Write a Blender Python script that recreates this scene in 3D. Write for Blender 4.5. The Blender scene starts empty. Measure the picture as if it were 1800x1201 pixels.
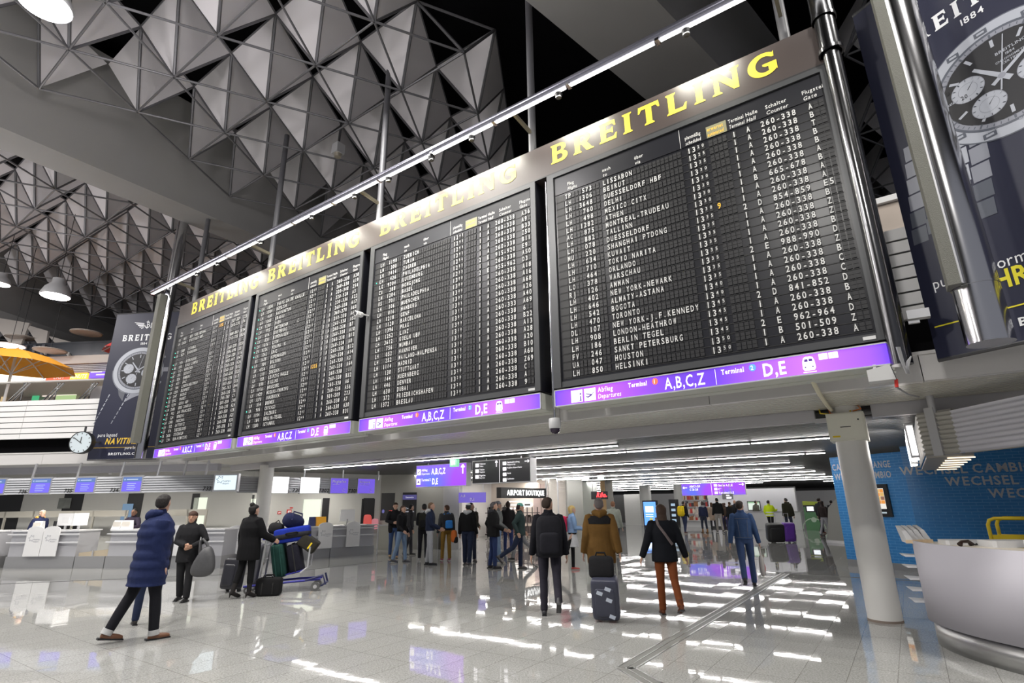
import bpy, bmesh, math, random
import numpy as np
from mathutils import Vector, Matrix
R = math.radians
SC = bpy.context.scene
COL = SC.collection
random.seed(7)

# ------------------------------------------------------------------ camera
PITCH, ROLL, FPX, CAMZ = .2931, -.0127, 948.9, 1.65
cam_d = bpy.data.cameras.new('camera'); cam_d.sensor_width = 36; cam_d.lens = FPX / 1800 * 36
cam_d.clip_end = 400
cam = bpy.data.objects.new('camera', cam_d); COL.objects.link(cam)
cam.matrix_world = Matrix.Translation((0, 0, CAMZ)) @ Matrix.Rotation(math.pi / 2 + PITCH, 4, 'X') @ Matrix.Rotation(ROLL, 4, 'Z')
SC.camera = cam
# ------------------------------------------------------------------ world, exposure
w = bpy.data.worlds.new('hall_ambient'); SC.world = w; w.use_nodes = True
w.node_tree.nodes['Background'].inputs[0].default_value = (.80, .82, .92, 1)
w.node_tree.nodes['Background'].inputs[1].default_value = .29
SC.view_settings.view_transform = 'Standard'; SC.view_settings.look = 'None'
SC.view_settings.exposure = 0.0; SC.view_settings.gamma = 1.0
SC.view_settings.use_curve_mapping = False

# ------------------------------------------------------------------ plan geometry: the building is laid out on 30/60 degree lines
TH = -.6125
dd = np.array([math.cos(TH), math.sin(TH), 0.]); nn = np.array([-math.sin(TH), math.cos(TH), 0.])
def axis(deg):
    a = R(deg); return np.array([math.cos(a), math.sin(a), 0.])
D0 = math.degrees(TH)                      # boards / mezzanine edge
A_WING, A_BLUE = D0 + 30, D0 - 30          # side wing with the desks, exchange wall
def P(s, n, z=0.): return dd * s + nn * n + np.array([0, 0, z])
# plan measuring helpers: where a sight line meets a floor level or an upright plane
def ray(px, py):
    x = (px - 900) / FPX; y = (py - 600.5) / FPX
    cr, sr = math.cos(ROLL), math.sin(ROLL)
    x, y = x * cr + y * sr, -x * sr + y * cr
    c, s = math.cos(PITCH), math.sin(PITCH)
    return np.array([x, c + y * s, s - y * c])
O = np.array([0, 0, CAMZ])
def at_z(px, py, z=0.):
    r = ray(px, py); return O + r * ((z - CAMZ) / r[2])
def at_pl(px, py, n, c):
    r = ray(px, py); return O + r * ((c - n @ O) / (n @ r))
def at_n(px, py, n): return at_pl(px, py, nn, n)
def at_y(px, py, y): return at_pl(px, py, np.array([0, 1., 0]), y)

def lamp(kind, name, loc, energy, color=(1, .97, .92), size=.3, size_y=None, target=None, spot=None, blend=.5):
    d = bpy.data.lights.new(name, kind); d.energy = energy; d.color = color
    if kind == 'AREA':
        d.size = size
        if size_y: d.shape = 'RECTANGLE'; d.size_y = size_y
        else: d.shape = 'DISK'
        if spot: d.spread = spot
    else: d.shadow_soft_size = size
    if kind == 'SPOT': d.spot_size = spot; d.spot_blend = blend
    o = bpy.data.objects.new(name, d); COL.objects.link(o); o.location = loc
    t = Vector(target if target is not None else (loc[0], loc[1], loc[2] - 1)) - Vector(loc)
    o.rotation_euler = t.to_track_quat('-Z', 'Y').to_euler()
    return o
# fill lights added under the great hall roof, standing in for unseen pendant lamps
for x, y, e in ((-8, 4, 800), (-3, -3, 800), (4, 1, 520), (-15, 8, 950), (-22, 13, 800), (-26, 6, 800), (-4, 9, 600), (7, 4, 260)):
    lamp('AREA', 'hall_fill_light', (x, y, 11.0), e, size=.8)
# hidden area lights added behind the screen band to brighten the desks and wall
for x, y in ((-16.5, 17.9), (-14.5, 17.75), (-12.5, 17.55), (-10.5, 17.4), (-8.2, 19.0), (-6.4, 20.8)):
    lamp('AREA', 'desk_fill_light', (x, y, 2.5), 40, (1, .95, .86), .3)
for x, y, z, e in ((-16.5, 14.5, 8.8, 260), (-24, 17, 9, 420), (-8, 7, 9.6, 300), (-13, 3.5, 10, 300), (-30, 24, 9, 420), (-3, 6, 9.5, 160)):
    lamp('POINT', 'roof_fill_light', (x, y, z), e, (1, .95, .95), .4)  # added point lights that brighten the roof panels from below, mostly away from any lamp

# ------------------------------------------------------------------ materials
MATS = {}
def mat(name, col, rough=.5, metal=0., emit=None, es=1., spec=.5, noise=0., nscale=8., bump=0., bscale=40., coat=0., alpha=None, trans=0.):
    if name in MATS: return MATS[name]
    m = bpy.data.materials.new(name); m.use_nodes = True; MATS[name] = m
    nt = m.node_tree; b = nt.nodes['Principled BSDF']
    c = (*col, 1) if len(col) == 3 else col
    b.inputs['Base Color'].default_value = c
    b.inputs['Roughness'].default_value = rough; b.inputs['Metallic'].default_value = metal
    b.inputs['Specular IOR Level'].default_value = spec
    b.inputs['Coat Weight'].default_value = coat
    if trans: b.inputs['Transmission Weight'].default_value = trans
    if alpha is not None: b.inputs['Alpha'].default_value = alpha
    if emit is not None:
        b.inputs['Emission Color'].default_value = (*emit, 1); b.inputs['Emission Strength'].default_value = es
    if noise or bump:
        tc = nt.nodes.new('ShaderNodeTexCoord')
    if noise:
        n = nt.nodes.new('ShaderNodeTexNoise'); n.inputs['Scale'].default_value = nscale; n.inputs['Detail'].default_value = 5
        nt.links.new(tc.outputs['Object'], n.inputs['Vector'])
        mx = nt.nodes.new('ShaderNodeMix'); mx.data_type = 'RGBA'
        mx.inputs['A'].default_value = tuple(max(0, v * (1 - noise)) for v in col) + (1,)
        mx.inputs['B'].default_value = tuple(min(1, v * (1 + noise)) for v in col) + (1,)
        nt.links.new(n.outputs['Fac'], mx.inputs['Factor']); nt.links.new(mx.outputs['Result'], b.inputs['Base Color'])
    if bump:
        n2 = nt.nodes.new('ShaderNodeTexNoise'); n2.inputs['Scale'].default_value = bscale; n2.inputs['Detail'].default_value = 3
        nt.links.new(tc.outputs['Object'], n2.inputs['Vector'])
        bp = nt.nodes.new('ShaderNodeBump'); bp.inputs['Strength'].default_value = bump; bp.inputs['Distance'].default_value = .02
        nt.links.new(n2.outputs['Fac'], bp.inputs['Height']); nt.links.new(bp.outputs['Normal'], b.inputs['Normal'])
    return m
def glow(name, col, s):
    return mat(name, (.05, .05, .05), .6, emit=col, es=s)
M_WHITE = mat('white_paint', (.78, .78, .79), .45)
M_GREY = mat('grey_paint', (.42, .42, .43), .5)
M_MIDGREY = mat('mid_grey_panel', (.30, .30, .31), .4)
M_DARK = mat('dark_grey', (.045, .045, .05), .5)
M_BLACK = mat('black', (.012, .012, .014), .45)
M_VOID = mat('unlit_black', (.004, .004, .005), .9, spec=.1)
M_CHROME = mat('polished_steel', (.62, .62, .64), .16, 1.)
M_STEEL = mat('brushed_steel', (.55, .55, .55), .32, 1., noise=.1, nscale=3)
M_ALU = mat('anodised_aluminium', (.62, .62, .64), .38, .7)
M_WTXT = mat('white_lettering', (.9, .9, .9), .5)
M_BTXT = mat('black_lettering', (.02, .02, .02), .5)
M_GLASS = mat('glass', (.9, .95, .95), .03, alpha=.18)
M_RED = mat('red_paint', (.6, .03, .02), .5)
M_YEL = mat('yellow_paint', (.85, .62, .02), .4)
M_TUBE = glow('lit_tube', (1, .97, .93), 9.)

# ------------------------------------------------------------------ mesh builder
class MB:
    def __init__(s): s.v = []; s.f = []; s.m = []
    def add(s, vs, fs, m=0):
        o = len(s.v); s.v += [tuple(map(float, q)) for q in vs]; s.f += [tuple(i + o for i in f) for f in fs]; s.m += [m] * len(fs); return s
    def box(s, x0, x1, y0, y1, z0, z1, m=0):
        vs = [(x, y, z) for z in (z0, z1) for x, y in ((x0, y0), (x1, y0), (x1, y1), (x0, y1))]
        return s.add(vs, [(3, 2, 1, 0), (4, 5, 6, 7), (0, 1, 5, 4), (1, 2, 6, 5), (2, 3, 7, 6), (3, 0, 4, 7)], m)
    def bev(s, x0, x1, y0, y1, z0, z1, b, m=0, axis='z'):
        # box with chamfered corners round one axis
        def ring(a0, a1, c0, c1):
            return [(a0 + b, c0), (a1 - b, c0), (a1, c0 + b), (a1, c1 - b), (a1 - b, c1), (a0 + b, c1), (a0, c1 - b), (a0, c0 + b)]
        if axis == 'z': s.prism([(x, y) for x, y in ring(x0, x1, y0, y1)], z0, z1, m)
        elif axis == 'y':
            r = ring(x0, x1, z0, z1); n = 8
            s.add([(x, y0, z) for x, z in r] + [(x, y1, z) for x, z in r], [tuple(range(n)), tuple(range(2 * n - 1, n - 1, -1))] + [(i, i + n, (i + 1) % n + n, (i + 1) % n) for i in range(n)], m)
        return s
    def hexa(s, b, t, m=0):
        # 4 bottom points, 4 top points
        return s.add(list(b) + list(t), [(3, 2, 1, 0), (4, 5, 6, 7), (0, 1, 5, 4), (1, 2, 6, 5), (2, 3, 7, 6), (3, 0, 4, 7)], m)
    def prism(s, poly, z0, z1, m=0):
        n = len(poly)
        return s.add([(x, y, z0) for x, y in poly] + [(x, y, z1) for x, y in poly],
                     [tuple(range(n - 1, -1, -1)), tuple(range(n, 2 * n))] + [(i, (i + 1) % n, (i + 1) % n + n, i + n) for i in range(n)], m)
    def prism_y(s, poly, y0, y1, m=0):
        n = len(poly)
        return s.add([(x, y0, z) for x, z in poly] + [(x, y1, z) for x, z in poly],
                     [tuple(range(n)), tuple(range(2 * n - 1, n - 1, -1))] + [(i, i + n, (i + 1) % n + n, (i + 1) % n) for i in range(n)], m)
    def bar(s, a, b, wd, h=None, m=0, up=(0, 0, 1)):
        a, b = np.array(a, float), np.array(b, float); h = h or wd
        d = b - a; L = np.linalg.norm(d)
        if L < 1e-6: return s
        d /= L; u = np.array(up, float)
        if abs(d @ u) > .98: u = np.array([1., 0, 0])
        x = np.cross(d, u); x /= np.linalg.norm(x); u = np.cross(x, d)
        c = [x * wd / 2 * i + u * h / 2 * j for i, j in ((-1, -1), (1, -1), (1, 1), (-1, 1))]
        return s.hexa([a + q for q in c], [b + q for q in c], m)
    def tube(s, pts, r, n=10, m=0, cap=True):
        pts = [np.array(p, float) for p in pts]; k = len(pts)
        rs = r if isinstance(r, (list, tuple)) else [r] * k
        o = len(s.v); x = None
        for i, p in enumerate(pts):
            d = pts[min(i + 1, k - 1)] - pts[max(i - 1, 0)]; d /= np.linalg.norm(d) + 1e-12
            if x is None:
                u = np.array([0, 0, 1.]) if abs(d[2]) < .9 else np.array([1., 0, 0])
                x = np.cross(d, u)
            x = x - d * (x @ d); x /= np.linalg.norm(x) + 1e-12; y = np.cross(d, x)
            for j in range(n):
                a = 2 * math.pi * j / n; s.v.append(tuple(p + (x * math.cos(a) + y * math.sin(a)) * rs[i]))
        fs = [(o + i * n + j, o + i * n + (j + 1) % n, o + (i + 1) * n + (j + 1) % n, o + (i + 1) * n + j) for i in range(k - 1) for j in range(n)]
        if cap: fs += [tuple(o + j for j in range(n - 1, -1, -1)), tuple(o + (k - 1) * n + j for j in range(n))]
        s.f += fs; s.m += [m] * len(fs); return s
    def lathe(s, prof, c=(0, 0, 0), n=24, m=0, sx=1., sy=1.):
        o = len(s.v); k = len(prof)
        for r, z in prof:
            for j in range(n):
                a = 2 * math.pi * j / n; s.v.append((c[0] + r * sx * math.cos(a), c[1] + r * sy * math.sin(a), c[2] + z))
        fs = [(o + i * n + j, o + i * n + (j + 1) % n, o + (i + 1) * n + (j + 1) % n, o + (i + 1) * n + j) for i in range(k - 1) for j in range(n)]
        fs += [tuple(o + j for j in range(n - 1, -1, -1)), tuple(o + (k - 1) * n + j for j in range(n))]
        s.f += fs; s.m += [m] * len(fs); return s
    def sell(s, c, r, e=(.4, .4), n=20, k=12, m=0, fn=None):
        # super-ellipsoid: soft box for bags, cases, cushions
        def pw(v, p): return math.copysign(abs(v) ** p, v)
        o = len(s.v)
        for i in range(k + 1):
            t = -math.pi / 2 + math.pi * i / k
            for j in range(n):
                a = 2 * math.pi * j / n
                p = [pw(math.cos(t), e[1]) * pw(math.cos(a), e[0]), pw(math.cos(t), e[1]) * pw(math.sin(a), e[0]), pw(math.sin(t), e[1])]
                q = [p[0] * r[0], p[1] * r[1], p[2] * r[2]]
                if fn: q = fn(q)
                s.v.append((c[0] + q[0], c[1] + q[1], c[2] + q[2]))
        fs = [(o + i * n + j, o + i * n + (j + 1) % n, o + (i + 1) * n + (j + 1) % n, o + (i + 1) * n + j) for i in range(k) for j in range(n)]
        s.f += fs; s.m += [m] * len(fs); return s
    def text(s, t, x, z, h, y=0., m=0, bold=0, xs=1., align='L', sp=1., shear=0., fn=None):
        # flat lettering in the local XZ plane, facing -Y
        wd = text_width(t, bold, sp) * h * xs
        if align == 'C': x -= wd / 2
        if align == 'R': x -= wd
        cx = x
        for ch in t:
            vs, fs, adv = glyph(ch, bold)
            q = [(cx + (px + shear * pz) * h * xs, y, z + pz * h) for px, pz in vs]
            if fn: q = [fn(*p) for p in q]
            s.add(q, fs, m); cx += adv * h * xs * sp
        return s
    def tf(s, M):
        s.v = [tuple(M @ Vector(v)) for v in s.v]; return s
    def build(s, name, mats, parent=None, smooth=False):
        me = bpy.data.meshes.new(name); me.from_pydata(s.v, [], s.f)
        for mm in (mats if isinstance(mats, (list, tuple)) else [mats]): me.materials.append(mm)
        me.polygons.foreach_set('material_index', s.m)
        if smooth: me.polygons.foreach_set('use_smooth', [True] * len(s.f))
        me.update()
        o = bpy.data.objects.new(name, me); COL.objects.link(o)
        if parent is not None: o.parent = parent
        if smooth is True and len(s.f) < 4000:
            try: me.set_sharp_from_angle(angle=R(45))
            except Exception: pass
        return o
def tag(o, label, cat, group=None):
    o['label'] = label; o['category'] = cat
    if group: o['group'] = group
    return o
def thing(name, label, cat, loc=(0, 0, 0), rz=0., group=None):
    o = bpy.data.objects.new(name, None); COL.objects.link(o); o.empty_display_size = .1
    o.location = [float(v) for v in loc]; o.rotation_euler = (0, 0, rz)
    return tag(o, label, cat, group)
def struct(o): o['kind'] = 'structure'; return o
def rebase(t, loc):
    # put a thing's origin at its base while its parts stay where they stand
    loc = Vector([float(v) for v in loc]); t.location = loc
    for c in t.children: c.matrix_parent_inverse = Matrix.Translation(-loc)
    return t
def place(o, loc, rz=0.):
    o.location = [float(v) for v in loc]; o.rotation_euler = (0, 0, rz); return o

# ------------------------------------------------------------------ glyphs (built-in font), one flat mesh per character, cap height 1
_G = {}
def _flat(curve):
    o = bpy.data.objects.new('glyph_tmp', curve); COL.objects.link(o)
    dg = bpy.context.evaluated_depsgraph_get(); dg.update()
    me = bpy.data.meshes.new_from_object(o.evaluated_get(dg))
    vs = [(v.co.x, v.co.y) for v in me.vertices]; fs = [tuple(p.vertices) for p in me.polygons]
    bpy.data.objects.remove(o); bpy.data.meshes.remove(me); bpy.data.curves.remove(curve)
    return vs, fs
def glyph(ch, bold=0):
    k = (ch, bold)
    if k in _G: return _G[k]
    if ch == ' ': _G[k] = ([], [], .34); return _G[k]
    c = bpy.data.curves.new('glyph_tmp', 'FONT'); c.body = ch; c.size = 1; c.resolution_u = 2
    if bold: c.offset = .012 * bold
    vs, fs = _flat(c)
    if not vs: _G[k] = ([], [], .34); return _G[k]
    cap = .727
    x0 = min(v[0] for v in vs)
    vs = [((x - x0) / cap, z / cap) for x, z in vs]; adv = max(v[0] for v in vs) + .16
    a = sum(1 for f in fs[:40]); 
    _G[k] = (vs, [tuple(f) for f in fs], adv); return _G[k]
def text_width(t, bold=0, sp=1.):
    return sum(glyph(c, bold)[2] * sp for c in t) - (.16 if t else 0)
def poly_flat(loops):
    c = bpy.data.curves.new('glyph_tmp', 'CURVE'); c.dimensions = '2D'; c.fill_mode = 'FRONT'
    for lp in loops:
        sp = c.splines.new('POLY'); sp.points.add(len(lp) - 1); sp.use_cyclic_u = True
        for i, q in enumerate(lp): sp.points[i].co = (q[0], q[1], 0, 1)
    return _flat(c)
def arc(cx, cz, rx, rz, a0, a1, n=14):
    return [(cx + rx * math.cos(R(a0 + (a1 - a0) * i / n)), cz + rz * math.sin(R(a0 + (a1 - a0) * i / n))) for i in range(n + 1)]
# flared wide display capitals of the watch advertisement
def _bowl(x0, x1, z0, z1, n=8):
    r = (z1 - z0) / 2; xm = x1 - r * .9
    return [(x0, z0), (xm, z0)] + arc(xm, (z0 + z1) / 2, x1 - xm, r, -85, 85, n) + [(xm, z1), (x0, z1)]
_S = {}
def _serif(ch):
    if ch in _S: return _S[ch]
    if ch == 'B':
        out = [(0, 0), (.5, 0)] + arc(.5, .27, .32, .27, -88, 75) + [(.62, .53)] + arc(.47, .77, .28, .23, -55, 90) + [(0, 1), (0, .95), (.07, .88), (.07, .12), (0, .05)]
        L = [out, _bowl(.3, .58, .15, .43), _bowl(.3, .54, .6, .86)]; wd = .84
    elif ch == 'R':
        out = [(0, 0), (.38, 0), (.38, .05), (.31, .12), (.31, .42), (.38, .42), (.62, 0), (.95, 0), (.95, .05), (.86, .09), (.64, .46)] + arc(.5, .72, .3, .28, -50, 90) + [(0, 1), (0, .95), (.07, .88), (.07, .12), (0, .05)]
        L = [out, _bowl(.31, .57, .57, .86)]; wd = .95
    elif ch == 'E':
        L = [[(0, 0), (.74, 0), (.78, .3), (.72, .3), (.64, .17), (.31, .17), (.31, .43), (.52, .43), (.58, .36), (.62, .36), (.62, .66), (.58, .66), (.52, .59), (.31, .59), (.31, .83), (.6, .83), (.68, .7), (.74, .7), (.71, 1), (0, 1), (0, .95), (.07, .88), (.07, .12), (0, .05)]]; wd = .78
    elif ch == 'I':
        L = [[(0, 0), (.4, 0), (.4, .05), (.32, .12), (.32, .88), (.4, .95), (.4, 1), (0, 1), (0, .95), (.08, .88), (.08, .12), (0, .05)]]; wd = .4
    elif ch == 'T':
        L = [[(.24, 0), (.64, 0), (.64, .05), (.56, .12), (.56, .83), (.74, .83), (.82, .68), (.88, .68), (.85, 1), (.03, 1), (0, .68), (.06, .68), (.14, .83), (.32, .83), (.32, .12), (.24, .05)]]; wd = .88
    elif ch == 'L':
        L = [[(0, 0), (.72, 0), (.77, .33), (.71, .33), (.62, .17), (.31, .17), (.31, .88), (.38, .95), (.38, 1), (0, 1), (0, .95), (.07, .88), (.07, .12), (0, .05)]]; wd = .77
    elif ch == 'N':
        L = [[(0, 0), (.34, 0), (.34, .05), (.26, .12), (.26, .66), (.74, 0), (.92, 0), (.92, .88), (.99, .95), (.99, 1), (.67, 1), (.67, .95), (.74, .88), (.74, .4), (.3, 1), (0, 1), (0, .95), (.08, .88), (.08, .12), (0, .05)]]; wd = .99
    elif ch == 'G':
        o = arc(.52, .5, .52, .52, 52, 318, 26) + [(.93, .1), (.93, .52), (.48, .52), (.48, .44), (.56, .38), (.66, .38), (.66, .2)]
        o += arc(.55, .5, .29, .35, 298, 62, 20) + [(.8, .72), (.87, .72), (.88, .97)]
        L = [o]; wd = .96
    vs, fs = poly_flat(L); _S[ch] = (vs, fs, wd); return _S[ch]
def logotype(mb, word, x, z, h, length, y=0., m=0):
    gap = .26; W = sum(_serif(c)[2] for c in word) + gap * (len(word) - 1)
    k = length / W; cx = x
    for c in word:
        vs, fs, wd = _serif(c)
        mb.add([(cx + px * k, y, z + pz * h) for px, pz in vs], fs, m); cx += (wd + gap) * k
    return mb
def disc(mb, cx, cz, rx, rz, y, m=0, n=40):
    p = [(cx + rx * math.cos(2 * math.pi * i / n), y, cz + rz * math.sin(2 * math.pi * i / n)) for i in range(n)]
    return mb.add(p, [tuple(range(n))], m)
def ringf(mb, cx, cz, r0, r1, y, m=0, n=48, a0=0, a1=360, sx=1.):
    p = []
    for i in range(n + 1):
        a = R(a0 + (a1 - a0) * i / n); p += [(cx + r0 * sx * math.cos(a), y, cz + r0 * math.sin(a)), (cx + r1 * sx * math.cos(a), y, cz + r1 * math.sin(a))]
    return mb.add(p, [(2 * i, 2 * i + 1, 2 * i + 3, 2 * i + 2) for i in range(n)], m)
def quad(mb, pts, y, m=0):
    return mb.add([(x, y, z) for x, z in pts], [tuple(range(len(pts)))], m)
def rect(mb, x0, x1, z0, z1, y, m=0): return quad(mb, [(x0, z0), (x1, z0), (x1, z1), (x0, z1)], y, m)
for _c in 'ABCDEFGHIJKLMNOPQRSTUVWXYZ0123456789-.:,': glyph(_c, 0); glyph(_c, 1); glyph(_c, 2)
# ================================================================== STRUCTURE
# ---- floor: polished granite slabs
def floor_mat():
    m = bpy.data.materials.new('granite_floor'); m.use_nodes = True; nt = m.node_tree; L = nt.links.new
    b = nt.nodes['Principled BSDF']; tc = nt.nodes.new('ShaderNodeTexCoord')
    mp = nt.nodes.new('ShaderNodeMapping'); mp.inputs['Rotation'].default_value = (0, 0, -TH + math.pi / 2)
    L(tc.outputs['Object'], mp.inputs['Vector'])
    br = nt.nodes.new('ShaderNodeTexBrick'); br.offset = 0; br.inputs['Scale'].default_value = 1
    br.inputs['Brick Width'].default_value = .8; br.inputs['Row Height'].default_value = .4
    br.inputs['Mortar Size'].default_value = .004; br.inputs['Mortar Smooth'].default_value = .2
    br.inputs['Color1'].default_value = (.355, .355, .345, 1); br.inputs['Color2'].default_value = (.375, .375, .365, 1)
    br.inputs['Mortar'].default_value = (.20, .195, .18, 1)
    L(mp.outputs['Vector'], br.inputs['Vector'])
    n = nt.nodes.new('ShaderNodeTexNoise'); n.inputs['Scale'].default_value = 55; n.inputs['Detail'].default_value = 6; n.inputs['Roughness'].default_value = .8
    L(tc.outputs['Object'], n.inputs['Vector'])
    rmp = nt.nodes.new('ShaderNodeValToRGB'); rmp.color_ramp.elements[0].position = .33; rmp.color_ramp.elements[0].color = (.45, .45, .44, 1)
    rmp.color_ramp.elements[1].position = .68; rmp.color_ramp.elements[1].color = (1.4, 1.4, 1.4, 1)
    L(n.outputs['Fac'], rmp.inputs['Fac'])
    mx = nt.nodes.new('ShaderNodeMix'); mx.data_type = 'RGBA'; mx.blend_type = 'MULTIPLY'; mx.inputs['Factor'].default_value = 1
    L(br.outputs['Color'], mx.inputs['A']); L(rmp.outputs['Color'], mx.inputs['B']); L(mx.outputs['Result'], b.inputs['Base Color'])
    b.inputs['Roughness'].default_value = .03; b.inputs['Specular IOR Level'].default_value = .36
    n2 = nt.nodes.new('ShaderNodeTexNoise'); n2.inputs['Scale'].default_value = 5.0; n2.inputs['Detail'].default_value = 2
    L(tc.outputs['Object'], n2.inputs['Vector'])
    # every slab lies at a hair's breadth of its own tilt, which breaks up the mirrored light runs
    sn = nt.nodes.new('ShaderNodeVectorMath'); sn.operation = 'SNAP'; sn.inputs[1].default_value = (.8, .4, 1); L(mp.outputs['Vector'], sn.inputs[0])
    wn = nt.nodes.new('ShaderNodeTexWhiteNoise'); L(sn.outputs[0], wn.inputs['Vector'])
    v1 = nt.nodes.new('ShaderNodeVectorMath'); v1.operation = 'SUBTRACT'; v1.inputs[1].default_value = (.5, .5, .5); L(wn.outputs['Color'], v1.inputs[0])
    v2 = nt.nodes.new('ShaderNodeVectorMath'); v2.operation = 'MULTIPLY_ADD'; v2.inputs[1].default_value = (.005, .005, 0); v2.inputs[2].default_value = (0, 0, 1); L(v1.outputs[0], v2.inputs[0])
    v3 = nt.nodes.new('ShaderNodeVectorMath'); v3.operation = 'NORMALIZE'; L(v2.outputs[0], v3.inputs[0])
    bp = nt.nodes.new('ShaderNodeBump'); L(v3.outputs[0], bp.inputs['Normal']); bp.inputs['Strength'].default_value = .018; bp.inputs['Distance'].default_value = .02
    L(n2.outputs['Fac'], bp.inputs['Height'])
    bp2 = nt.nodes.new('ShaderNodeBump'); bp2.inputs['Strength'].default_value = .3; bp2.inputs['Distance'].default_value = .002; bp2.invert = True
    L(br.outputs['Fac'], bp2.inputs['Height']); L(bp.outputs['Normal'], bp2.inputs['Normal']); L(bp2.outputs['Normal'], b.inputs['Normal'])
    return m
mb = MB(); mb.box(-70, 70, -25, 95, -.2, 0); struct(mb.build('floor', floor_mat()))
# expansion joint with metal edges, and the drain line that crosses it
mb = MB()
a, b_ = P(-2.73, 5.87, .001), P(-2.73, 15.0, .001); c_ = at_z(1250, 1262); c_[2] = .001
for p_, q_ in ((a, b_), (a, c_)):
    u_ = (q_ - p_) / np.linalg.norm(q_ - p_); o_ = np.array([u_[1], -u_[0], 0])
    mb.bar(p_, q_, .17, .004, 0)
    for k_ in (-.09, 0, .09): mb.bar(p_ + o_ * k_, q_ + o_ * k_, .022 if k_ else .012, .010, 1)
mb.bar(P(-2.7, 15.0, .001), P(9, 15.0, .001), .03, .008, 0)
c0 = P(-18.6, 6.4, .001)
struct(mb.build('trim_1', [mat('joint_rubber', (.16, .16, .15), .5), M_STEEL]))
mb = MB(); q0 = at_z(505, 1006); q1 = at_z(672, 987); q2 = at_z(0, 1027); mb.bar(q0 + [0, 0, .001], q1 + [0, 0, .001], .03, .006); mb.bar(q2 + [0, 0, .001], q0 + [0, 0, .001], .03, .006)
struct(mb.build('trim_2', M_DARK))

# ---- great roof: octet space truss, edge 2.05 m, lower chord at 11.65 m, with folded reflector panels
ZL, EDGE = 11.65, 2.05; ZU = ZL + EDGE * math.sqrt(2 / 3)
A_, B_ = dd * EDGE, axis(D0 + 120) * EDGE
L00 = np.array([-9.7716, 11.8056, ZL])
def LN(i, j): return L00 + A_ * i + B_ * j
def UN(i, j): return L00 + A_ * i + B_ * j + (A_ - B_) / 3 + np.array([0, 0, ZU - ZL])
# the two concrete girders that cross the truss
g1 = [at_z(0, 223, 11.0), at_z(367, 383, 11.0)]; g1b = [at_z(0, 267, 11.0), at_z(280, 387, 11.0)]
u1 = axis(57.0)
def girder(p0, wdt, u, L0, L1, zb, name, rise=3.0, out=.9):
    v = np.array([-u[1], u[0], 0.])
    A, Bq = p0 + u * L0, p0 + u * L1
    t = [A - v * out, A + v * (wdt + out), Bq + v * (wdt + out), Bq - v * out]
    b = [A, A + v * wdt, Bq + v * wdt, Bq]
    m = MB(); m.hexa(b, [q + np.array([0, 0, rise]) for q in t])
    o = struct(m.build(name, mat('fair_concrete', (.30, .295, .29), .75, noise=.06, nscale=1.5))); return b
G1 = girder(g1[0], 1.15, u1, -12, 38, 11.0, 'ceiling_girder_front')
G2o = at_z(1290, 140, 11.0); u2 = axis(42.6)
G2 = girder(at_z(1225, 75, 11.0), 1.7, u2, -12, 30, 11.0, 'ceiling_girder_rear', 3.0, .25)
G3P = np.array([-24.9, 24.6, 11.0]); u3 = axis(D0 + 120)
G3 = girder(G3P, 1.7, u3, -12, 30, 11.0, 'ceiling_girder_far', 3.0, .6)
def inside(p, quad_, pad):
    c = sum(quad_) / 4
    q = [x + (x - c) / np.linalg.norm(x - c) * pad for x in quad_]
    sg = 0
    for i in range(4):
        a, b = q[i], q[(i + 1) % 4]
        cr = (b[0] - a[0]) * (p[1] - a[1]) - (b[1] - a[1]) * (p[0] - a[0])
        if sg == 0: sg = np.sign(cr)
        elif np.sign(cr) != sg: return False
    return True
def seg_dist(p, a, u): 
    v = np.array([-u[1], u[0], 0.]); return float((p - a) @ v)
def keep(p):
    s, n = p @ dd, p @ nn
    if p[1] < -4 or abs(p[0]) > 46 or p[1] > 46: return False
    if -.5 < seg_dist(p, G3P, u3) < 2.6: return False
    d1 = seg_dist(p, g1[0], u1)
    if -.55 < d1 < 2.1: return False
    edge = -6.45 - max(0, (n - 8.9)) * .30          # truss stops at the dark roof shaft
    if edge < s < -.2: return False
    if s > 6: return False
    return True
nodes = {(i, j) for i in range(-34, 16) for j in range(-20, 30) if keep(LN(i, j))}
up = {k for k in nodes if keep(UN(*k)) }
mb = MB(); rd = .042
def strut(a, b, r=.042, n=6): mb.tube([a, b], r, n, cap=False)
for (i, j) in nodes:
    for di, dj in ((1, 0), (0, 1), (1, 1)):
        if (i + di, j + dj) in nodes: strut(LN(i, j), LN(i + di, j + dj), .028)
    if (i, j) in up:
        for k in ((i, j), (i, j - 1), (i + 1, j)):
            if k in nodes: strut(UN(i, j), LN(*k), .038)
        for di, dj in ((1, 0), (0, 1), (1, 1)):
            if (i + di, j + dj) in up: strut(UN(i, j), UN(i + di, j + dj), .034)
struct(mb.build('ceiling_space_frame', mat('truss_grey', (.15, .15, .16), .45, .3)))
mb = MB()
for (i, j) in nodes:
    if (i, j) not in up: continue
    l, u = LN(i, j), UN(i, j)
    for k in ((i - 1, j), (i, j + 1)):
        if k in up or True:
            v = UN(*k)
            if not keep(v): continue
            c = (l + u + v) / 3
            q = [x + (c - x) * .035 for x in (l, u, v)]
            nrm = np.cross(q[1] - q[0], q[2] - q[0]); nrm /= np.linalg.norm(nrm)
            mb.add([x + nrm * .012 for x in q] + [x - nrm * .012 for x in q], [(0, 1, 2), (5, 4, 3), (0, 3, 4, 1), (1, 4, 5, 2), (2, 5, 3, 0)])
struct(mb.build('ceiling_reflector_panels', mat('reflector_panel', (.74, .72, .74), .6)))
mb = MB(); mb.box(-60, 60, -14, 80, 14.6, 14.8); struct(mb.build('ceiling', M_VOID))
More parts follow.
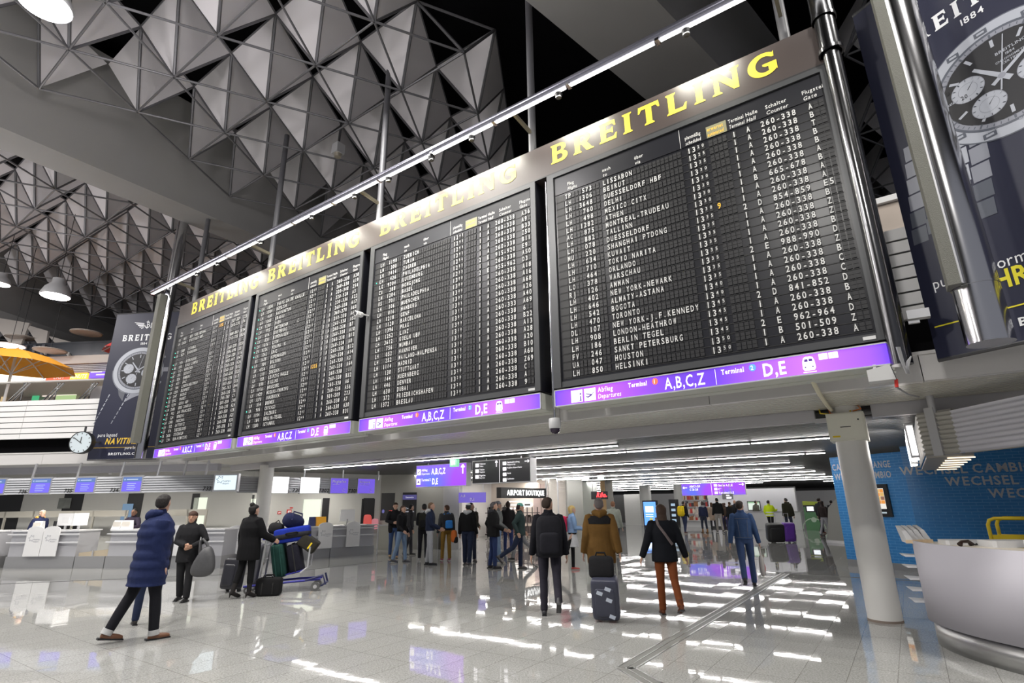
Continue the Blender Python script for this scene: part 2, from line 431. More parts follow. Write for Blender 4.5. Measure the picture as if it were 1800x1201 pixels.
for a_, b_ in (((-52, 47), (60, 47.5)), ((-50, -10), (-49.5, 47))):
    mb = MB(); mb.box(a_[0], b_[0], a_[1], b_[1], 4.0, 14.6); struct(mb.build('wall_far', mat('far_wall', (.16, .15, .15), .7)))
# ---- mezzanine along the boards: fascia, black reveal, white slatted parapet, slatted soffit, edge beam
NF = 8.28
K = np.linalg.solve(np.array([nn[:2], [-math.sin(R(A_WING)), math.cos(R(A_WING))]]), [NF, 16.07]); K = np.array([K[0], K[1], 0])
d5 = axis(A_WING); n5 = axis(A_WING + 90); C5 = 16.07
SK = float(K @ dd); SE = 13.0
M_FASC = mat('fascia_panel', (.62, .605, .60), .3, spec=.6)
M_SLAT = mat('white_cladding', (.80, .79, .79), .35, spec=.5)
def edge_run(name, org, u, v, L, left=True):
    # u runs along the edge, v points into the building
    def box(m, a0, a1, v0, v1, z0, z1, k=0):
        p = [org + u * a + v * b for a, b in ((a0, v0), (a1, v0), (a1, v1), (a0, v1))]
        m.hexa([q + [0, 0, z0] for q in p], [q + [0, 0, z1] for q in p], k)
    m = MB(); n = int(L / 2.6)
    for i in range(n + 1):
        a0, a1 = i * 2.6, min(L, i * 2.6 + 2.59)
        if a1 > a0: box(m, a0, a1, 0, .12, 3.05, 3.40)
    box(m, 0, L, -.02, .5, 3.38, 3.42)
    struct(m.build('wall_' + name + '_fascia', M_FASC))
    m = MB(); box(m, 0, L, .42, .5, 3.42, 5.1); struct(m.build('wall_' + name + '_reveal', M_VOID))
    m = MB()
    for k in range(7):
        z = 3.865 + k * .183
        for i in range(int(L / 3.3) + 1):
            a0, a1 = i * 3.3, min(L, i * 3.3 + 3.285)
            if a1 > a0: box(m, a0, a1, 0, .03, z, z + .156)
    struct(m.build('wall_' + name + '_parapet', M_SLAT))
    m = MB(); box(m, 0, L, .05, .09, 3.86, 5.1); struct(m.build('wall_' + name + '_backing', mat('gap_grey', (.2, .2, .2), .6)))
edge_run('mezzanine', P(SK, NF), dd, nn, SE - SK)
edge_run('wing', K - d5 * 26, d5, n5, 26)
def sleft(n): return SK - (n - NF) * .577
mb = MB()
for k in range(13):
    n0 = NF + .12 + k * .125
    a, b = P(sleft(n0), n0), P(SE, n0)
    mb.hexa([a + [0, 0, 3.05], b + [0, 0, 3.05], b + nn * .092 + [0, 0, 3.05], a + nn * .092 + [0, 0, 3.05]], [q + [0, 0, 3.075] for q in (a, b, b + nn * .092, a + nn * .092)])
struct(mb.build('ceiling_soffit_slats', mat('soffit_slat', (.66, .64, .58), .25, spec=.6)))
mb = MB(); q = [P(sleft(NF), NF + .1), P(SE, NF + .1), P(SE, 10.0), P(sleft(10), 10.0)]
mb.hexa([x + [0, 0, 3.085] for x in q], [x + [0, 0, 3.12] for x in q]); struct(mb.build('ceiling_soffit_backing', M_DARK))
# edge beam with the opening cut round the pillar
M_BEAM = mat('beam_grey', (.50, .49, .52), .4)
for s0, s1 in ((sleft(10), -1.02), (-.25, SE)):
    mb = MB(); q = [P(s0, 9.9), P(s1, 9.9), P(s1, 10.05), P(s0, 10.05)]
    mb.hexa([x + [0, 0, 2.86] for x in q], [x + [0, 0, 3.1] for x in q]); struct(mb.build('trim_edge_beam', M_BEAM))
# ---- low hall behind: black slatted ceiling
mb = MB(); M_CS = mat('ceiling_slat', (.10, .10, .10), .4)
n0 = 10.1
while n0 < 66:
    a, b = P(sleft(n0), n0), P(SE + 6, n0); q = [a, b, b + nn * .1, a + nn * .1]
    mb.hexa([x + [0, 0, 2.9] for x in q], [x + [0, 0, 2.93] for x in q]); n0 += .16
struct(mb.build('ceiling_hall_slats', M_CS))
mb = MB(); q = [P(sleft(10.05), 10.05), P(SE + 6, 10.05), P(SE + 6, 66), P(sleft(66), 66)]
mb.hexa([x + [0, 0, 3.02] for x in q], [x + [0, 0, 3.1] for x in q]); struct(mb.build('ceiling_hall', mat('ceiling_void', (.03, .03, .03), .8)))
# wing soffit over the desks
mb = MB(); q = [K - d5 * 26, K, K + n5 * 14, K - d5 * 26 + n5 * 14]
mb.hexa([x + [0, 0, 3.05] for x in (q[0] + n5 * .12, q[1] + n5 * .12, q[2], q[3])], [x + [0, 0, 3.12] for x in (q[0] + n5 * .12, q[1] + n5 * .12, q[2], q[3])])
struct(mb.build('ceiling_wing', mat('wing_soffit', (.42, .42, .43), .5)))
mb = MB(); mb.hexa([x + [0, 0, 2.83] for x in (q[0] + n5 * 1.1, q[1] + n5 * 1.1, q[1] + n5 * 1.3, q[0] + n5 * 1.3)], [x + [0, 0, 3.05] for x in (q[0] + n5 * 1.1, q[1] + n5 * 1.1, q[1] + n5 * 1.3, q[0] + n5 * 1.3)])
struct(mb.build('trim_wing_beam', mat('wing_beam', (.36, .36, .40), .45)))
# upper floor slabs (tops of the mezzanine)
mb = MB(); q = [P(SK, NF + .5), P(SE + 10, NF + .5), P(SE + 10, 60), P(sleft(60), 60)]
mb.hexa([x + [0, 0, 3.9] for x in q], [x + [0, 0, 4.05] for x in q])
q = [K - d5 * 26 + n5 * .5, K + n5 * .5, K + n5 * 30, K - d5 * 26 + n5 * 30]
mb.hexa([x + [0, 0, 3.9] for x in q], [x + [0, 0, 4.05] for x in q])
struct(mb.build('floor_upper', M_MIDGREY))
# what shows of the upper level between the steel post and the hanging banner
z0, z1 = at_n(1566, 356, 12)[2], at_n(1566, 346, 12)[2]
mb = MB(); q = [P(-1.5, 12), P(12, 12), P(12, 12.3), P(-1.5, 12.3)]; mb.hexa([x + [0, 0, 4.05] for x in q], [x + [0, 0, z0] for x in q]); struct(mb.build('wall_upper_bulkhead', mat('bulkhead_beige', (.48, .41, .36), .6)))
mb = MB(); q = [P(-1.5, 11.9), P(12, 11.9), P(12, 12.3), P(-1.5, 12.3)]; mb.hexa([x + [0, 0, z0] for x in q], [x + [0, 0, z1] for x in q]); struct(mb.build('trim_upper_bulkhead', M_WHITE))
z0, z1, z2 = at_n(1545, 305, 24)[2], at_n(1520, 198, 24)[2], at_n(1520, 184, 24)[2]
mb = MB(); q = [P(-2, 24), P(16, 24), P(16, 24.5), P(-2, 24.5)]; mb.hexa([x + [0, 0, z0] for x in q], [x + [0, 0, z1] for x in q]); struct(mb.build('wall_upper_far', mat('far_beige', (.42, .39, .39), .6)))
mb = MB(); q = [P(-2, 23.6), P(16, 23.6), P(16, 24.5), P(-2, 24.5)]; mb.hexa([x + [0, 0, z1] for x in q], [x + [0, 0, z2] for x in q]); struct(mb.build('trim_upper_far', M_WHITE))
# pillars
def pillar(s, n, r, top, name='pillar'):
    m = MB(); m.lathe([(r, 0), (r, top)], P(s, n), 32); 
    for z in (0,): m.lathe([(r + .006, 0), (r + .006, .03)], P(s, n), 32, 1)
    o = m.build(name, [mat('column_paint', (.74, .73, .71), .35, noise=.03, nscale=2), mat('dirt_seal', (.25, .20, .17), .7)], smooth=True); return struct(o)
pillar(-.59, 9.98, .215, 3.12, 'wall_pillar_exchange')
pillar(-16.69, 9.98, .215, 2.95, 'wall_pillar_desks')
# ================================================================== DEPARTURE BOARDS
ND = 7.2; BW, BG, BX = 4.368, .2513, -18.104
ZBT, ZBB, ZST, ZSB = 7.888, 7.217, 3.358, 3.083
ROWS = [
 ['UA   851|NEW YORK-NEWARK|1145|1155|1|A|507-509|Z23', 'LH  3630|STUTTGART HBF.|1155||2|A|260-330|T6', '||||||-|', 'TK  1588|ISTANBUL|1155||2|D|884-888|B24', 'UA   829|EINDHOVEN|1155||1|C|713-720|B26', '||||||-|',
  'LH   954|BIRMINGHAM|1215||1|A|260-330|B20', 'MH   005|KUALA LUMPUR|1200||2|D|886-890|D5', 'LH   112|MUENCHEN|1200||1|A|260-338|A16', 'MT   376|DETROIT|1200||1|B|493-497|B47', 'LH   024|HAMBURG|1200||1|A|260-330|A26', 'LH   457|GRAZ|1205||1|A|260-330|B03',
  'LH   906|LONDON-HEATHROW|1205||1|A|260-338|B25', 'LH  1280|BUDAPEST|1205||1|A|260-338|A13', 'LH  2647|MADRID|1205||2|E|807-810|D25', 'DE  3502|PHUKET|1210||1|C|745-763|B44', 'LH  9278|ADRIA HBF|1210||1|A|260-330|T6', 'LH  2608|GRAN CANARIA|1210||1|C|745-783|C1', 'UA   902|SAN FRANCISCO|1210||1|B|501-509|Z18', 'LH   324|VENEDIG|1215||1|A|260-330|A24',
  'LH  1348|WARSCHAU|1215||1|A|260-330|A28', 'LH   332|KATTOWITZ|1215||1|A|260-338|A23', 'LH   076|DUESSELDORF|1215||1|A|260-338|A50', 'SK  2606|STOCKHOLM|1215||1|A|260-338|B11', 'LH   234|ROM-FIUMICINO|1215||1|A|260-330|A66'],
 ['LH  1034|PARIS-CH.DE GAULLE|1215||1|A|260-338|A38', 'LH  1384|RZESZOW|1215||1|A|260-338|A19', 'LH   418|WASHINGTON|1215||1|A|320-348|Z54', 'LH  1368|KRAKAU|1215||1|A|220-538|A3', 'LH  1238|WIEN|1215||1|A|230-336|A22', 'LH   992|AMSTERDAM      C|1215||1|A|260-338|A17', 'LH   816|GOETEBORG|1215||1|A|360-378|A60', 'LH   828|KOPENHAGEN|1225||1|A|260-338|A69', 'LH  1076|LYON|1225||1|A|260-338|A52', 'EN  8226|VERONA  N|1230||1|A|260-338|B7',
  'LH  1262|GRAZ|1230||1|A|260-338|A10', 'SK  1638|KOPENHAGEN|1235||1|A|260-338|B13', 'LH   384|BOLOGNA|1235||1|A|260-338|A8', 'SK  4756|OSLO|1235||1|A|260-338|B12', 'LH   210|DRESDEN|1235||1|A|260-338|A14', 'LH   158|LEIPZIG HALLE|1235|1255|1|A|260-338|A2', 'LH   838|BILLUND|1235||1|A|260-338|A64', 'LH  1016|BRUESSEL|1235||1|A|260-338|:11', 'LH  1420|MOSKAU-VNUKOVO|1240||1|A|260-338|B32', 'LH  1370|INNSBRUCK|1240||1|A|260-338|A6',
  'LH   354|BREMEN|1245||1|A|260-338|A56', 'UA   906|CHICAGO|1245||1|B|501-509|Z23', 'LH  1104|SALZBURG|1245||1|A|260-338|A7', 'LH   184|BERLIN-TEGEL|1245||1|A|260-338|A30', 'LH  1300|ISTANBUL|1245||1|A|260-338|B31'],
 ['LH  1190|ZUERICH|1245||1|A|260-338|A36', 'LH   300|TURIN|1245||1|A|260-338|A9', 'LH  1414|ZAGREB|1245||1|A|260-338|B33', 'LH   426|PHILADELPHIA|1245||1|A|260-338|Z50', 'LG  9304|LUXEMBURG|1250||1|A|260-338|B11', 'CX   288|HONGJONG|1255||2|E|915-920|E9', 'LH  1204|BASEL|1255||1|A|260-338|A50', 'US   701|PHILADELPHIA|1300||2|E|955-962|D3', 'LH   106|MUENCHEN|1300||1|A|260-338|A18', 'LH   016|HAMBURG|1300||1|A|260-338|A16', 'LH  1218|GENF|1305||1|A|260-338|A68', 'LH  1128|BARCELONA|1305||1|A|260-338|A26',
  'LH  1396|PRAG|1315||1|A|260-338|A40', 'LH  1252|LINZ|1305||1|A|260-333|A69', 'LH  3612|KOELN UBF|1309||1|A|260-338|6', 'LH   756|MUMBAI|1310||1|A|260-338|B22', 'LH   052|HANNOVER|1310||1|8|260-338|A13', 'LH   252|MAILAND-MALPENSA|1310||1|A|260-338|A28', 'LH  1114|MADRID|1315||1|A|260-338|A20', 'LH   130|STUTTGART|1315||1|A|260-338|B10', 'LH   144|NUERNBERG|1315||1|A|260-338|A60', 'LH   446|DENVER|1320||1|A|260-338|Z69', 'LH   630|DUBAI|1320||1|A|260-338|C', 'LH   372|FRIEDRICHSHAFEN|1320||1|A|260-338|A', 'LH  1372|BRESLAU|1320||1|A|260-338|9'],
 ['TP   573|LISSABON|1320||1|A|260-338|A', 'LH  1306|BEIRUT|1325||1|A|260-338|B', 'LH  3648|DUESSELDORF HBF|1325||1|A|260-338|T', 'LH   760|DELHI|1330||1|A|260-338|B', 'LH   498|MEXICO CITX|1330||1|A|260-338|B', 'LH  1282|ATHEN|1330||1|A|260-338|A', 'AC   875|MONTREAL-TRUDEAU|1330||1|B|665-678|B', 'LH   882|TALLINN|1330||1|A|260-338|A', 'LH   078|DUESSELDORF|1330|9|1|A|260-338|A', 'MU   220|SHANGHAI PTDONG|1335||2|D|854-859|E5', 'LH   634|KUWAIT|1335||1|A|260-338|B', 'LH   710|TOKIO NARITA|1335||1|A|260-338|Z',
  'LH   464|ORLANDO|1335||1|A|260-338|Z', 'LO   378|WARSCHAU|1335||1|A|260-338|B', 'RJ   126|AMMAN|1335||2|E|988-990|D', 'LH   402|NEW YORK-NEWARK|1335||1|A|260-338|Z', 'LH   646|ALMATY-ASTANA|1335||1|A|260-338|B', 'LH   542|BOGOTA|1340||1|A|260-338|C', 'LH   470|TORONTO|1340||1|A|260-338|C', 'DL   107|NEW YORK-J.F.KENNEDY|1345||2|D|841-852|D', 'LH   908|LONDON-HEATHROW|1345||1|A|260-338|B', 'LH   186|BERLIN TEGEL|1345||1|A|260-338|A', 'FV   246|SANKT PETERSBURG|1345||2|E|962-964|D', 'UA   047|HOUSTON|1350||1|B|501-509|Z', 'LH   850|HELSINKI|1350||1|A|260-338|A']]
LEDS = [[3, 4, 6, 7, 8, 9, 10, 11, 12, 13, 14, 15, 16, 17, 18, 19, 20, 21, 22, 23, 24], [0, 2, 4, 5, 6, 7, 8, 9, 10, 12, 21], [3], []]
M_FACE = mat('board_face', (.010, .0105, .015), .30, spec=.45)
M_FRAME = mat('board_frame', (.060, .062, .066), .36, .2)
M_FLAP = mat('split_flap', (.017, .017, .019), .42, spec=.4)
M_SLOT = mat('flap_slot', (.006, .006, .007), .5)
M_CHAR = mat('flap_white', (.66, .66, .65), .55)
M_AMB = mat('flap_amber', (.95, .48, .03), .5, emit=(1, .45, .02), es=.35)
M_LED = glow('led_green', (.05, .9, .55), 2.5)
M_OLIVE = mat('amber_tab', (.24, .23, .13), .4)
CW, Z0R, DZ = .0652, 6.668, .1289
BLAB = ['big split-flap departure board with New York-Newark flight in its top row', 'big split-flap departure board with Paris flight in its top row', 'big split-flap departure board with Zuerich flight in its top row', 'big split-flap departure board with Lissabon flight in its top row']
def mono(mb, t, x, z, h=.092, m=0, cw=CW, y=-.0125, wd=.056):
    for i, ch in enumerate(t):
        if ch == ' ': continue
        vs, fs, adv = glyph(ch, 1)
        gw = max(v[0] for v in vs); k = h * .82
        if gw * k > wd * .80: kx = wd * .80 / gw
        else: kx = k
        cx = x + (i + .5) * cw
        mb.add([(cx + (px - gw / 2) * kx, y, z - h / 2 + pz * h) for px, pz in vs], fs, m)
for b in range(4):
    t = thing('departure_board', BLAB[b], 'departure board', P(BX + b * (BW + BG), ND, 0), TH, 'split-flap departure boards under the long advertising banner')
    m = MB(); m.box(0, BW, .002, .33, ZST + .02, ZBB - .02)
    m.box(.0, BW, -.03, .002, ZBB - .10, ZBB - .02, 1); m.box(0, .13, -.03, .002, ZST + .02, ZBB - .1, 1); m.box(BW - .1, BW, -.03, .002, ZST + .02, ZBB - .1, 1)
    m.box(.13, BW - .1, -.012, .002, ZST + .02, ZST + .11, 1)
    m.build('casing', [M_FACE, M_FRAME], t)
    m = MB(); m.box(.15, 2.345, -.010, .0, 6.76, 7.09); m.box(2.36, BW - .12, -.010, .0, 6.76, 7.09)
    m.box(2.35, 2.356, -.014, .0, 6.76, 7.09, 1)
    m.build('header_panel', [M_FACE, mat('hairline', (.6, .6, .6), .4)], t)
    m = MB()
    for x, z, a, c, sz in ((.40, 6.875, 'Flug', 'Flight', .062), (1.06, 6.875, 'nach', 'to', .062), (1.62, 6.875, 'über', 'via', .062), (2.43, 6.875, 'planmäßig', 'scheduled', .062), (3.06, 6.875, 'Terminal', 'Terminal', .062), (3.27, 6.875, '', '', .06), (3.30, 6.875, 'Halle', 'Hall', .062), (3.56, 6.875, 'Schalter', 'Counter', .062), (4.02, 6.875, 'Flugsteig', 'Gate', .062)):
        xs = .62 if a in ('planmäßig', 'Terminal') else .85
        m.text(a, x, z, sz, -.0125, 0, 1, xs); m.text(c, x, z - .095, sz, -.0125, 0, 1, xs, shear=.18)
    m.build('header_lettering', M_CHAR, t)
    m = MB(); m.box(2.745, 3.03, -.0115, 0, 6.765, 6.955, 0); m.text('erwartet', 2.76, 6.875, .06, -.013, 1, 1, .64); m.text('estimated', 2.76, 6.785, .06, -.013, 1, 1, .60, shear=.18)
    m.build('amber_header', [M_OLIVE, M_AMB], t)
    for r, row in enumerate(ROWS[b]):
        fl, tx, am = MB(), MB(), MB()
        z = Z0R - r * DZ
        f = row.split('|')
        fl.box(.16, BW - .12, -.004, .001, z - DZ / 2 - .006, z - DZ / 2 + .004, 1)
        fl.box(.17, .32, -.004, .001, z - .054, z + .054, 1)
        num = f[0].ljust(10) if f[0] else ' ' * 10
        dst = f[1].ljust(20)
        fields = [(.334, num, CW), (1.045, dst, CW), (2.752, f[3].ljust(4), CW), (3.08, f[4].ljust(1) if f[4] else ' ', CW), (3.27, f[5].ljust(1) if f[5] else ' ', CW), (3.46, f[6].ljust(7), CW), (4.05, f[7].ljust(3), CW)]
        for k, (x, s_, cw) in enumerate(fields):
            for i, ch in enumerate(s_):
                c0 = x + i * cw + .006; c1 = x + (i + 1) * cw - .006
                fl.box(c0, c1, -.010, .001, z - .050, z - .002); fl.box(c0, c1, -.010, .001, z + .002, z + .050)
            mono(am if k == 2 else tx, s_, x, z)
        for i, ch in enumerate(f[2] or '    '):
            x = 2.435 + (0, .07, .145, .21)[i]; wd_ = .068 if i < 2 else .055
            fl.box(x + .004, x + wd_ - .004, -.010, .001, z - .050, z - .002); fl.box(x + .004, x + wd_ - .004, -.010, .001, z + .002, z + .050)
            if ch != ' ':
                if i < 2: mono(tx, ch, x, z, .092, cw=wd_)
                else: mono(tx, ch, x, z + .016, .054, cw=wd_, wd=.042)
        o = fl.build('flight_row', [M_FLAP, M_SLOT], t)
        if tx.v: tx.build('flap_lettering', M_CHAR, o)
        if am.v: am.build('amber_lettering', M_AMB, o)
    for r in LEDS[b]:
        m = MB(); m.lathe([(.014, 0), (.012, .008), (0.001, .01)], n=10); o = m.build('indicator_light', M_LED, t)
        o.location = (.235, -.003, Z0R - r * DZ); o.rotation_euler = (math.pi / 2, 0, 0)
    m = MB(); m.box(BW - .24, BW - .115, -.016, -.002, ZST + .045, ZST + .085); m.build('maker_plate', mat('plate_grey', (.6, .6, .6), .4), t)
    # backlit direction sign under the board
    def violet():
        if 'violet_sign' in MATS: return MATS['violet_sign']
        mm = mat('violet_sign', (.1, .05, .3), .35, emit=(.30, .06, .95), es=1.5); nt = mm.node_tree
        tc = nt.nodes.new('ShaderNodeTexCoord'); sp = nt.nodes.new('ShaderNodeSeparateXYZ'); nt.links.new(tc.outputs['Object'], sp.inputs[0])
        mr = nt.nodes.new('ShaderNodeMapRange'); mr.inputs['From Max'].default_value = BW; nt.links.new(sp.outputs['X'], mr.inputs[0])
        cr = nt.nodes.new('ShaderNodeValToRGB'); e = cr.color_ramp.elements
        pts = [(0, (.09, .03, .62)), (.05, (.2, .04, .85)), (.17, (.42, .07, .95)), (.34, (.20, .035, .70)), (.44, (.085, .02, .42)), (.56, (.085, .02, .45)), (.64, (.22, .05, .9)), (.8, (.45, .12, .98)), (.95, (.25, .06, .95)), (1, (.09, .03, .75))]
        e[0].position, e[0].color = pts[0][0], (*pts[0][1], 1); e[1].position, e[1].color = 1, (*pts[-1][1], 1)
        for p_, c_ in pts[1:-1]: q = e.new(p_); q.color = (*c_, 1)
        nt.links.new(mr.outputs[0], cr.inputs[0]); nt.links.new(cr.outputs[0], nt.nodes['Principled BSDF'].inputs['Emission Color'])
        return mm
    who = ['New York-Newark', 'Paris', 'Zuerich', 'Lissabon'][b]
    t2 = thing('direction_sign', 'violet backlit gate sign under the departure board headed by the %s flight' % who, 'sign', P(BX + b * (BW + BG), ND, 0), TH, 'violet direction signs under the departure boards')
    m = MB(); m.box(0, BW, .0, .34, ZSB, ZST - .01); m.bev(-.005, BW + .005, .30, .5, ZSB - .01, ZST - .02, .06); m.build('housing', mat('sign_housing', (.50, .51, .46), .35), t2)
    m = MB(); m.box(0, BW, -.03, .0, ZSB, ZSB + .016); m.box(0, BW, -.03, .0, ZST - .026, ZST - .01); m.box(0, .016, -.03, 0, ZSB, ZST - .01); m.box(BW - .016, BW, -.03, 0, ZSB, ZST - .01); m.build('rim', M_ALU, t2)
    m = MB(); m.box(.016, BW - .016, -.015, -.001, ZSB + .016, ZST - .026); m.build('lit_panel', violet(), t2)
    ML = glow('sign_white', (1, .97, 1), 1.6); MP = mat('sign_violet_ink', (.12, .04, .4), .4)
    m = MB(); y = -.018; zc = ZSB
    rect(m, .292, .488, zc + .036, zc + .222, y); rect(m, .517, .707, zc + .036, zc + .222, y)
    m.text('Abflug', .745, zc + .145, .075, y, 0, 1, .78); m.text('Departures', .745, zc + .048, .072, y, 0, 0, .74, shear=.18)
    m.text('Terminal', 1.229, zc + .150, .068, y, 0, 2, .72)
    m.text('A,B,C,Z', 1.76, zc + .055, .165, y, 0, 1, .66)
    m.text('Terminal', 2.526, zc + .150, .068, y, 0, 2, .72)
    m.text('D,E', 3.03, zc + .055, .165, y, 0, 2, .74)
    # train front
    quad(m, [(3.487, zc + .055), (3.594, zc + .055), (3.611, zc + .085), (3.606, zc + .17), (3.59, zc + .215), (3.565, zc + .226), (3.515, zc + .226), (3.491, zc + .215), (3.475, zc + .17), (3.470, zc + .085)], y); rect(m, 3.47, 3.61, zc + .032, zc + .042, y)
    rect(m, 3.655, 3.748, zc + .165, zc + .238, y); rect(m, 3.758, 3.856, zc + .165, zc + .238, y)
    m.box(2.448, 2.453, -.018, -.014, ZSB + .03, ZST - .04)
    y = -.020
    m.box(.445, .463, y, y + .001, zc + .055, zc + .125, 1); m.box(.435, .473, y, y + .001, zc + .05, zc + .062, 1); disc(m, .455, zc + .155, .014, .016, y, 1, 14)
    m.add([(.54, y, zc + .150), (.60, y, zc + .140), (.645, y, zc + .13), (.68, y, zc + .165), (.695, y, zc + .170), (.635, y, zc + .105), (.585, y, zc + .082), (.545, y, zc + .095), (.55, y, zc + .108), (.58, y, zc + .100), (.615, y, zc + .122), (.55, y, zc + .136)], [tuple(range(12))], 1)
    quad(m, [(3.495, zc + .165), (3.535, zc + .165), (3.535, zc + .195), (3.50, zc + .195)], y, 1); quad(m, [(3.546, zc + .165), (3.586, zc + .165), (3.581, zc + .195), (3.546, zc + .195)], y, 1)
    disc(m, 3.50, zc + .098, .008, .009, y, 1, 10); disc(m, 3.58, zc + .098, .008, .009, y, 1, 10)
    m.text('S', 3.682, zc + .18, .042, y, 2, 0, .9); m.text('T', 3.79, zc + .18, .042, y, 2, 0, .9)
    m.build('lettering', [ML, MP, mat('pale_violet_ink', (.6, .5, .8), .5)], t2)
    m = MB(); disc(m, 1.629, zc + .187, .042, .048, -.018, 0, 20); m.text('1', 1.615, zc + .157, .06, -.020, 1, 1, .8); m.build('terminal_badge', [glow('badge_orange', (1, .16, .05), 1.2), ML], t2)
    m = MB(); disc(m, 2.911, zc + .187, .042, .048, -.018, 0, 20); m.text('2', 2.890, zc + .157, .06, -.020, 1, 1, .8); m.build('terminal_badge', [glow('badge_blue', (.1, .4, 1), 1.2), ML], t2)

# ---- advertising banner above the boards
XB1 = 4 * BW + 3 * BG
t = thing('advertising_banner', 'long dark brown banner with four yellow watch-maker names above the departure boards', 'banner', P(BX, ND, 0), TH)
m = MB(); m.box(0, XB1, .0, .30, ZBB + .01, ZBT); m.box(0, XB1, -.02, .0, ZBB - .012, ZBB + .012, 1)
m.build('panel', [mat('banner_brown', (.055, .042, .039), .36, spec=.5), M_BLACK], t)
M_LOGO = mat('logo_yellow', (.95, .68, .05), .45)
for x in (.86, 5.05, 9.48, 13.95):
    m = MB(); logotype(m, 'BREITLING', x, ZBB + .20, .375, 3.72, -.006); m.build('lettering', M_LOGO, t)
# hanger rods and dark struts above
for i, s in enumerate((-17.7, -13.42, -8.95, -4.68, -.3)):
    m = MB(); m.tube([P(s, 7.42, 7.6), P(s, 7.42, 12.4)], .075, 10)
    tag(m.build('hanger_post', mat('hanger_dark', (.11, .11, .12), .45), smooth=True), 'dark vertical hanger post carrying the long banner from the roof', 'post', 'hanger posts behind the long banner')
# ---- light bar in front of the banner
ZB, NB = 8.46, 6.70; S0, S1 = -19.1, 1.2
t = thing('light_bar', 'long steel light bar with white tubes hanging in front of the banner', 'light bar', P(0, 0, 0), TH)
m = MB()
m.tube([(S0, NB, ZB + .03), (S1, NB, ZB + .03)], .075, 12); m.build('housing_tube', mat('bar_steel', (.28, .28, .34), .25, .8), t, True)
n = 13; sg = (S1 - S0) / n
for i in range(n):
    a = S0 + i * sg
    m = MB(); m.box(a + .05, a + sg - .05, NB - .028, NB + .028, ZB - .075, ZB - .05)
    m.build('tube_light', glow('bar_tube', (1, .98, .95), 5.), t)
    m = MB(); m.box(a - .02, a + .04, NB - .06, NB + .06, ZB - .085, ZB - .04); m.build('end_clip', M_CHROME, t)
for s in (-17.7, -13.42, -8.95, -4.68, -.3):
    m = MB(); m.bar((s, NB + .03, ZB + .05), (s, 7.42, ZB - .02), .05, .07); m.build('arm', mat('arm_brass', (.30, .27, .20), .4, .6), t)
# the bar's wall-washer lamps: one or two throw a patch on the banner above each board
for i, (bb_, x) in enumerate(((0, 1.9), (0, 3.1), (1, .7), (1, 2.9), (2, -.15), (2, .95), (2, 2.2), (2, 3.25), (3, .55), (3, 2.75))):
    s = BX + bb_ * (BW + BG) + x
    m = MB(); m.lathe([(.05, 0), (.07, .08), (.03, .12)], (s, NB + .04, ZB - .16), 12); m.build('washer_lamp', M_BLACK, t, True)
    lo = lamp('AREA', 'banner_washer', P(s, NB - .02, ZB - .16), 36, (1, .97, .84), .9, .06, target=P(s, ND, ZBB + .22))
    lo.rotation_euler = (Matrix.Rotation(TH, 3, 'Z') @ Matrix.Rotation(R(33), 3, 'X')).to_euler()
# ---- posts beside the boards
m = MB(); m.tube([P(.19, 7.15, 3.06), P(.19, 7.15, 7.3)], .105, 20); m.tube([P(.19, 7.15, 7.3), P(.19, 7.15, 7.85)], .125, 20); m.tube([P(.19, 7.15, 7.85), P(.19, 7.15, 13)], .14, 20)
for z in (7.3, 7.85): m.lathe([(.15, 0), (.15, .05)], P(.19, 7.15, z), 20)
o = m.build('support_post', mat('smoked_steel', (.12, .12, .125), .2, 1.), smooth=True); tag(o, 'tall polished steel post beside the departure board headed by Lissabon', 'post')
def mast(s, n, zb, zt, lab, side, boxz):
    t = thing('lamp_mast', lab, 'mast', P(s, n, 0), TH)
    m = MB(); rt = .19 if side < 0 else .16; m.tube([(0, 0, zb), (0, 0, zt)], rt, 28); m.tube([(0, 0, zb + .58), (0, 0, zb + .6)], rt + .006, 28); m.build('tube', M_CHROME, t, True)
    m = MB(); x0, x1 = (-.225, -.12) if side < 0 else (-.08, .16)
    m.box(x0, x1, -.24 if side < 0 else -.32, -.02 if side < 0 else -.12, boxz, boxz + (4.75 if side > 0 else 7.7)); m.build('cable_box', mat('perforated_sheet', (.15, .15, .13), .5, .3, bump=.5, bscale=120), t)
    m = MB()
    for k in range(3): 
        xx = x1 + .002 + k * .012 if side < 0 else x0 - .03 - k * .05
        m.box(xx, xx + .01, -.20 + k * .03, -.15 + k * .03, boxz + .02, boxz + 4.7)
    m.build('edge_strip', M_ALU, t)
    return t
mast(.9, 6.75, 3.08, 11.45, 'thick chrome mast in front of the banner advertising the large chronograph close-up', -1, 3.66)
mast(-18.68, 7.05, 3.10, 11.5, 'chrome mast with grey box in front of the banner reading pure legend', 1, 3.55)
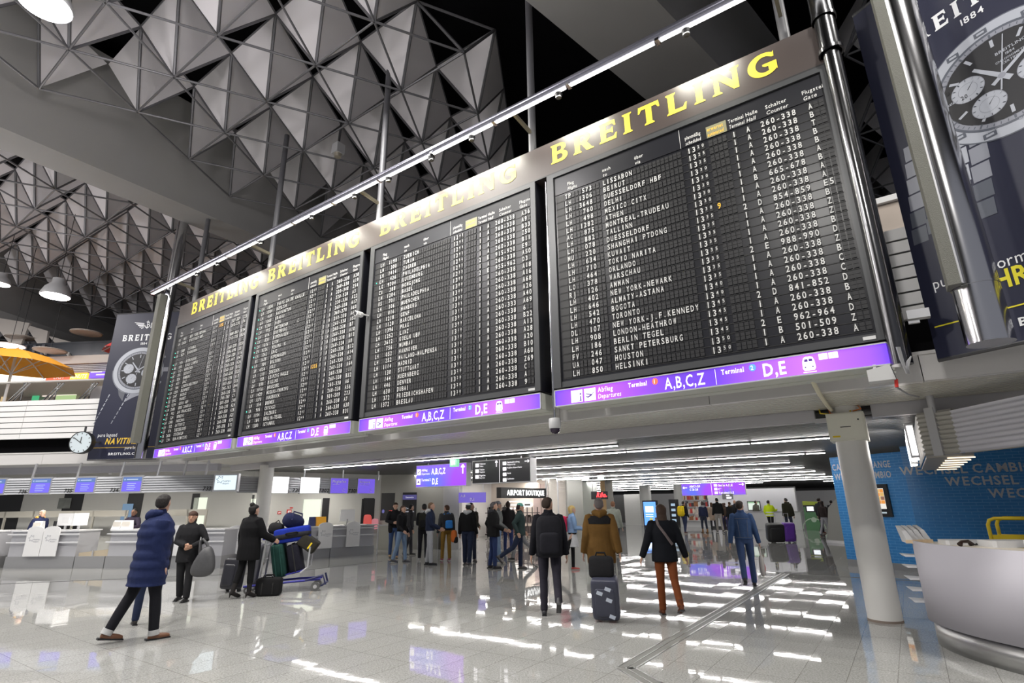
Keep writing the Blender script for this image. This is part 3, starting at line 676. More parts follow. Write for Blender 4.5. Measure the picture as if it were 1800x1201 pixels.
# ================================================================== HANGING ADVERTISING BANNERS (watch close-ups)
M_NAVY = mat('banner_navy', (.018, .020, .045), .45, spec=.4)
M_DIAL = mat('print_dial_black', (.012, .012, .016), .5)
M_SIL = mat('print_silver', (.27, .28, .33), .4); M_SIL2 = mat('print_pale', (.42, .44, .50), .4); M_SIL3 = mat('print_steel_dark', (.10, .11, .14), .4)
M_PW = mat('print_white', (.82, .83, .86), .5); M_GOLD = mat('print_gold', (.80, .52, .05), .5); M_PYEL = mat('print_yellow', (.75, .66, .03), .5)
def wings(m, cx, cz, w_, y, k=0):
    for s in (-1, 1):
        for q in range(5):
            z = cz + .07 - q * .035; L = w_ * (1 - q * .14)
            m.add([(cx + s * .10 * w_ / .4, y, z), (cx + s * L, y, z + .05 - q * .02), (cx + s * L * .94, y, z + .022 - q * .02), (cx + s * .10 * w_ / .4, y, z - .022)], [(0, 1, 2, 3) if s > 0 else (3, 2, 1, 0)], k)
    ringf(m, cx, cz, .075, .10, y - .0005, k, 24, 180, 360); m.box(cx - .012, cx + .012, y - .001, y, cz - .13, cz + .16, k); ringf(m, cx + .03, cz + .06, .03, .045, y, k, 16); ringf(m, cx + .035, cz - .03, .035, .05, y, k, 16)
    m.box(cx - .05, cx + .05, y - .001, y, cz + .10, cz + .12, k)
def watch(m, cx, cz, Rw, tilt, y, slide=True):
    # mats: 0 dial black, 1 silver, 2 pale, 3 dark steel
    s = .86
    def E(r0, r1, k, yy, a0=0, a1=360, n=64): ringf(m, cx, cz, r0, r1, yy, k, n, a0, a1, 1.12)
    disc(m, cx, cz, Rw * 1.12 * 1.02, Rw * 1.02, y, 3, 64); E(Rw * .80, Rw, 2, y - .001); E(Rw * .80, Rw * .84, 3, y - .0015); E(Rw * .72, Rw * .80, 1, y - .002)
    disc(m, cx, cz, Rw * .73 * 1.12, Rw * .73, y - .002, 0, 64)
    for i in range(60):
        a = 2 * math.pi * i / 60; L = .06 if i % 5 == 0 else .035
        c, sn = math.cos(a), math.sin(a); r1, r0 = Rw * .79, Rw * (.79 - L * 1.2)
        wv = .004 if i % 5 else .009
        m.add([(cx + (r0 * c - wv * sn) * 1.12, y - .003, cz + r0 * sn + wv * c), (cx + (r0 * c + wv * sn) * 1.12, y - .003, cz + r0 * sn - wv * c), (cx + (r1 * c + wv * sn) * 1.12, y - .003, cz + r1 * sn - wv * c), (cx + (r1 * c - wv * sn) * 1.12, y - .003, cz + r1 * sn + wv * c)], [(0, 1, 2, 3)], 3)
        if i % 5 == 0:
            r1, r0, wv = Rw * .68, Rw * .55, .014
            m.add([(cx + (r0 * c - wv * sn) * 1.12, y - .0035, cz + r0 * sn + wv * c), (cx + (r0 * c + wv * sn) * 1.12, y - .0035, cz + r0 * sn - wv * c), (cx + (r1 * c + wv * sn) * 1.12, y - .0035, cz + r1 * sn - wv * c), (cx + (r1 * c - wv * sn) * 1.12, y - .0035, cz + r1 * sn + wv * c)], [(3, 2, 1, 0)], 2)
    for (ux, uz), lab in (((-.40, .08), '40 20'), ((-.22, -.36), '9 6 3'), ((.36, -.12), '20')):
        px, pz = cx + ux * Rw * 1.12, cz + uz * Rw; r = Rw * .21
        disc(m, px, pz, r * 1.12, r, y - .004, 2, 32); ringf(m, px, pz, r * .55, r * .58, y - .0045, 1, 32, sx=1.12); ringf(m, px, pz, r * .96, r, y - .0045, 1, 32, sx=1.12)
        m.add([(px - .006, y - .005, pz), (px + .006, y - .005, pz), (px + r * .55, y - .005, pz + r * .6)], [(0, 1, 2)], 0)
        for i in range(12):
            a = 2 * math.pi * i / 12; c, sn = math.cos(a), math.sin(a)
            m.add([(px + r * .78 * c * 1.12 - .004, y - .005, pz + r * .78 * sn - .004), (px + r * .94 * c * 1.12 - .004, y - .005, pz + r * .94 * sn - .004), (px + r * .94 * c * 1.12 + .004, y - .005, pz + r * .94 * sn + .004), (px + r * .78 * c * 1.12 + .004, y - .005, pz + r * .78 * sn + .004)], [(0, 1, 2, 3), (3, 2, 1, 0)], 3)
    def hand(a, L, wv, tail=.1):
        a = R(a); c, sn = math.cos(a), math.sin(a)
        m.add([(cx + (-tail * c - wv * sn) * 1.12, y - .006, cz - tail * sn + wv * c), (cx + (-tail * c + wv * sn) * 1.12, y - .006, cz - tail * sn - wv * c), (cx + (L * c + wv * .6 * sn) * 1.12, y - .006, cz + L * sn - wv * .6 * c), (cx + (L * c - wv * .6 * sn) * 1.12, y - .006, cz + L * sn + wv * .6 * c)], [(0, 1, 2, 3)], 2)
    hand(128, Rw * .45, .026); hand(35, Rw * .62, .02); hand(78, Rw * .68, .007, .16); disc(m, cx, cz, .035, .032, y - .007, 1, 16)
    # pushers, crown, lugs
    for a, L in ((0, .16), (32, .12), (-32, .12)):
        c, sn = math.cos(R(a)), math.sin(R(a)); bx, bz = cx + Rw * 1.14 * c, cz + Rw * sn; v = .07
        m.add([(bx - v * sn, y - .0005, bz + v * c), (bx + v * sn, y - .0005, bz - v * c), (bx + L * c + v * sn, y - .0005, bz + L * sn - v * c), (bx + L * c - v * sn, y - .0005, bz + L * sn + v * c)], [(0, 1, 2, 3)], 1)
def ad_banner(name, lab, org, deg, wdt, h, kind):
    t = thing(name, lab, 'banner', org, R(deg))
    m = MB(); m.box(0, wdt, .0, .04, 0, h); m.build('fabric', M_NAVY, t)
    m = MB(); m.tube([(0, .02, h), (wdt, .02, h)], .03, 8); m.tube([(0, .02, 0), (wdt, .02, 0)], .025, 8); m.build('tension_rod', M_DARK, t)
    m = MB(); y = -.004
    wings(m, 1.16, 4.36, .48, y, 1)
    logotype(m, 'BREITLING', .37, 3.83, .21, 1.72, y, 1); m.text('1884', 1.05, 3.68, .085, y, 1, 1, 1.0)
    if kind == 'pilot':
        m.text('pure legend', .21, .70, .115, y, 1, 0, .82); m.text('NAVITIMER', .50, .47, .19, y, 2, 2, .80, shear=.22); m.text('pure breitling', 1.2, .30, .10, y, 1, 0, .85)
        m.box(.05, wdt - .05, y, -.001, .355, .365, 2); m.text('BREITLING.COM', .68, .13, .075, y, 1, 2, 1.35)
    else:
        m.text('pure performance', .14, .79, .13, y, 1, 0, .82); m.text('C', .30, .58, .2, y, 3, 2, .8); m.text('HRONOMAT', .68, .58, .2, y, 3, 2, .8); m.box(.05, wdt - .05, y, -.001, .36, .375, 3); m.text('BREITLING.COM', .78, .16, .085, y, 1, 2, 1.3)
    m.build('lettering', [M_DIAL, M_PW, M_GOLD, M_PYEL], t)
    m = MB()
    # bracelet or strap behind the case
    if kind == 'pilot':
        for sx in (-1, 1):
            m.add([(1.14 + sx * .30, -.003, 2.12), (1.14 + sx * .62, -.003, 2.35), (1.14 + sx * .50, -.003, 2.0), (1.14 + sx * .34, -.003, 1.82)], [(0, 1, 2, 3), (3, 2, 1, 0)], 1)
        for k in range(7):
            for x0, dx in ((.30, -.05), (.95, -.06)):
                x, z = x0 + dx * k, 2.05 - k * .14
                m.add([(x, -.003, z), (x + .035, -.003, z), (x - .01, -.003, z - .10), (x - .035, -.003, z - .10)], [(3, 2, 1, 0)], 2 if k < 4 else 1)
        m.add([(.85, -.003, 1.78), (1.05, -.003, 2.1), (1.35, -.003, 2.18), (1.55, -.003, 2.08), (1.12, -.003, 1.92)], [(4, 3, 2, 1, 0)], 1)
        watch(m, 1.14, 2.82, .76, 0, -.004)
        for i in range(72):
            a = R(180 + i * 2.5); c, sn = math.cos(a), math.sin(a); r = .775
            m.add([(1.14 + r * c * 1.12 - .012, -.0035, 2.82 + r * sn - .012), (1.14 + r * c * 1.12 + .012, -.0035, 2.82 + r * sn - .012), (1.14 + r * c * 1.12 + .012, -.0035, 2.82 + r * sn + .012), (1.14 + r * c * 1.12 - .012, -.0035, 2.82 + r * sn + .012)], [(0, 1, 2, 3)], 2)
    else:
        # steel bracelet of five rows of links running down and away
        for k in range(8):
            z1 = 2.62 - k * .21; z0 = z1 - .19
            for j, (xa, xb) in enumerate(((.18, .34), (.35, .46), (.47, .70), (.71, .82), (.83, 1.0))):
                sh = -.026 * k; kk = (1, 2, 3, 2, 1)[j] if k < 4 else 3
                dz = .06 if j % 2 else 0
                if k > 5: continue
                quad(m, [(xa + sh, z0 + dz), (xb + sh, z0 + dz), (xb + sh + .01, z1 + dz), (xa + sh + .01, z1 + dz)], -.003, kk)
        watch(m, 1.24, 2.83, .68, 0, -.004)
        for a in (150, 120, 95, 60, 195, 225, 250, 285):
            c, sn = math.cos(R(a)), math.sin(R(a)); px, pz = 1.24 + .62 * c * 1.12, 2.83 + .62 * sn
            m.box(px - .06, px + .06, -.0075, -.0065, pz - .03, pz + .03, 3); m.box(px - .035, px + .035, -.008, -.007, pz - .012, pz + .012, 2)
        m.text('10', 1.24 - .52, 2.95, .06, -.011, 0, 0, .9); m.text('20', .86, 2.80, .05, -.011, 0, 0, .9); m.text('40', .72, 2.82, .05, -.011, 0, 0, .9)
        m.text('BREITLING', 1.24, 3.08, .035, -.0085, 2, 1, 1.1); m.text('1884', 1.32, 3.03, .03, -.0085, 2, 1, 1.); m.text('CHRONOMETRE', 1.22, 2.98, .026, -.0085, 2, 1, 1.); m.text('CERTIFIE', 1.27, 2.94, .026, -.0085, 2, 1, 1.)
        m.text('SWISS', .98, 2.27, .022, -.0085, 2, 1, 1.); m.text('MADE', 1.26, 2.25, .022, -.0085, 2, 1, 1.); m.text('12', 1.55, 2.48, .07, -.0085, 2, 1, 1.)
    m.build('watch_print', [M_DIAL, M_SIL, M_SIL2, M_SIL3], t)
    return t
ad_banner('hanging_banner', 'dark blue hanging banner with gold lettering under pure legend and a pilot watch', (-13.234, 17.041, 3.13), A_WING, 2.27, 4.80, 'pilot')
ad_banner('hanging_banner', 'dark blue hanging banner with a very large steel chronograph behind the thick mast', (4.732, 5.826, 3.13), A_BLUE, 2.27, 4.88, 'steel')

# ================================================================== SMALL THINGS ROUND THE BOARDS
def cam_box(name, loc, rz, lab):
    t = thing(name, lab, 'camera', loc, rz)
    return t
p = at_n(975, 733, 7.28); p[2] = 2.93
t = thing('dome_camera', 'grey dome camera hanging from a rod between two departure boards', 'camera', p, TH)
m = MB(); m.tube([(0, 0, .0), (0, 0, .21)], .02, 10); m.build('stem', M_CHROME, t, True)
m = MB(); m.lathe([(.085, 0), (.095, -.012), (.095, -.13), (.088, -.16)], n=20); m.build('housing', M_GREY, t, True)
m = MB(); m.lathe([(.001, -.245), (.04, -.235), (.07, -.205), (.08, -.16)], n=20); m.build('dome', mat('smoked_dome', (.02, .01, .03), .08), t, True)
m = MB(); a = at_n(975, 733, 7.28); b_ = P(a @ dd, 7.28, ZSB + .02); m.tube([b_, P(a @ dd, 7.28, ZBB - .03)], .035, 12); tag(m.build('steel_rod', M_CHROME, smooth=True), 'thin bright steel rod in the gap before the board headed by Lissabon', 'rod')
p = at_n(632, 553, 7.0)
t = thing('bullet_camera', 'small white box camera between the boards headed by Paris and Zuerich', 'camera', p, TH)
m = MB(); m.bev(-.055, .055, -.10, .06, -.05, .05, .02, 0, 'y'); m.build('housing', M_WHITE, t)
m = MB(); m.lathe([(.035, 0), (.035, .03)], n=16); o = m.build('lens', M_BLACK, t, True); o.location = (-.01, -.095, 0); o.rotation_euler = (math.pi / 2, 0, 0)
m = MB(); m.bar((.05, .0, 0), (.09, .18, 0), .03); m.build('bracket', M_GREY, t)
p = at_n(1550, 660, 7.15)
t = thing('box_camera', 'white box camera with dark window under the corner of the last violet sign', 'camera', p, TH)
m = MB(); m.hexa([(-.13, -.08, -.07), (.12, -.08, -.07), (.12, .1, -.07), (-.13, .1, -.07)], [(-.13, -.08, .06), (.09, -.08, .10), (.09, .1, .10), (-.13, .1, .06)]); m.build('housing', mat('camera_white', (.5, .5, .5), .5), t)
m = MB(); m.hexa([(.105, -.07, -.05), (.125, -.07, -.05), (.125, .09, -.05), (.105, .09, -.05)], [(.08, -.07, .09), (.1, -.07, .09), (.1, .09, .09), (.08, .09, .09)]); m.build('window', M_BLACK, t)
m = MB(); m.bar((-.05, .02, .06), (-.05, .06, .16), .03); m.build('bracket', M_GREY, t)
m = MB(); q = [p + dd * .12 + [0, 0, -.06], p + dd * .11 + [0, 0, -.15]]; e = at_z(1615, 698, 3.04)
m.tube(q, .018, 8); m.tube([q[1], q[1] * .6 + e * .4 + [0, 0, -.03], e], .012, 8, 1); tag(m.build('cable_conduit', [M_RED, M_MIDGREY]), 'grey cable running from the white box camera back to the slatted soffit', 'cable')
m = MB(); p1 = at_z(1428, 672, 3.07); p2 = at_n(1462, 722, 9.86); m.tube([p1 + [0, 0, .03], p1 * .7 + p2 * .3 - [0, 0, .03], p1 * .3 + p2 * .7 - [0, 0, .03], p2], .03, 8); tag(m.build('cable_duct', mat('cream_plastic', (.7, .66, .5), .5)), 'cream cable duct crossing the slatted soffit to the exchange pillar', 'duct')
m = MB(); pc = P(.18, 7.1, 3.1)
for k in range(4): m.tube([pc + [-.1 + k * .012, -.12, .12], pc + [-.09 + k * .012, -.12, -.02 - k * .03], pc + [-.05 + k * .01, -.11, -.17], pc + [-.02, -.12, -.04 - k * .02], pc + [.05, -.1, .02]], .006, 6)
tag(m.build('cable_loop', M_MIDGREY), 'bundle of loose grey cables hanging beside the polished steel post', 'cable')
a, b_ = at_n(1594, 556, 7.25), at_n(1634, 550, 7.25); m = MB(); m.bar(a, b_, .10, .10); m.bar(a - [0, 0, .08], (a + b_) / 2 - [0, 0, .08], .04, .03); tag(m.build('steel_bracket', M_ALU), 'short bright metal bracket between the steel post and the hanging banner', 'bracket')
# station clock in front of the parapet
p = at_pl(141.5, 778, n5, C5 - .9)
t = thing('wall_clock', 'round white clock with black hands beside the pure legend banner', 'clock', p, R(4))
m = MB(); r = .33
def rotx(o): o.rotation_euler = (math.pi / 2, 0, 0); return o
m.lathe([(r, 0), (r, -.16), (r * .96, -.18)], n=40); rotx(m.build('case', M_BLACK, t, True))
m = MB(); m.lathe([(r * .93, .0), (r * .93, .004)], n=40); rotx(m.build('dial', mat('clock_dial', (.62, .70, .75), .4), t))
m = MB(); m.lathe([(r, -.01), (r * 1.0, .012), (r * .94, .012), (r * .93, 0)], n=40); rotx(m.build('bezel', M_BLACK, t, True))
m = MB()
for i in range(12):
    a = R(30 * i); c, sn = math.cos(a), math.sin(a); m.bar((r * .74 * c, -.006, r * .74 * sn), (r * .88 * c, -.006, r * .88 * sn), .018, .004, up=(0, 1, 0))
m.build('hour_marks', M_BTXT, t)
m = MB(); a = R(90 - 0); m.bar((0, -.010, 0), (.17 * math.sin(R(3)), -.010, .17 * math.cos(R(3))), .022, .004, up=(0, 1, 0)); m.build('hour_hand', M_BTXT, t)
m = MB(); m.bar((.05 * math.sin(R(125)), -.014, .05 * math.cos(R(125))), (.26 * math.sin(R(-55)), -.014, .26 * math.cos(R(-55))), .018, .004, up=(0, 1, 0)); m.build('minute_hand', M_BTXT, t)
m = MB(); m.tube([(0, .09, .28), (0, .09, .5)], .03, 8); m.bar((0, .09, -.02), (.2, .75, .1), .05); m.build('mount', M_DARK, t)
# pendant lamps
def pendant(px, py, z, rr, lab, bright, disk=False):
    p = at_z(px, py, z); t = thing('pendant_lamp', lab, 'lamp', p, 0)
    if disk:
        m = MB(); m.lathe([(.001, .02), (rr, .0), (rr, .03), (rr * .5, .07), (.02, .09)], n=28); m.build('shade', mat('disk_beige', (.42, .38, .34), .5), t, True)
    else:
        m = MB(); m.lathe([(rr, 0), (rr * 1.02, .05), (rr * .8, rr * .7), (rr * .45, rr * 1.1), (rr * .42, rr * 1.5), (.02, rr * 1.55)], n=28); m.build('shade', M_MIDGREY, t, True)
    m = MB(); m.lathe([(rr * .93, -.015), (rr * .93, -.005)], n=28); m.build('bulb', bright, t)
    m = MB(); m.tube([(0, 0, .05), (0, 0, 14.5 - z)], .012, 6); m.build('cord', M_BLACK, t)
MG = glow('pendant_glow', (1, .98, 1), 26); MG2 = glow('pendant_glow_soft', (1, .85, 1), 7); MOFF = mat('unlit_diffuser', (.62, .56, .52), .5)
pendant(78, 8, 10.6, .42, 'very bright pendant lamp high in the corner of the truss roof', glow('pendant_glow_max', (1, 1, 1), 60))
pendant(97, 521, 9.2, .46, 'bright bell shaped pendant lamp below the far truss roof', MG)
pendant(18, 608, 8.1, .50, 'lit disk lamp above the orange parasol', MG2, True)
pendant(152, 586, 8.9, .58, 'unlit pale disk lamp close to the pure legend banner', MOFF, True)
pendant(36, 594, 9.0, .55, 'unlit pale disk lamp hanging before the dark folded wall', MOFF, True)
pendant(88, 617, 8.0, .58, 'lowest unlit disk lamp beside the tip of the orange parasol', MOFF, True)
pendant(1, 500, 10.0, .3, 'small lit spot lamp below the far end of the concrete girder', glow('spot_small', (1, .98, .95), 12))
p = at_z(594, 270, 11.4)
t = thing('spotlight', 'small grey spotlight box hanging below the truss', 'spotlight', p, TH)
m = MB(); m.box(-.13, .13, -.13, .13, -.02, .3); m.build('housing', M_GREY, t)
m = MB(); m.lathe([(.09, -.12), (.11, -.02)], n=16); m.build('reflector', mat('warm_metal', (.6, .55, .45), .3, .8), t, True)
m = MB(); m.tube([(0, 0, .3), (0, 0, 1.2)], .02, 6); m.build('stem', M_DARK, t)
# ================================================================== LOW HALL: CEILING LIGHT RUNS
M_STRIP = glow('ceiling_strip', (1, .97, .94), 38.)
def strip_run(n, s0, s1, z=2.9):
    t = thing('ceiling_light', 'fluorescent light run in the dark slatted ceiling of the low hall', 'ceiling light', P(0, n, 0), TH, 'fluorescent runs in the slatted ceiling')
    m = MB(); m.box(s0, s1, -.04, .04, z - .035, z + .02); m.build('housing', M_DARK, t)
    L = 2.9; x = s0; 
    while x < s1 - .3:
        mm = MB(); mm.box(x + .03, min(s1, x + L) - .03, -.025, .025, z - .05, z - .036); mm.build('tube', M_STRIP, t); x += L
    return t
strip_run(11.2, sleft(11.2) + 3.0, float(at_n(1087, 786, 11.2) @ dd))
for n, s0, s1 in ((12.75, float(at_n(930, 818, 12.75) @ dd), -.80), (16.7, -19.5, -1.6), (20.1, -20, -3.0), (23.6, -19, -3.05), (27.0, -19, -3.1), (30.4, -19, -3.1), (33.9, -19, -3.1), (37.4, -21, -3.2), (41, -21, -8), (46, -24, -11), (53, -30, -14)):
    strip_run(n, s0, s1)
for n in (42, 48): strip_run(n, -4.5, 4)
t = thing('ceiling_light', 'short bright fluorescent fitting hung below the runs behind the black shop direction sign', 'ceiling light', (0, 0, 0))
a, b_ = at_z(979, 843, 2.78), at_z(1034, 841, 2.78); m = MB(); m.bar(a, b_, .09, .05); m.build('tube', M_STRIP, t); m = MB(); m.bar(a + [0, 0, .045], b_ + [0, 0, .045], .12, .04); m.bar((a + b_) / 2 + [0, 0, .05], (a + b_) / 2 + [0, 0, .14], .05); m.build('housing', M_GREY, t); rebase(t, (a + b_) / 2)
# ================================================================== CHECK-IN DESKS UNDER THE WING
M_DESK = mat('desk_silver', (.50, .50, .53), .3, .35); M_PLINTH = mat('plinth_steel', (.42, .42, .43), .28, .6)
M_PANEL = mat('white_panel', (.72, .72, .73), .4); M_LOGOG = mat('logo_grey', (.30, .31, .36), .5); M_RAIL = mat('rail_white', (.8, .8, .82), .25, .3)
def star_logo(m, x, z, s, y, k=0, txt=True):
    for a0 in (20, 80, 140, 200, 260):
        c, sn = math.cos(R(a0)), math.sin(R(a0)); c2, s2 = math.cos(R(a0 + 34)), math.sin(R(a0 + 34))
        m.bar((x + s * .5 * c, y, z + s * .5 * sn), (x + s * c2, y, z + s * s2), s * .09, .002, k, (0, 1, 0)); m.bar((x + s * c2, y, z + s * s2), (x + s * .55 * math.cos(R(a0 + 62)), y, z + s * .55 * math.sin(R(a0 + 62))), s * .09, .002, k, (0, 1, 0))
    if txt: m.text('Frankfurt', x + s * .7, z - s * .55, s * .42, y - .001, k, 1, .85, shear=.1); m.text('Airport', x + s * .75, z - s * 1.15, s * .42, y - .001, k, 1, .85, shear=.1)
CA = 15.9; oA = K - d5 * 0; oA = oA + n5 * (CA - float(oA @ n5))      # desk line A runs along the wing
def wing_x(px, py, c, z=None):
    q = at_pl(px, py, n5, c); return float((q - oA) @ d5)
pB0, pB1 = at_z(392, 995), at_z(657, 974.5); uB = (pB1 - pB0) / np.linalg.norm(pB1 - pB0); LB = float(np.linalg.norm(pB1 - pB0)); degB = math.degrees(math.atan2(uB[1], uB[0])); nB = np.array([-uB[1], uB[0], 0])
def desk(org, deg, L, lab, panels, plinth=.33, top=1.07, logo=True):
    t = thing('check_in_desk', lab, 'desk', org, R(deg), 'silver airline desks')
    m = MB(); m.box(0, L, 0, .9, 0, plinth); m.build('plinth', M_PLINTH, t)
    m = MB(); m.box(.02, L - .02, .03, .8, plinth, top - .04); m.build('body', M_DESK, t)
    m = MB(); m.box(0, L, -.02, .85, top - .04, top); m.build('counter_top', M_RAIL, t)
    for z in (top - .13, top - .36):
        m = MB(); m.box(-.05, L + .05, -.06, -.03, z, z + .035); m.build('rail', M_RAIL, t)
    for x, w_ in panels:
        m = MB(); zt = top + .02; poly = [(x - w_ / 2, plinth + .01), (x + w_ / 2, plinth + .01), (x + w_ / 2, zt)] + [(x + w_ / 2 * math.cos(R(a)), zt + .10 * math.sin(R(a))) for a in range(15, 180, 15)] + [(x - w_ / 2, zt)]
        m.prism_y(poly, -.09, -.07); o = m.build('front_panel', M_PANEL, t)
        m = MB(); star_logo(m, x - .08, top - .22, .10, -.092); m.build('panel_logo', M_LOGOG, o)
    return t
def xA(px, py=999):
    return float((at_z(px, py) - oA) @ d5)
x0, x1 = xA(12), xA(130)
desk(oA + d5 * x0, A_WING, x1 - x0, 'silver check-in desk with two arched white front panels', [((xA(40) + xA(68)) / 2 - x0 + .08, .52), ((xA(68) + xA(97)) / 2 - x0 + .08, .52)])
x2, x3 = xA(184), xA(300)
desk(oA + d5 * x2, A_WING, x3 - x2, 'silver check-in desk behind the man in the blue down coat', [(1.9, .5)])
x4 = xA(-70)
desk(oA + d5 * x4, A_WING, xA(-8) - x4, 'silver check-in desk cut off at the edge beside the worker with the orange collar', [(.4, .5)])
x5 = xA(388)
desk(oA + d5 * x3, A_WING, x5 - x3 - .05, 'silver check-in desk behind the woman with the grey shoulder bag', [(.28, 1.15)])
nb = 3; LBu = LB / nb; offs = [[.35], [.25, 1.35], [.55]]
pxs = [412, 516, 568, 617]
for i in range(nb):
    pn = []
    for px in pxs:
        r_ = ray(px, 960); A2 = np.array([[r_[0], -uB[0]], [r_[1], -uB[1]]]); s_ = np.linalg.solve(A2, pB0[:2])[1]
        if i * LBu <= s_ < (i + 1) * LBu: pn.append((s_ - i * LBu, .5))
    desk(pB0 + uB * LBu * i + uB * .01, degB, LBu - .02, ['silver ticket desk behind the woman pushing the loaded luggage trolley', 'silver ticket desk standing before the bright doorway with fire signs beside it', 'silver ticket desk ending at the thin white rail near the group of travellers'][i], pn, .30, 1.02)
m = MB(); e = pB1 + uB * .12; m.tube([e, e + [0, 0, 1.0], e + [0, 0, 1.02] - uB * .5], .025, 8); tag(m.build('guard_rail', M_RAIL, smooth=True), 'thin white end rail beside the last ticket desk', 'rail')
# baggage belt between desks
bx0, bx1 = x1 + .03, x2 - .03
t = thing('baggage_belt', 'short baggage belt in the gap between two check-in desks', 'belt', oA + d5 * bx0, R(A_WING))
m = MB(); m.box(0, bx1 - bx0, .0, 2.0, 0, .33); m.build('bed', M_PLINTH, t); m = MB(); m.hexa([(0, .1, .33), (bx1 - bx0, .1, .33), (bx1 - bx0, .16, .33), (0, .16, .33)], [(0, .1, .42), (bx1 - bx0, .1, .52), (bx1 - bx0, .16, .52), (0, .16, .42)]); m.build('side_board', mat('worn_beige', (.45, .38, .28), .5), t)
m = MB(); m.box((bx1 - bx0) * .5 - .02, (bx1 - bx0) * .5 + .02, .06, .1, .33, .5); m.build('bracket', M_ALU, t)
# back wall of the desks
M_BACK = mat('back_wall', (.50, .50, .48), .5)
cb_ = CA + 3.0
mb = MB()
def wbox(m, a0, a1, c0, c1, z0, z1, k=0):
    p = [oA + d5 * a + n5 * (c - CA) for a, c in ((a0, c0), (a1, c0), (a1, c1), (a0, c1))]
    m.hexa([q + [0, 0, z0] for q in p], [q + [0, 0, z1] for q in p], k)
xe = wing_x(440, 900, cb_)
wbox(mb, -28, xe, cb_, cb_ + .2, 0, 3.05); struct(mb.build('wall_desks', M_BACK))
pE = oA + d5 * xe + n5 * (cb_ - CA)
pW = at_y(664, 950, 23.3); 
mb = MB(); vE = np.array([pW[0] - pE[0], pW[1] - pE[1], 0]); LE = np.linalg.norm(vE); vE /= LE; nE = np.array([-vE[1], vE[0], 0]); cE = float(pE @ nE)
mb.hexa([q + [0, 0, 0] for q in (P(0, 0) * 0 + [pE[0], pE[1], 0], np.array([pW[0], pW[1], 0]), np.array([pW[0], pW[1], 0]) + nE * .2, np.array([pE[0], pE[1], 0]) + nE * .2)], [q + [0, 0, 3.05] for q in (np.array([pE[0], pE[1], 0]), np.array([pW[0], pW[1], 0]), np.array([pW[0], pW[1], 0]) + nE * .2, np.array([pE[0], pE[1], 0]) + nE * .2)])
struct(mb.build('wall_ticket_desks', M_BACK))
M_LITDOOR = glow('lit_doorway', (.90, .95, .78), 1.0); M_BLUEPIC = glow('blue_picture', (.25, .45, .7), .5)
def wallitem(name, px0, px1, py0, py1, n, c, m_, proud=.02, kind=True, lab=None, cat=None, frame=None):
    a, b = at_pl(px0, py1, n, c - proud), at_pl(px1, py1, n, c - proud); zt = at_pl((px0 + px1) / 2, py0, n, c - proud)[2]; zb = max(.0, min(a[2], b[2]))
    u = np.array([b[0] - a[0], b[1] - a[1], 0]); L = np.linalg.norm(u); u /= L
    t = thing(name, lab, cat, (a[0], a[1], zb), math.atan2(u[1], u[0])) if lab else None
    m = MB(); m.box(0, L, 0, proud, 0, zt - zb); o = m.build(name if not lab else 'panel', m_, t)
    if not lab: o.location = (a[0], a[1], zb); o.rotation_euler = (0, 0, math.atan2(u[1], u[0]))
    if frame and t is not None:
        m = MB(); f = .05; h = zt - zb
        m.box(-f, 0, -.02, proud, -f, h + f); m.box(L, L + f, -.02, proud, -f, h + f); m.box(0, L, -.02, proud, h, h + f); m.box(0, L, -.02, proud, -f, 0); m.build('frame', frame, t)
    if kind and not lab: struct(o)
    return t, L, zt - zb
cW = cb_
for i, (a, b, m_) in enumerate(((-30, 14, M_BLACK), (89, 124, M_BLACK), (205, 232, M_BLACK), (321, 334, M_BLACK))):
    wallitem('door_%d' % (i + 1), a, b, 868, 984, n5, cW, m_)
wallitem('window_1', 334, 357, 875, 926, n5, cW, M_LITDOOR)
wallitem('window_2', 436, 456, 877, 926, nE, cE, M_LITDOOR); wallitem('door_5', 433, 437, 870, 960, nE, cE, M_BLACK)
wallitem('window_3', 530, 561, 878, 926, nE, cE, M_LITDOOR); wallitem('door_6', 561, 573, 876, 960, nE, cE, M_BLACK); wallitem('door_7', 632, 655, 877, 950, nE, cE, M_BLACK)
wallitem('wall_picture', 100, 122, 876, 894, n5, cW - .03, mat('dim_landscape', (.16, .17, .16), .3, noise=.5, nscale=6), lab='dim landscape picture in the dark doorway behind the first desks', cat='picture')
wallitem('wall_poster', 211, 229, 886, 914, n5, cW - .03, M_BLUEPIC, lab='blue lit poster behind the man in the blue down coat', cat='poster')
m = MB(); wbox(m, wing_x(0, 900, cb_ - 1), wing_x(225, 900, cb_ - 1), cb_ - 1.0, cb_ - .97, 1.42, 1.62); wbox(m, wing_x(278, 900, cb_ - 1), wing_x(364, 900, cb_ - 1), cb_ - 1.0, cb_ - .97, 1.42, 1.62)
for a in (10, 60, 130, 165, 222, 282, 330, 362): wbox(m, wing_x(a, 900, cb_ - 1) - .03, wing_x(a, 900, cb_ - 1) + .03, cb_ - 1, cb_ - .95, 0, 1.62)
tag(m.build('privacy_screen', mat('satin_strip', (.45, .43, .38), .3, .3)), 'low satin metal privacy screen standing behind the check-in desks', 'screen')
for px0, px1, py0, py1, lab in ((488, 494, 899, 904, 'small red fire alarm sign'), (504, 512, 896, 903, 'upper red fire sign with white figures'), (504, 511, 906, 914, 'lower red fire sign with white figures'), (510, 515, 892, 894, 'thin red strip above the red fire signs')):
    t, L, h = wallitem('fire_sign', px0, px1, py0, py1, nE, cE, M_RED, lab=lab + ' on the wall behind the ticket desks', cat='sign')
    if h > .05: m = MB(); m.box(L * .2, L * .45, -.004, 0, h * .2, h * .75); m.box(L * .55, L * .8, -.004, 0, h * .35, h * .8); m.build('pictogram', M_WTXT, t)
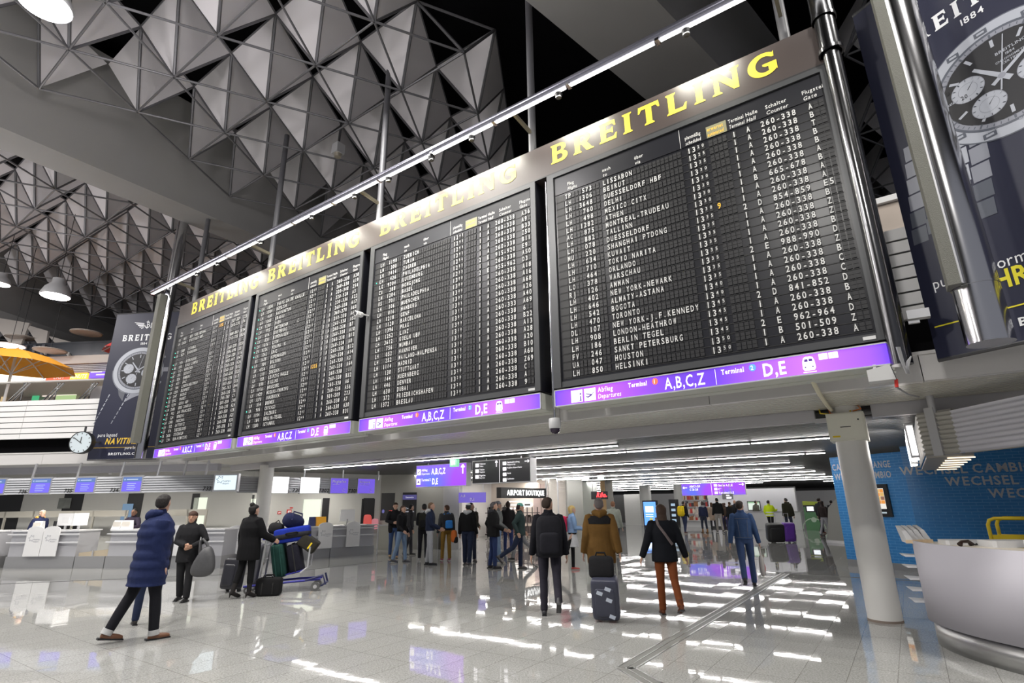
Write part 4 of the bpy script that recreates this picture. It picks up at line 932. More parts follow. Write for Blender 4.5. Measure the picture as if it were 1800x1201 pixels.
# display band over the desks
M_LOUV = mat('louvre_silver', (.42, .43, .46), .5, .1)
def louvre(org, deg, L, lab, num=None, z0=2.13, z1=2.62):
    t = thing('louvre_panel', lab, 'panel', org, R(deg), 'louvred panels between the desk screens')
    m = MB(); m.box(0, L, .03, .14, z0, z1); m.build('backing', M_MIDGREY, t)
    m = MB(); k = 7; h = (z1 - z0) / k
    for i in range(k): m.hexa([(0, -.01, z0 + i * h), (L, -.01, z0 + i * h), (L, .03, z0 + i * h), (0, .03, z0 + i * h)], [(0, .02, z0 + i * h + h * .85), (L, .02, z0 + i * h + h * .85), (L, .03, z0 + i * h + h * .85), (0, .03, z0 + i * h + h * .85)])
    m.build('slats', M_LOUV, t)
    if num: m = MB(); m.text(num, L - .03, z0 + .03, .12, -.02, 0, 2, 1., 'R', shear=.15); m.build('number', M_BTXT, t)
M_SCRB = glow('screen_blue', (.16, .12, .95), 1.0); M_SCRH = glow('screen_head', (.10, .22, .62), .8); M_SCRW = glow('screen_white', (.8, .93, 1), 1.1); M_SCRW2 = glow('screen_blank', (1, .99, .97), 2.2); M_SCRD = glow('screen_violet', (.17, .10, .72), 1.0); M_SCRL = glow('screen_line', (.6, .75, 1), .8)
def screen(org, deg, L, lab, kind, z0=2.12, z1=2.64):
    t = thing('desk_screen', lab, 'screen', org, R(deg))
    m = MB(); m.box(0, L, -.0, .12, z0, z1); m.build('case', M_ALU, t)
    m = MB(); x0, x1, a, b = .05, L - .05, z0 + .05, z1 - .05
    if kind == 'blue':
        rect(m, x0, x1, a, b - .13, -.006, 0); rect(m, x0, x1, b - .13, b, -.006, 1); m.box(x0 + .04, x0 + .08, -.009, -.007, b - .09, b - .05, 2); m.box(x0 + .12, x1 - .12, -.009, -.007, b - .085, b - .055, 2); 
        for k in range(4): m.box(x0 + .16, x1 - .16 - .04 * (k % 2), -.008, -.007, b - .20 - k * .055, b - .185 - k * .055, 2)
    elif kind == 'white': rect(m, x0, x1, a, b, -.006, 0); star_logo(m, x0 + .16, b - .12, .12, -.009, 1)
    elif kind == 'blank': rect(m, .02, L - .02, z0 + .02, z1 - .02, -.006, 0)
    else:
        rect(m, .02, L - .02, z0 + .02, z1 - .02, -.006, 0); m.text(kind[0], .07, z1 - .17, .10, -.009, 1, 2, .8, shear=.15); m.text(kind[1], .09, z1 - .24, .04, -.009, 1, 1, .8, shear=.15); star_logo(m, L - .16, z0 + .12, .07, -.009, 1, False)
    ms = {'blue': [M_SCRB, M_SCRH, M_SCRL], 'white': [M_SCRW, mat('screen_ink', (.02, .02, .15), .5)], 'blank': [M_SCRW2]}.get(kind, [M_SCRD, M_WTXT])
    m.build('display', ms, t)
def bandA(px): return wing_x(px, 855, CA - .05)
scr = [(-14, 10, 'blue', 'desk screen over the worker with the orange collar'), (52, 90, 'blue', 'blue desk screen right over the two arched white panels'), (131, 168, 'blue', 'blue desk screen with the darkest header, over the baggage belt gap'), (212, 250, 'blue', 'blue desk screen over the walking man in the navy down coat'), (374, 417, 'white', 'white desk screen with star logo beside the number 733')]
oBand = oA - n5 * .05
prev = -30
nums = [None, '736', '735', '734', '733']
for i, (a, b, k, lab) in enumerate(scr):
    xa, xb = bandA(a), bandA(b)
    if i: 
        xp = bandA(scr[i - 1][1])
        louvre(oBand + d5 * xp, A_WING, xa - xp - .01, 'silver louvred panel carrying the number %s' % nums[i], nums[i])
    screen(oBand + d5 * xa, A_WING, xb - xa, 'lit %s' % lab, k)
xl = bandA(417)
nBc = float(pB0 @ nB) - .05
def bandB(px): q = at_pl(px, 860, nB, nBc); return float((q - pB0) @ uB)
oB = pB0 - nB * .05
scrB = [(476, 507, 'blank', 'blank white screen next to the white round pillar'), (527, 562, 'blank', 'blank white screen over the bright doorway, next to the violet screens'), (580, 612, ('Flughafen', 'Information'), 'violet screen reading Flughafen over the ticket desks'), (628, 659, ('Airport', 'Information Desk'), 'violet screen reading Airport at the end of the desk band')]
nums = ['732', '731', '7302', '7301']; pb = bandB(417)
for i, (a, b, k, lab) in enumerate(scrB):
    xa, xb = bandB(a), bandB(b); louvre(oB + uB * pb, degB, xa - pb - .01, 'silver louvred panel carrying the number %s' % nums[i], nums[i], 2.10, 2.60); screen(oB + uB * xa, degB, xb - xa, lab, k, 2.08, 2.62); pb = xb + .01
# hangers of the display band
for px in (50, 129, 206, 271, 317, 356):
    x = bandA(px); m = MB(); m.tube([oBand + d5 * x + n5 * .06 + [0, 0, 2.6], oBand + d5 * (x + .05) + n5 * .06 + [0, 0, 3.06]], .035, 8); tag(m.build('band_hanger', M_ALU, smooth=True), 'short grey tube holding the band of desk screens below the soffit', 'hanger', 'tubes holding the screen band')
for s_ in (.8, 2.2, 3.6, 5.0):
    m = MB(); q = oB + uB * s_ + nB * .06; m.tube([q + [0, 0, 2.58], q + [0, 0, 2.92]], .03, 8); tag(m.build('band_hanger', M_ALU, smooth=True), 'short grey tube holding the band of ticket desk screens below the dark ceiling', 'hanger', 'tubes holding the ticket screen band')
# things on the desks
def on_deskA(px, depth=.35): return oA + d5 * xA(px) + n5 * depth + [0, 0, 1.07]
def monitor(loc, deg, lab, s=1.):
    t = thing('monitor', lab, 'monitor', loc, R(deg)); m = MB(); m.box(-.24 * s, .24 * s, 0, .05, .12, .48 * s); m.build('screen_case', M_WHITE, t); m = MB(); m.bar((0, .04, 0), (0, .04, .2), .06, .04); m.box(-.1, .1, -.05, .12, 0, .015); m.build('stand', M_GREY, t)
    m = MB(); m.box(-.10, .10, -.01, 0, .2, .36); m.build('back_cover', M_PANEL, t)
monitor(on_deskA(84), A_WING + 10, 'white monitor seen from behind on the first check-in desk'); monitor(on_deskA(111), A_WING + 84, 'white monitor turned sideways near the seated worker')
def leaflet(loc, deg, lab):
    t = thing('leaflet_holder', lab, 'leaflet holder', loc, R(deg)); m = MB(); m.add([(-.14, 0, 0), (.14, 0, 0), (.14, .2, 0), (-.14, .2, 0), (-.14, .10, .26), (.14, .10, .26), (.14, .16, .26), (-.14, .16, .26)], [(3, 2, 1, 0), (4, 5, 6, 7), (0, 1, 5, 4), (1, 2, 6, 5), (2, 3, 7, 6), (3, 0, 4, 7)]); m.build('tray', M_PANEL, t)
    m = MB(); m.box(-.12, .12, .03, .05, .03, .22); m.build('leaflets', mat('leaflet_paper', (.7, .66, .6), .6), t)
leaflet(on_deskA(40, .2), A_WING, 'pale leaflet holder at the near end of the first check-in desk'); leaflet(on_deskA(184, .15), A_WING, 'leaflet holder in front of the seated worker in a dark vest'); leaflet(on_deskA(200, .15), A_WING, 'leaflet holder next to the one before the worker, nearer the walking man')
m = MB(); m.bev(-.04, .04, -.03, .03, 0, .26, .01); tag(place(m.build('desk_scanner', M_BLACK), on_deskA(74, .2), R(A_WING)), 'small black upright scanner on the first check-in desk', 'scanner')
r_ = ray(574, 918)
def on_deskB(px, depth=.3):
    r_ = ray(px, 940); A2 = np.array([[r_[0], -uB[0]], [r_[1], -uB[1]]]); s_ = np.linalg.solve(A2, pB0[:2])[1]; return pB0 + uB * s_ + nB * depth + [0, 0, 1.02]
monitor(on_deskB(615), degB + 170, 'white monitor on the last ticket desk', 1.1)
m = MB(); m.hexa([(-.2, 0, 0), (.2, 0, 0), (.2, .12, 0), (-.2, .12, 0)], [(-.2, .05, .3), (.2, .05, .3), (.2, .07, .3), (-.2, .07, .3)]); tag(place(m.build('desk_sign', mat('orange_card', (.85, .42, .03), .5)), on_deskB(569), R(degB)), 'orange tent card on the ticket desk', 'card')
m = MB(); m.hexa([(-.12, 0, 0), (.12, 0, 0), (.12, .12, 0), (-.12, .12, 0)], [(-.12, .05, .3), (.12, .05, .3), (.12, .07, .3), (-.12, .07, .3)]); tag(place(m.build('desk_sign', mat('navy_card', (.03, .04, .13), .5)), on_deskB(555), R(degB)), 'dark blue tent card beside the orange card on the ticket desk', 'card')
# ================================================================== UPPER LEVEL ABOVE THE WING
cS = C5 + 4.2
def wpt(px, py, c): return at_pl(px, py, n5, c)
def wallrect(m, px0, py0, px1, py1, c, th=.05, k=0):
    a, b = wpt(px0, py1, c), wpt(px1, py1, c); zt = wpt((px0 + px1) / 2, py0, c)[2]; zb = (a[2] + b[2]) / 2
    m.hexa([np.array([q[0], q[1], zb]) for q in (a, b, b + n5 * th, a + n5 * th)], [np.array([q[0], q[1], zt]) for q in (a, b, b + n5 * th, a + n5 * th)], k)
m = MB(); wbox(m, -40, 8, cS + 2.6, cS + 2.8, 4.05, 7.6); struct(m.build('wall_upper_shops', mat('upper_wall', (.50, .46, .42), .6)))
m = MB(); wbox(m, -40, 3, cS + .05, cS + .12, 6.9, 7.6); struct(m.build('wall_upper_louvre', mat('upper_louvre', (.33, .33, .35), .5)))
m = MB()
for i in range(5): wbox(m, -40, 3, cS, cS + .04, 7.16 + i * .075, 7.21 + i * .075)
struct(m.build('trim_upper_louvre', mat('upper_louvre_slat', (.40, .40, .42), .5)))
m = MB(); wbox(m, -40, 3, cS - .1, cS + .2, 7.53, 7.88); struct(m.build('wall_upper_ledge', mat('ledge_beige', (.52, .47, .43), .55)))
m = MB(); wbox(m, -40, 3, cS + .5, cS + .6, 7.8, 8.62); wbox(m, -40, 3, cS + .5, cS + 8, 8.6, 8.7); struct(m.build('window_10', mat('dark_glazing', (.03, .035, .045), .25)))
m = MB()
for i in range(60): a = -36 + i * .42; wbox(m, a, a + .14, cS + .4, cS + .5, 7.85, 8.6)
struct(m.build('trim_glazing_ribs', mat('dark_rib', (.07, .075, .09), .4)))
# shop fascia signs
M_SGY = glow('sign_cream', (1, .95, .72), 2.4); M_SRED = glow('sign_red', (.85, .10, .02), 1.3); M_SORG = glow('sign_orange', (1, .5, .03), 1.8); M_SPUR = glow('sign_purple', (.22, .08, .85), 1.2); M_SW = glow('sign_bright', (1, .97, .93), 2.)
t = tS = thing('shop_sign', 'lit cream and red shop fascia with the word LAST on the upper level', 'sign')
m = MB(); wallrect(m, -40, 658, 70, 672, cS - .2, .1); m.build('cream_panel', M_SGY, t)
m = MB(); wallrect(m, 70, 658, 80, 668, cS - .2, .1); m.build('pale_panel', M_SW, t)
m = MB(); wallrect(m, 80, 657, 122, 668, cS - .2, .1); o = m.build('red_panel', M_SRED, t)
m = MB(); wallrect(m, 122, 656, 151, 667, cS - .2, .1); m.build('orange_panel', M_SORG, t)
q = wpt(94, 666.5, cS - .23)
m = MB(); m.text('LAST', 0, 0, .17, 0, 0, 1, .8, shear=.15); m.text('MINUTE', .75, 0, .17, 0, 1, 2, .8, shear=.15); o = m.build('lettering', [M_WTXT, glow('sign_yellow', (1, .85, .4), 2)], t); place(o, q, R(A_WING))
rebase(tS, wpt(110, 668, cS - .2)); t = tI = thing('info_screen', 'violet information screen beside the red shop fascia on the upper level', 'screen')
m = MB(); wallrect(m, 156, 654, 182, 664, cS - .2, .1); m.build('display', M_SPUR, t)
q = wpt(159, 658, cS - .23); m = MB(); m.box(0, .5, 0, .002, .06, .11); m.box(.25, .75, 0, .002, -.06, 0.); o = m.build('lettering', M_WTXT, t); place(o, q, R(A_WING)); rebase(tI, wpt(168, 664, cS - .2))
# shop interior glimpses
M_WARM = glow('shop_warm', (1, .72, .38), .7)
for px0, px1, py0, py1, mm, lab in ((74, 100, 686, 697, glow('poster_pale', (1, .85, .75), .9), 'pale lit poster in the upper shop'), (100, 133, 684, 695, glow('poster_cream', (1, .93, .78), 1.2), 'cream lit poster in the upper shop'), (97, 131, 695, 703, glow('poster_green', (.55, .75, .35), .8), 'green and yellow lit price board in the upper shop'), (0, 8, 690, 706, M_WARM, 'warm lit opening of the upper shop'), (55, 66, 694, 704, glow('green_card', (.1, .65, .3), .7), 'green chair back in the upper shop')):
    m = MB(); wallrect(m, px0, py0, px1, py1, cS + 2.3, .05); tag(m.build('shop_poster', mm), lab + ' above the white parapet', 'poster')
for px in (72, 94, 116):
    q = wpt(px, 677, cS + 1.5); m = MB(); m.lathe([(.05, 0), (.05, .03)], q, 10); tag(m.build('downlight', glow('downlight', (1, .95, .85), 12)), 'small round downlight in the upper shop ceiling', 'downlight', 'downlights in the upper shop')
m = MB(); wbox(m, -40, 8, cS - .1, cS + 2.6, 6.75, 6.9); struct(m.build('ceiling_upper_shop', mat('upper_ceiling', (.45, .42, .38), .6)))
m = MB(); wallrect(m, 155, 679, 180, 703, C5 + 2.8, .6); tag(m.build('round_counter', mat('counter_grey', (.35, .35, .36), .3, .4)), 'grey metal counter behind the upper railing beside the hanging banner', 'counter')
for x_ in (-20, -16.5, -14): lamp('AREA', 'upper_shop_lamp', (x_, 22.0, 6.7), 55, (1, .88, .72), .8)
# slanted railing props, handrail, glass
for px0, px1 in ((14, 48), (74, 107), (134, 167)):
    a, b = wpt(px0, 707, C5 + .4), wpt(px1, 673, C5 + .25); m = MB(); m.tube([a, b], .03, 8); m.tube([a + d5 * .16, b + d5 * .12], .03, 8); q = wpt(px1 - 12, 706, C5 + .4); m.tube([q, b - d5 * .1], .022, 8); tag(m.build('railing_prop', M_CHROME, smooth=True), 'slanted double steel tube propping the upper handrail', 'prop', 'steel props of the upper handrail')
m = MB(); a, b = wpt(-60, 674.5, C5 + .25), wpt(190, 668, C5 + .25); a[2] = b[2] = (a[2] + b[2]) / 2; m.bar(a, b, .10, .05); tag(m.build('handrail', mat('rail_grey', (.5, .48, .46), .4)), 'grey handrail along the upper level above the white parapet', 'handrail')
# parasols on the upper level
def parasol(loc, rr, hgt, m1, lab, ang=0.):
    t = thing('parasol', lab, 'parasol', loc, R(ang)); n = 8
    m = MB(); rim = [(rr * math.cos(2 * math.pi * i / n), rr * math.sin(2 * math.pi * i / n), hgt) for i in range(n)]; mid = [(x * .55, y * .55, hgt + .42) for x, y, _ in rim]; tip = (0, 0, hgt + .72); v = rim + mid + [tip]
    f = [(i, (i + 1) % n, n + (i + 1) % n, n + i) for i in range(n)] + [(n + i, n + (i + 1) % n, 2 * n) for i in range(n)]
    m.add(v, f); m.build('canopy', m1, t)
    m = MB(); m.tube([(0, 0, -2.2), (0, 0, hgt + .75)], .045, 10); m.build('pole', M_WHITE, t, True)
    for i in range(n):
        m = MB(); m.tube([(rim[i][0] * .98, rim[i][1] * .98, hgt - .02), (mid[i][0] * .95, mid[i][1] * .95, hgt + .37), (0, 0, hgt + .62)], .02, 6); m.tube([(mid[i][0] * .9, mid[i][1] * .9, hgt + .36), (0, 0, hgt - .28)], .018, 6); m.build('rib', M_WHITE, t)
q = at_pl(20, 655, n5, C5 + 1.6)
parasol((q[0], q[1], 5.0), 1.95, q[2] - 5.0 + .22, mat('parasol_orange', (.85, .36, .02), .7, emit=(.85, .3, .01), es=.0), 'orange parasol open on the upper level above the white parapet', 12)
q = at_pl(236, 618, n5, C5 + 1.6)
parasol((q[0], q[1], 5.0), 1.0, q[2] - 5.05, M_RED, 'red parasol peeping out behind the pure legend banner', 20)
# folded beige panels and dark recesses above the glazing
mb = MB()
for (x0, x1, yb, yt) in ((-20, 52, 622, 556), (44, 84, 624, 570), (84, 128, 627, 590)):
    a, b, c = at_pl(x0, yt, n5, cS + 1.0), at_pl(x1, yt + 12, n5, cS + 1.0), at_pl((x0 + x1) / 2 + 14, yb, n5, cS + .3)
    mb.add([a, b, c, a + n5 * .1, b + n5 * .1, c + n5 * .1], [(0, 2, 1), (3, 4, 5), (0, 1, 4, 3), (1, 2, 5, 4), (2, 0, 3, 5)])
struct(mb.build('wall_folded_panels', mat('fold_beige', (.50, .47, .44), .6)))
# ================================================================== LOW HALL: WALLS, SHOPS, SIGNS
M_HALLW = mat('hall_wall', (.52, .52, .54), .5); M_OLW = mat('olive_grey_wall', (.36, .355, .325), .5)
def seg_wall(name, a, b, z0, z1, m_, th=.2, back=True):
    a, b = np.array([a[0], a[1], 0]), np.array([b[0], b[1], 0]); u = (b - a) / np.linalg.norm(b - a); v = np.array([-u[1], u[0], 0]) * th
    m = MB(); m.hexa([q + [0, 0, z0] for q in (a, b, b + v, a + v)], [q + [0, 0, z1] for q in (a, b, b + v, a + v)]); return struct(m.build(name, m_))
YS = 23.3
sA, sB = at_y(660, 950, YS), at_y(790, 950, YS)
seg_wall('wall_shop_windows', sA, sB, 0, 3.0, M_OLW)
n_y = np.array([0, 1., 0])
def win_panel(px0, px1, py0, py1, lab, lines):
    t, L, h = wallitem('window_poster', px0, px1, py0, py1, n_y, YS, M_BLACK, lab=lab, cat='advert')
    m = MB()
    for txt, zz, sz, k, bg in lines:
        if bg: rect(m, .0, L, h * zz - sz * .9, h * zz + sz * 1.9, -.004, 1)
        m.text(txt, L / 2, h * zz, sz, -.008, 0, k, .75, 'C')
    m.build('lettering', [glow('advert_white', (.9, .9, 1), .8), glow('advert_blue', (.08, .07, .28), .7)], t); return t, L, h
t, L, h = win_panel(668, 692, 867, 915, 'black shop window panel with red suitcase picture beside the reading man', [])
m = MB(); m.sell((L * .75, -.012, h * .22), (.09, .006, .16), (.5, .5)); m.sell((L * .2, -.012, h * .33), (.05, .006, .07), (.8, .8), m=1); m.build('suitcase_picture', [glow('advert_red', (.7, .06, .05), .7), glow('advert_violet', (.2, .2, .6), .6)], t)
win_panel(706, 731, 866, 916, 'black shop window panel with blue header band above the men in beanies', [('Samsonite', .80, .07, 1, True), ('Cosmolite.', .42, .06, 0, False), ('the strongest', .31, .06, 2, False), ('Samsonite', .12, .05, 0, False)])
wallitem('window_poster', 637, 655, 876, 928, nE, cE, M_BLACK, proud=.05, lab='black picture panel behind the monitor of the last ticket desk', cat='advert')
m = MB(); a, b = at_pl(645, 924, nE, cE - .12), 0; m.sell(a + [0, 0, .12], (.18, .05, .30), (.6, .6)); m.sell(a + vE * .35 + [0, 0, .05], (.14, .05, .2), (.5, .5), m=1); tag(m.build('suitcase_display', [glow('advert_red', (.7, .06, .05), .7), glow('advert_pink', (.7, .25, .3), .6)]), 'red and pink suitcases pictured behind the last ticket desk', 'display')
# steel fence before that wall
t = thing('partition_fence', 'low grey slatted fence standing before the shop window panels', 'fence', at_y(662, 972, YS - .6), 0)
m = MB(); m.box(0, 2.4, 0, .05, .05, 1.0); m.build('board', mat('fence_grey', (.24, .24, .22), .45), t)
for i in range(4): m = MB(); m.box(i * .8 - .02, i * .8 + .02, -.03, .06, 0, 1.08); m.build('post', M_MIDGREY, t)
m = MB(); m.box(-.02, 2.42, -.03, .06, 1.0, 1.05); m.build('rail', M_MIDGREY, t)
# grey pier left of the boutique
p0, p1 = at_y(777, 960, 22.4), at_y(806, 965, 22.4)
m = MB(); m.box(p0[0], p1[0], 22.4, 23.6, 0, 3.0); struct(m.build('wall_pier', mat('pier_grey', (.42, .42, .42), .5)))
# boutique: glazed front along the hall, lit shelves inside
SBQ = -14.5
def bq(px, py): return at_pl(px, py, dd, SBQ)
b0, b1, b2 = bq(807, 960), bq(962, 950), bq(1003, 948)
nb0, nb1, nb2 = float(b0 @ nn), float(b1 @ nn), float(b2 @ nn)
m = MB(); q = [P(SBQ - 5, nb0 - .5), P(SBQ - 5, nb2), P(SBQ - 5.2, nb2), P(SBQ - 5.2, nb0 - .5)]
m.hexa(q, [x + [0, 0, 2.9] for x in q]); struct(m.build('wall_boutique', mat('boutique_wall', (.78, .76, .74), .5)))
q = [P(SBQ - 5, nb2 - .1), P(SBQ - .1, nb2 - .1), P(SBQ - .1, nb2), P(SBQ - 5, nb2)]; m = MB(); m.hexa(q, [x + [0, 0, 2.9] for x in q]); struct(m.build('wall_boutique_side', mat('boutique_wall2', (.70, .62, .55), .5)))
for k in range(5):
    n = nb0 + .6 + k * (nb2 - nb0 - 1) / 4
    lamp('AREA', 'boutique_lamp', P(SBQ - 2.2, n, 2.8), 26, (1, .93, .86), .5)
for k in range(7):
    pxx = 873 + k * 14; q = at_pl(pxx, 879 - k * .2, dd, SBQ - 1.2); q[2] = 2.86
    m = MB(); m.lathe([(.07, 0), (.07, .04)], q, 12); tag(m.build('spot_lamp', glow('boutique_spot', (1, .9, .75), 25)), 'small ceiling spot lighting the boutique interior', 'spot lamp', 'ceiling spots in the boutique')
def seg_thing(name, lab, cat, a, b, z0, z1, mats, th=.06, builder=None, group=None):
    a, b = np.array([a[0], a[1], 0]), np.array([b[0], b[1], 0]); L = np.linalg.norm(b - a); ang = math.atan2(b[1] - a[1], b[0] - a[0])
    t = thing(name, lab, cat, (a[0], a[1], z0), ang, group); m = MB(); m.box(0, L, 0, th, 0, z1 - z0); m.build('panel', mats, t)
    return t, L, z1 - z0
a, b = bq(881, 876), bq(961, 878); zt, zb = bq(920, 858)[2], bq(920, 876)[2]
t, L, h = seg_thing('shop_fascia_sign', 'black fascia with lit white letters AIRPORT BOUTIQUE', 'sign', a, b, zb, zt, M_BLACK, .25)
m = MB(); ww = text_width('AIRPORT BOUTIQUE', 2); m.text('AIRPORT BOUTIQUE', L * .11, h * .28, h * .52, -.02, 0, 2, L * .82 / (ww * h * .52)); m.build('lettering', glow('letters_lit', (1, 1, .98), 3.), t)
t = thing('shop_glazing', 'tall glass front of the boutique beside the grey pier', 'glazing', P(SBQ, nb0), math.atan2(nn[1], nn[0])); LG = nb2 - nb0
m = MB(); m.box((nb1 - nb0), LG, .0, .02, 0, 2.85); m.build('pane', M_GLASS, t)
for x in (nb1 - nb0, (nb1 - nb0 + LG) / 2, LG - .04): m = MB(); m.box(x, x + .05, -.02, .04, 0, 2.85); m.build('mullion', M_ALU, t)
# shelves with bags along the boutique's far wall, seen through the open front
def bag(loc, sx, sz, lab, m_, kind='handbag', deg=None):
    t = thing('display_bag', lab, 'bag', loc, TH); m = MB(); m.sell((0, 0, sz), (sx, .11, sz), (.35, .3)); m.build('body', m_, t, True)
    if kind == 'handbag': m = MB(); m.tube([(-sx * .5, 0, sz * 1.8), (-sx * .35, 0, sz * 2.6), (sx * .35, 0, sz * 2.6), (sx * .5, 0, sz * 1.8)], .02, 6); m.build('handle', m_, t)
    else: m = MB(); m.box(-sx * .4, sx * .4, -.125, -.105, sz * 1.1, sz * 1.5); m.build('front_plate', M_DARK, t)
    return t
NSH = nb2 - .42
def shelf_z(py): return float(at_n(880, py, NSH)[2])
zA, zB = shelf_z(902), shelf_z(922)
for z_, px0, px1, lab in ((zA, 806, 905, 'long white upper display shelf with black bags in the boutique'), (zB, 806, 885, 'lower white display shelf in the boutique')):
    a, b = at_n(px0, 900, NSH), at_n(px1, 900, NSH); m = MB(); q = [np.array([x[0], x[1], 0]) for x in (a, b, b + nn * .3, a + nn * .3)]; m.hexa([x + [0, 0, z_ - .05] for x in q], [x + [0, 0, z_] for x in q]); tag(m.build('wall_shelf', M_WHITE), lab, 'shelf')
for px, sx, sz, lab, kd in ((811, .16, .2, 'small grey case at the pier end of the upper boutique shelf', 'case'), (836, .27, .25, 'black hard cabin case on the upper boutique shelf', 'case'), (852, .27, .17, 'dark handbag with two handles on the upper boutique shelf', 'handbag'), (869, .26, .30, 'tall black backpack on the upper boutique shelf', 'case'), (886, .18, .16, 'black shopper at the end of the upper boutique shelf', 'handbag')):
    q = at_n(px, 900, NSH) + nn * .15; q[2] = zA; bag(q, sx, sz, lab, M_GREY if px < 820 else M_BLACK, kd)
for px, sx, sz, lab in ((818, .2, .14, 'low dark bag on the lower boutique shelf by the pier'), (842, .26, .15, 'wide dark bag in the middle of the lower boutique shelf'), (868, .2, .18, 'dark bag at the end of the lower boutique shelf')):
    q = at_n(px, 900, NSH) + nn * .15; q[2] = zB; bag(q, sx, sz, lab, M_BLACK)
for i in range(3):
    a, b = at_n(897, 882 + i * 6, NSH), at_n(920, 882 + i * 6, NSH); m = MB(); m.bar(a, b, .3, .05); tag(m.build('shelf_board', M_SW), 'bright lit shelf board beside the oval store logo', 'shelf', 'bright shelf boards in the boutique')
a = at_n(919, 892, NSH); t = thing('store_logo', 'white oval store logo on the boutique back wall', 'logo', a, TH); m = MB(); m.bev(0, .62, -.01, .03, 0, .26, .1, 0, 'y'); m.build('plate', M_SW, t); m = MB(); m.box(.12, .5, -.014, -.011, .08, .17); m.build('mark', M_DARK, t)
for px0, px1, c_, lab in ((938, 951, (.46, .36, .34), 'pinkish wall panel with warm spots in the boutique'), (952, 964, (.50, .40, .37), 'second pinkish wall panel beside the boutique glass')):
    a, b = at_n(px0, 900, NSH + .25), at_n(px1, 900, NSH + .25); m = MB(); q = [np.array([x[0], x[1], 0]) for x in (a, b, b + nn * .05, a + nn * .05)]; m.hexa(q, [x + [0, 0, 2.7] for x in q]); tag(m.build('wall_panel', mat('panel_%.2f' % c_[0], c_, .5)), lab, 'panel')
for k, (px, n_, lab, mm) in enumerate(((820, NSH - 2, 'grey display rack beside the pier in the boutique', M_GREY), (866, NSH - 1.2, 'dark rack in the middle of the boutique floor', mat('rack_dark', (.09, .07, .07), .6)), (903, NSH - .9, 'reddish brown rack of goods in the boutique', mat('rack_brown', (.18, .10, .09), .6)), (928, NSH - .8, 'tall dark rack of goods behind the boutique glass', mat('rack_dark', (.09, .07, .07), .6)))):
    q = at_n(px, 935, n_); t = thing('display_rack', lab, 'rack', (q[0], q[1], 0), TH); m = MB(); m.box(-.5, .5, 0, .4, .1, .16); m.box(-.5, .5, 0, .4, .7, .74); m.box(-.5, .5, 0, .4, 1.2, 1.24); m.build('shelf', mm, t); m = MB()
    for i in range(4): m.box(-.5 + i * .32, -.46 + i * .32, .18, .22, 0, 1.5)
    m.build('frame', mm, t)
    m = MB()
    for i in range(6): m.box(-.45 + i * .155, -.34 + i * .155, .03, .35, .76, 1.0 + .06 * (i % 3)); m.box(-.45 + i * .155, -.33 + i * .155, .03, .35, .2, .5 + .06 * (i % 2))
    m.build('goods', mm, t)
# purple direction strip at the boutique corner
p0 = at_y(806, 884, 21.9); p1 = at_y(854, 884, 21.9)
t = thing('direction_sign', 'small violet direction sign hanging before the boutique beside the pier', 'sign', (p0[0], 21.9, p0[2]), 0); m = MB(); h = at_y(830, 866, 21.9)[2] - p0[2]; m.box(0, p1[0] - p0[0], 0, .1, 0, h); m.build('panel', glow('violet_dim', (.17, .12, .60), .9), t); m = MB(); m.text('A,B', .08, h * .55, .10, -.01, 0, 1, .8); m.text('D,E', .45, h * .2, .10, -.01, 0, 1, .8); m.build('lettering', M_WTXT, t)
for x in (.1, .95): m = MB(); m.tube([(x, .05, h), (x, .05, 2.92 - p0[2])], .015, 6); m.build('rod', M_ALU, t)
# piers and columns beyond the boutique
p0, p1 = at_y(1000, 948, 27.6), at_y(1028, 948, 27.6); m = MB(); m.box(p0[0], p1[0], 27.6, 28.5, 0, 2.95); struct(m.build('wall_pier_far', mat('pier_olive', (.30, .30, .28), .5)))
p0, p1 = at_y(1066, 935, 33.), at_y(1082, 935, 33.); m = MB(); m.box(p0[0], p1[0], 33., 33.8, 0, 2.95); struct(m.build('wall_pier_third', mat('pier_olive', (.30, .30, .28), .5)))
a, b = at_y(1028, 940, 31), at_y(1068, 938, 31); m = MB(); m.box(a[0], b[0], 34, 34.2, 0, 2.95); struct(m.build('wall_recess', mat('recess_pale', (.62, .66, .62), .5)))
m = MB(); q0, q1 = at_y(1061, 930, 32.5), at_y(1069, 930, 32.5); m.box(q0[0], q1[0], 32.6, 32.9, 0, 2.95); struct(m.build('trim_wood_post', mat('wood_tan', (.5, .33, .16), .5)))
p0, p1 = at_y(1040, 878, 27.2), at_y(1069, 878, 27.2); h = at_y(1055, 864, 27.2)[2] - p0[2]
t = thing('neon_sign', 'small black sign with red script letters', 'sign', (p0[0], 27.2, p0[2]), 0); m = MB(); m.box(0, p1[0] - p0[0], 0, .15, 0, h); m.build('box', M_BLACK, t); m = MB(); m.text('Rilo', .24, .10, .22, -.01, 0, 2, .8, shear=.3); m.text('bar', .60, .10, .09, -.01, 0, 1, .9); m.build('lettering', glow('neon_red', (1, .03, .04), 3.5), t)
for x in (.08, .7): m = MB(); m.tube([(x, .07, h), (x, .07, 2.92 - p0[2])], .012, 6); m.build('rod', M_DARK, t)
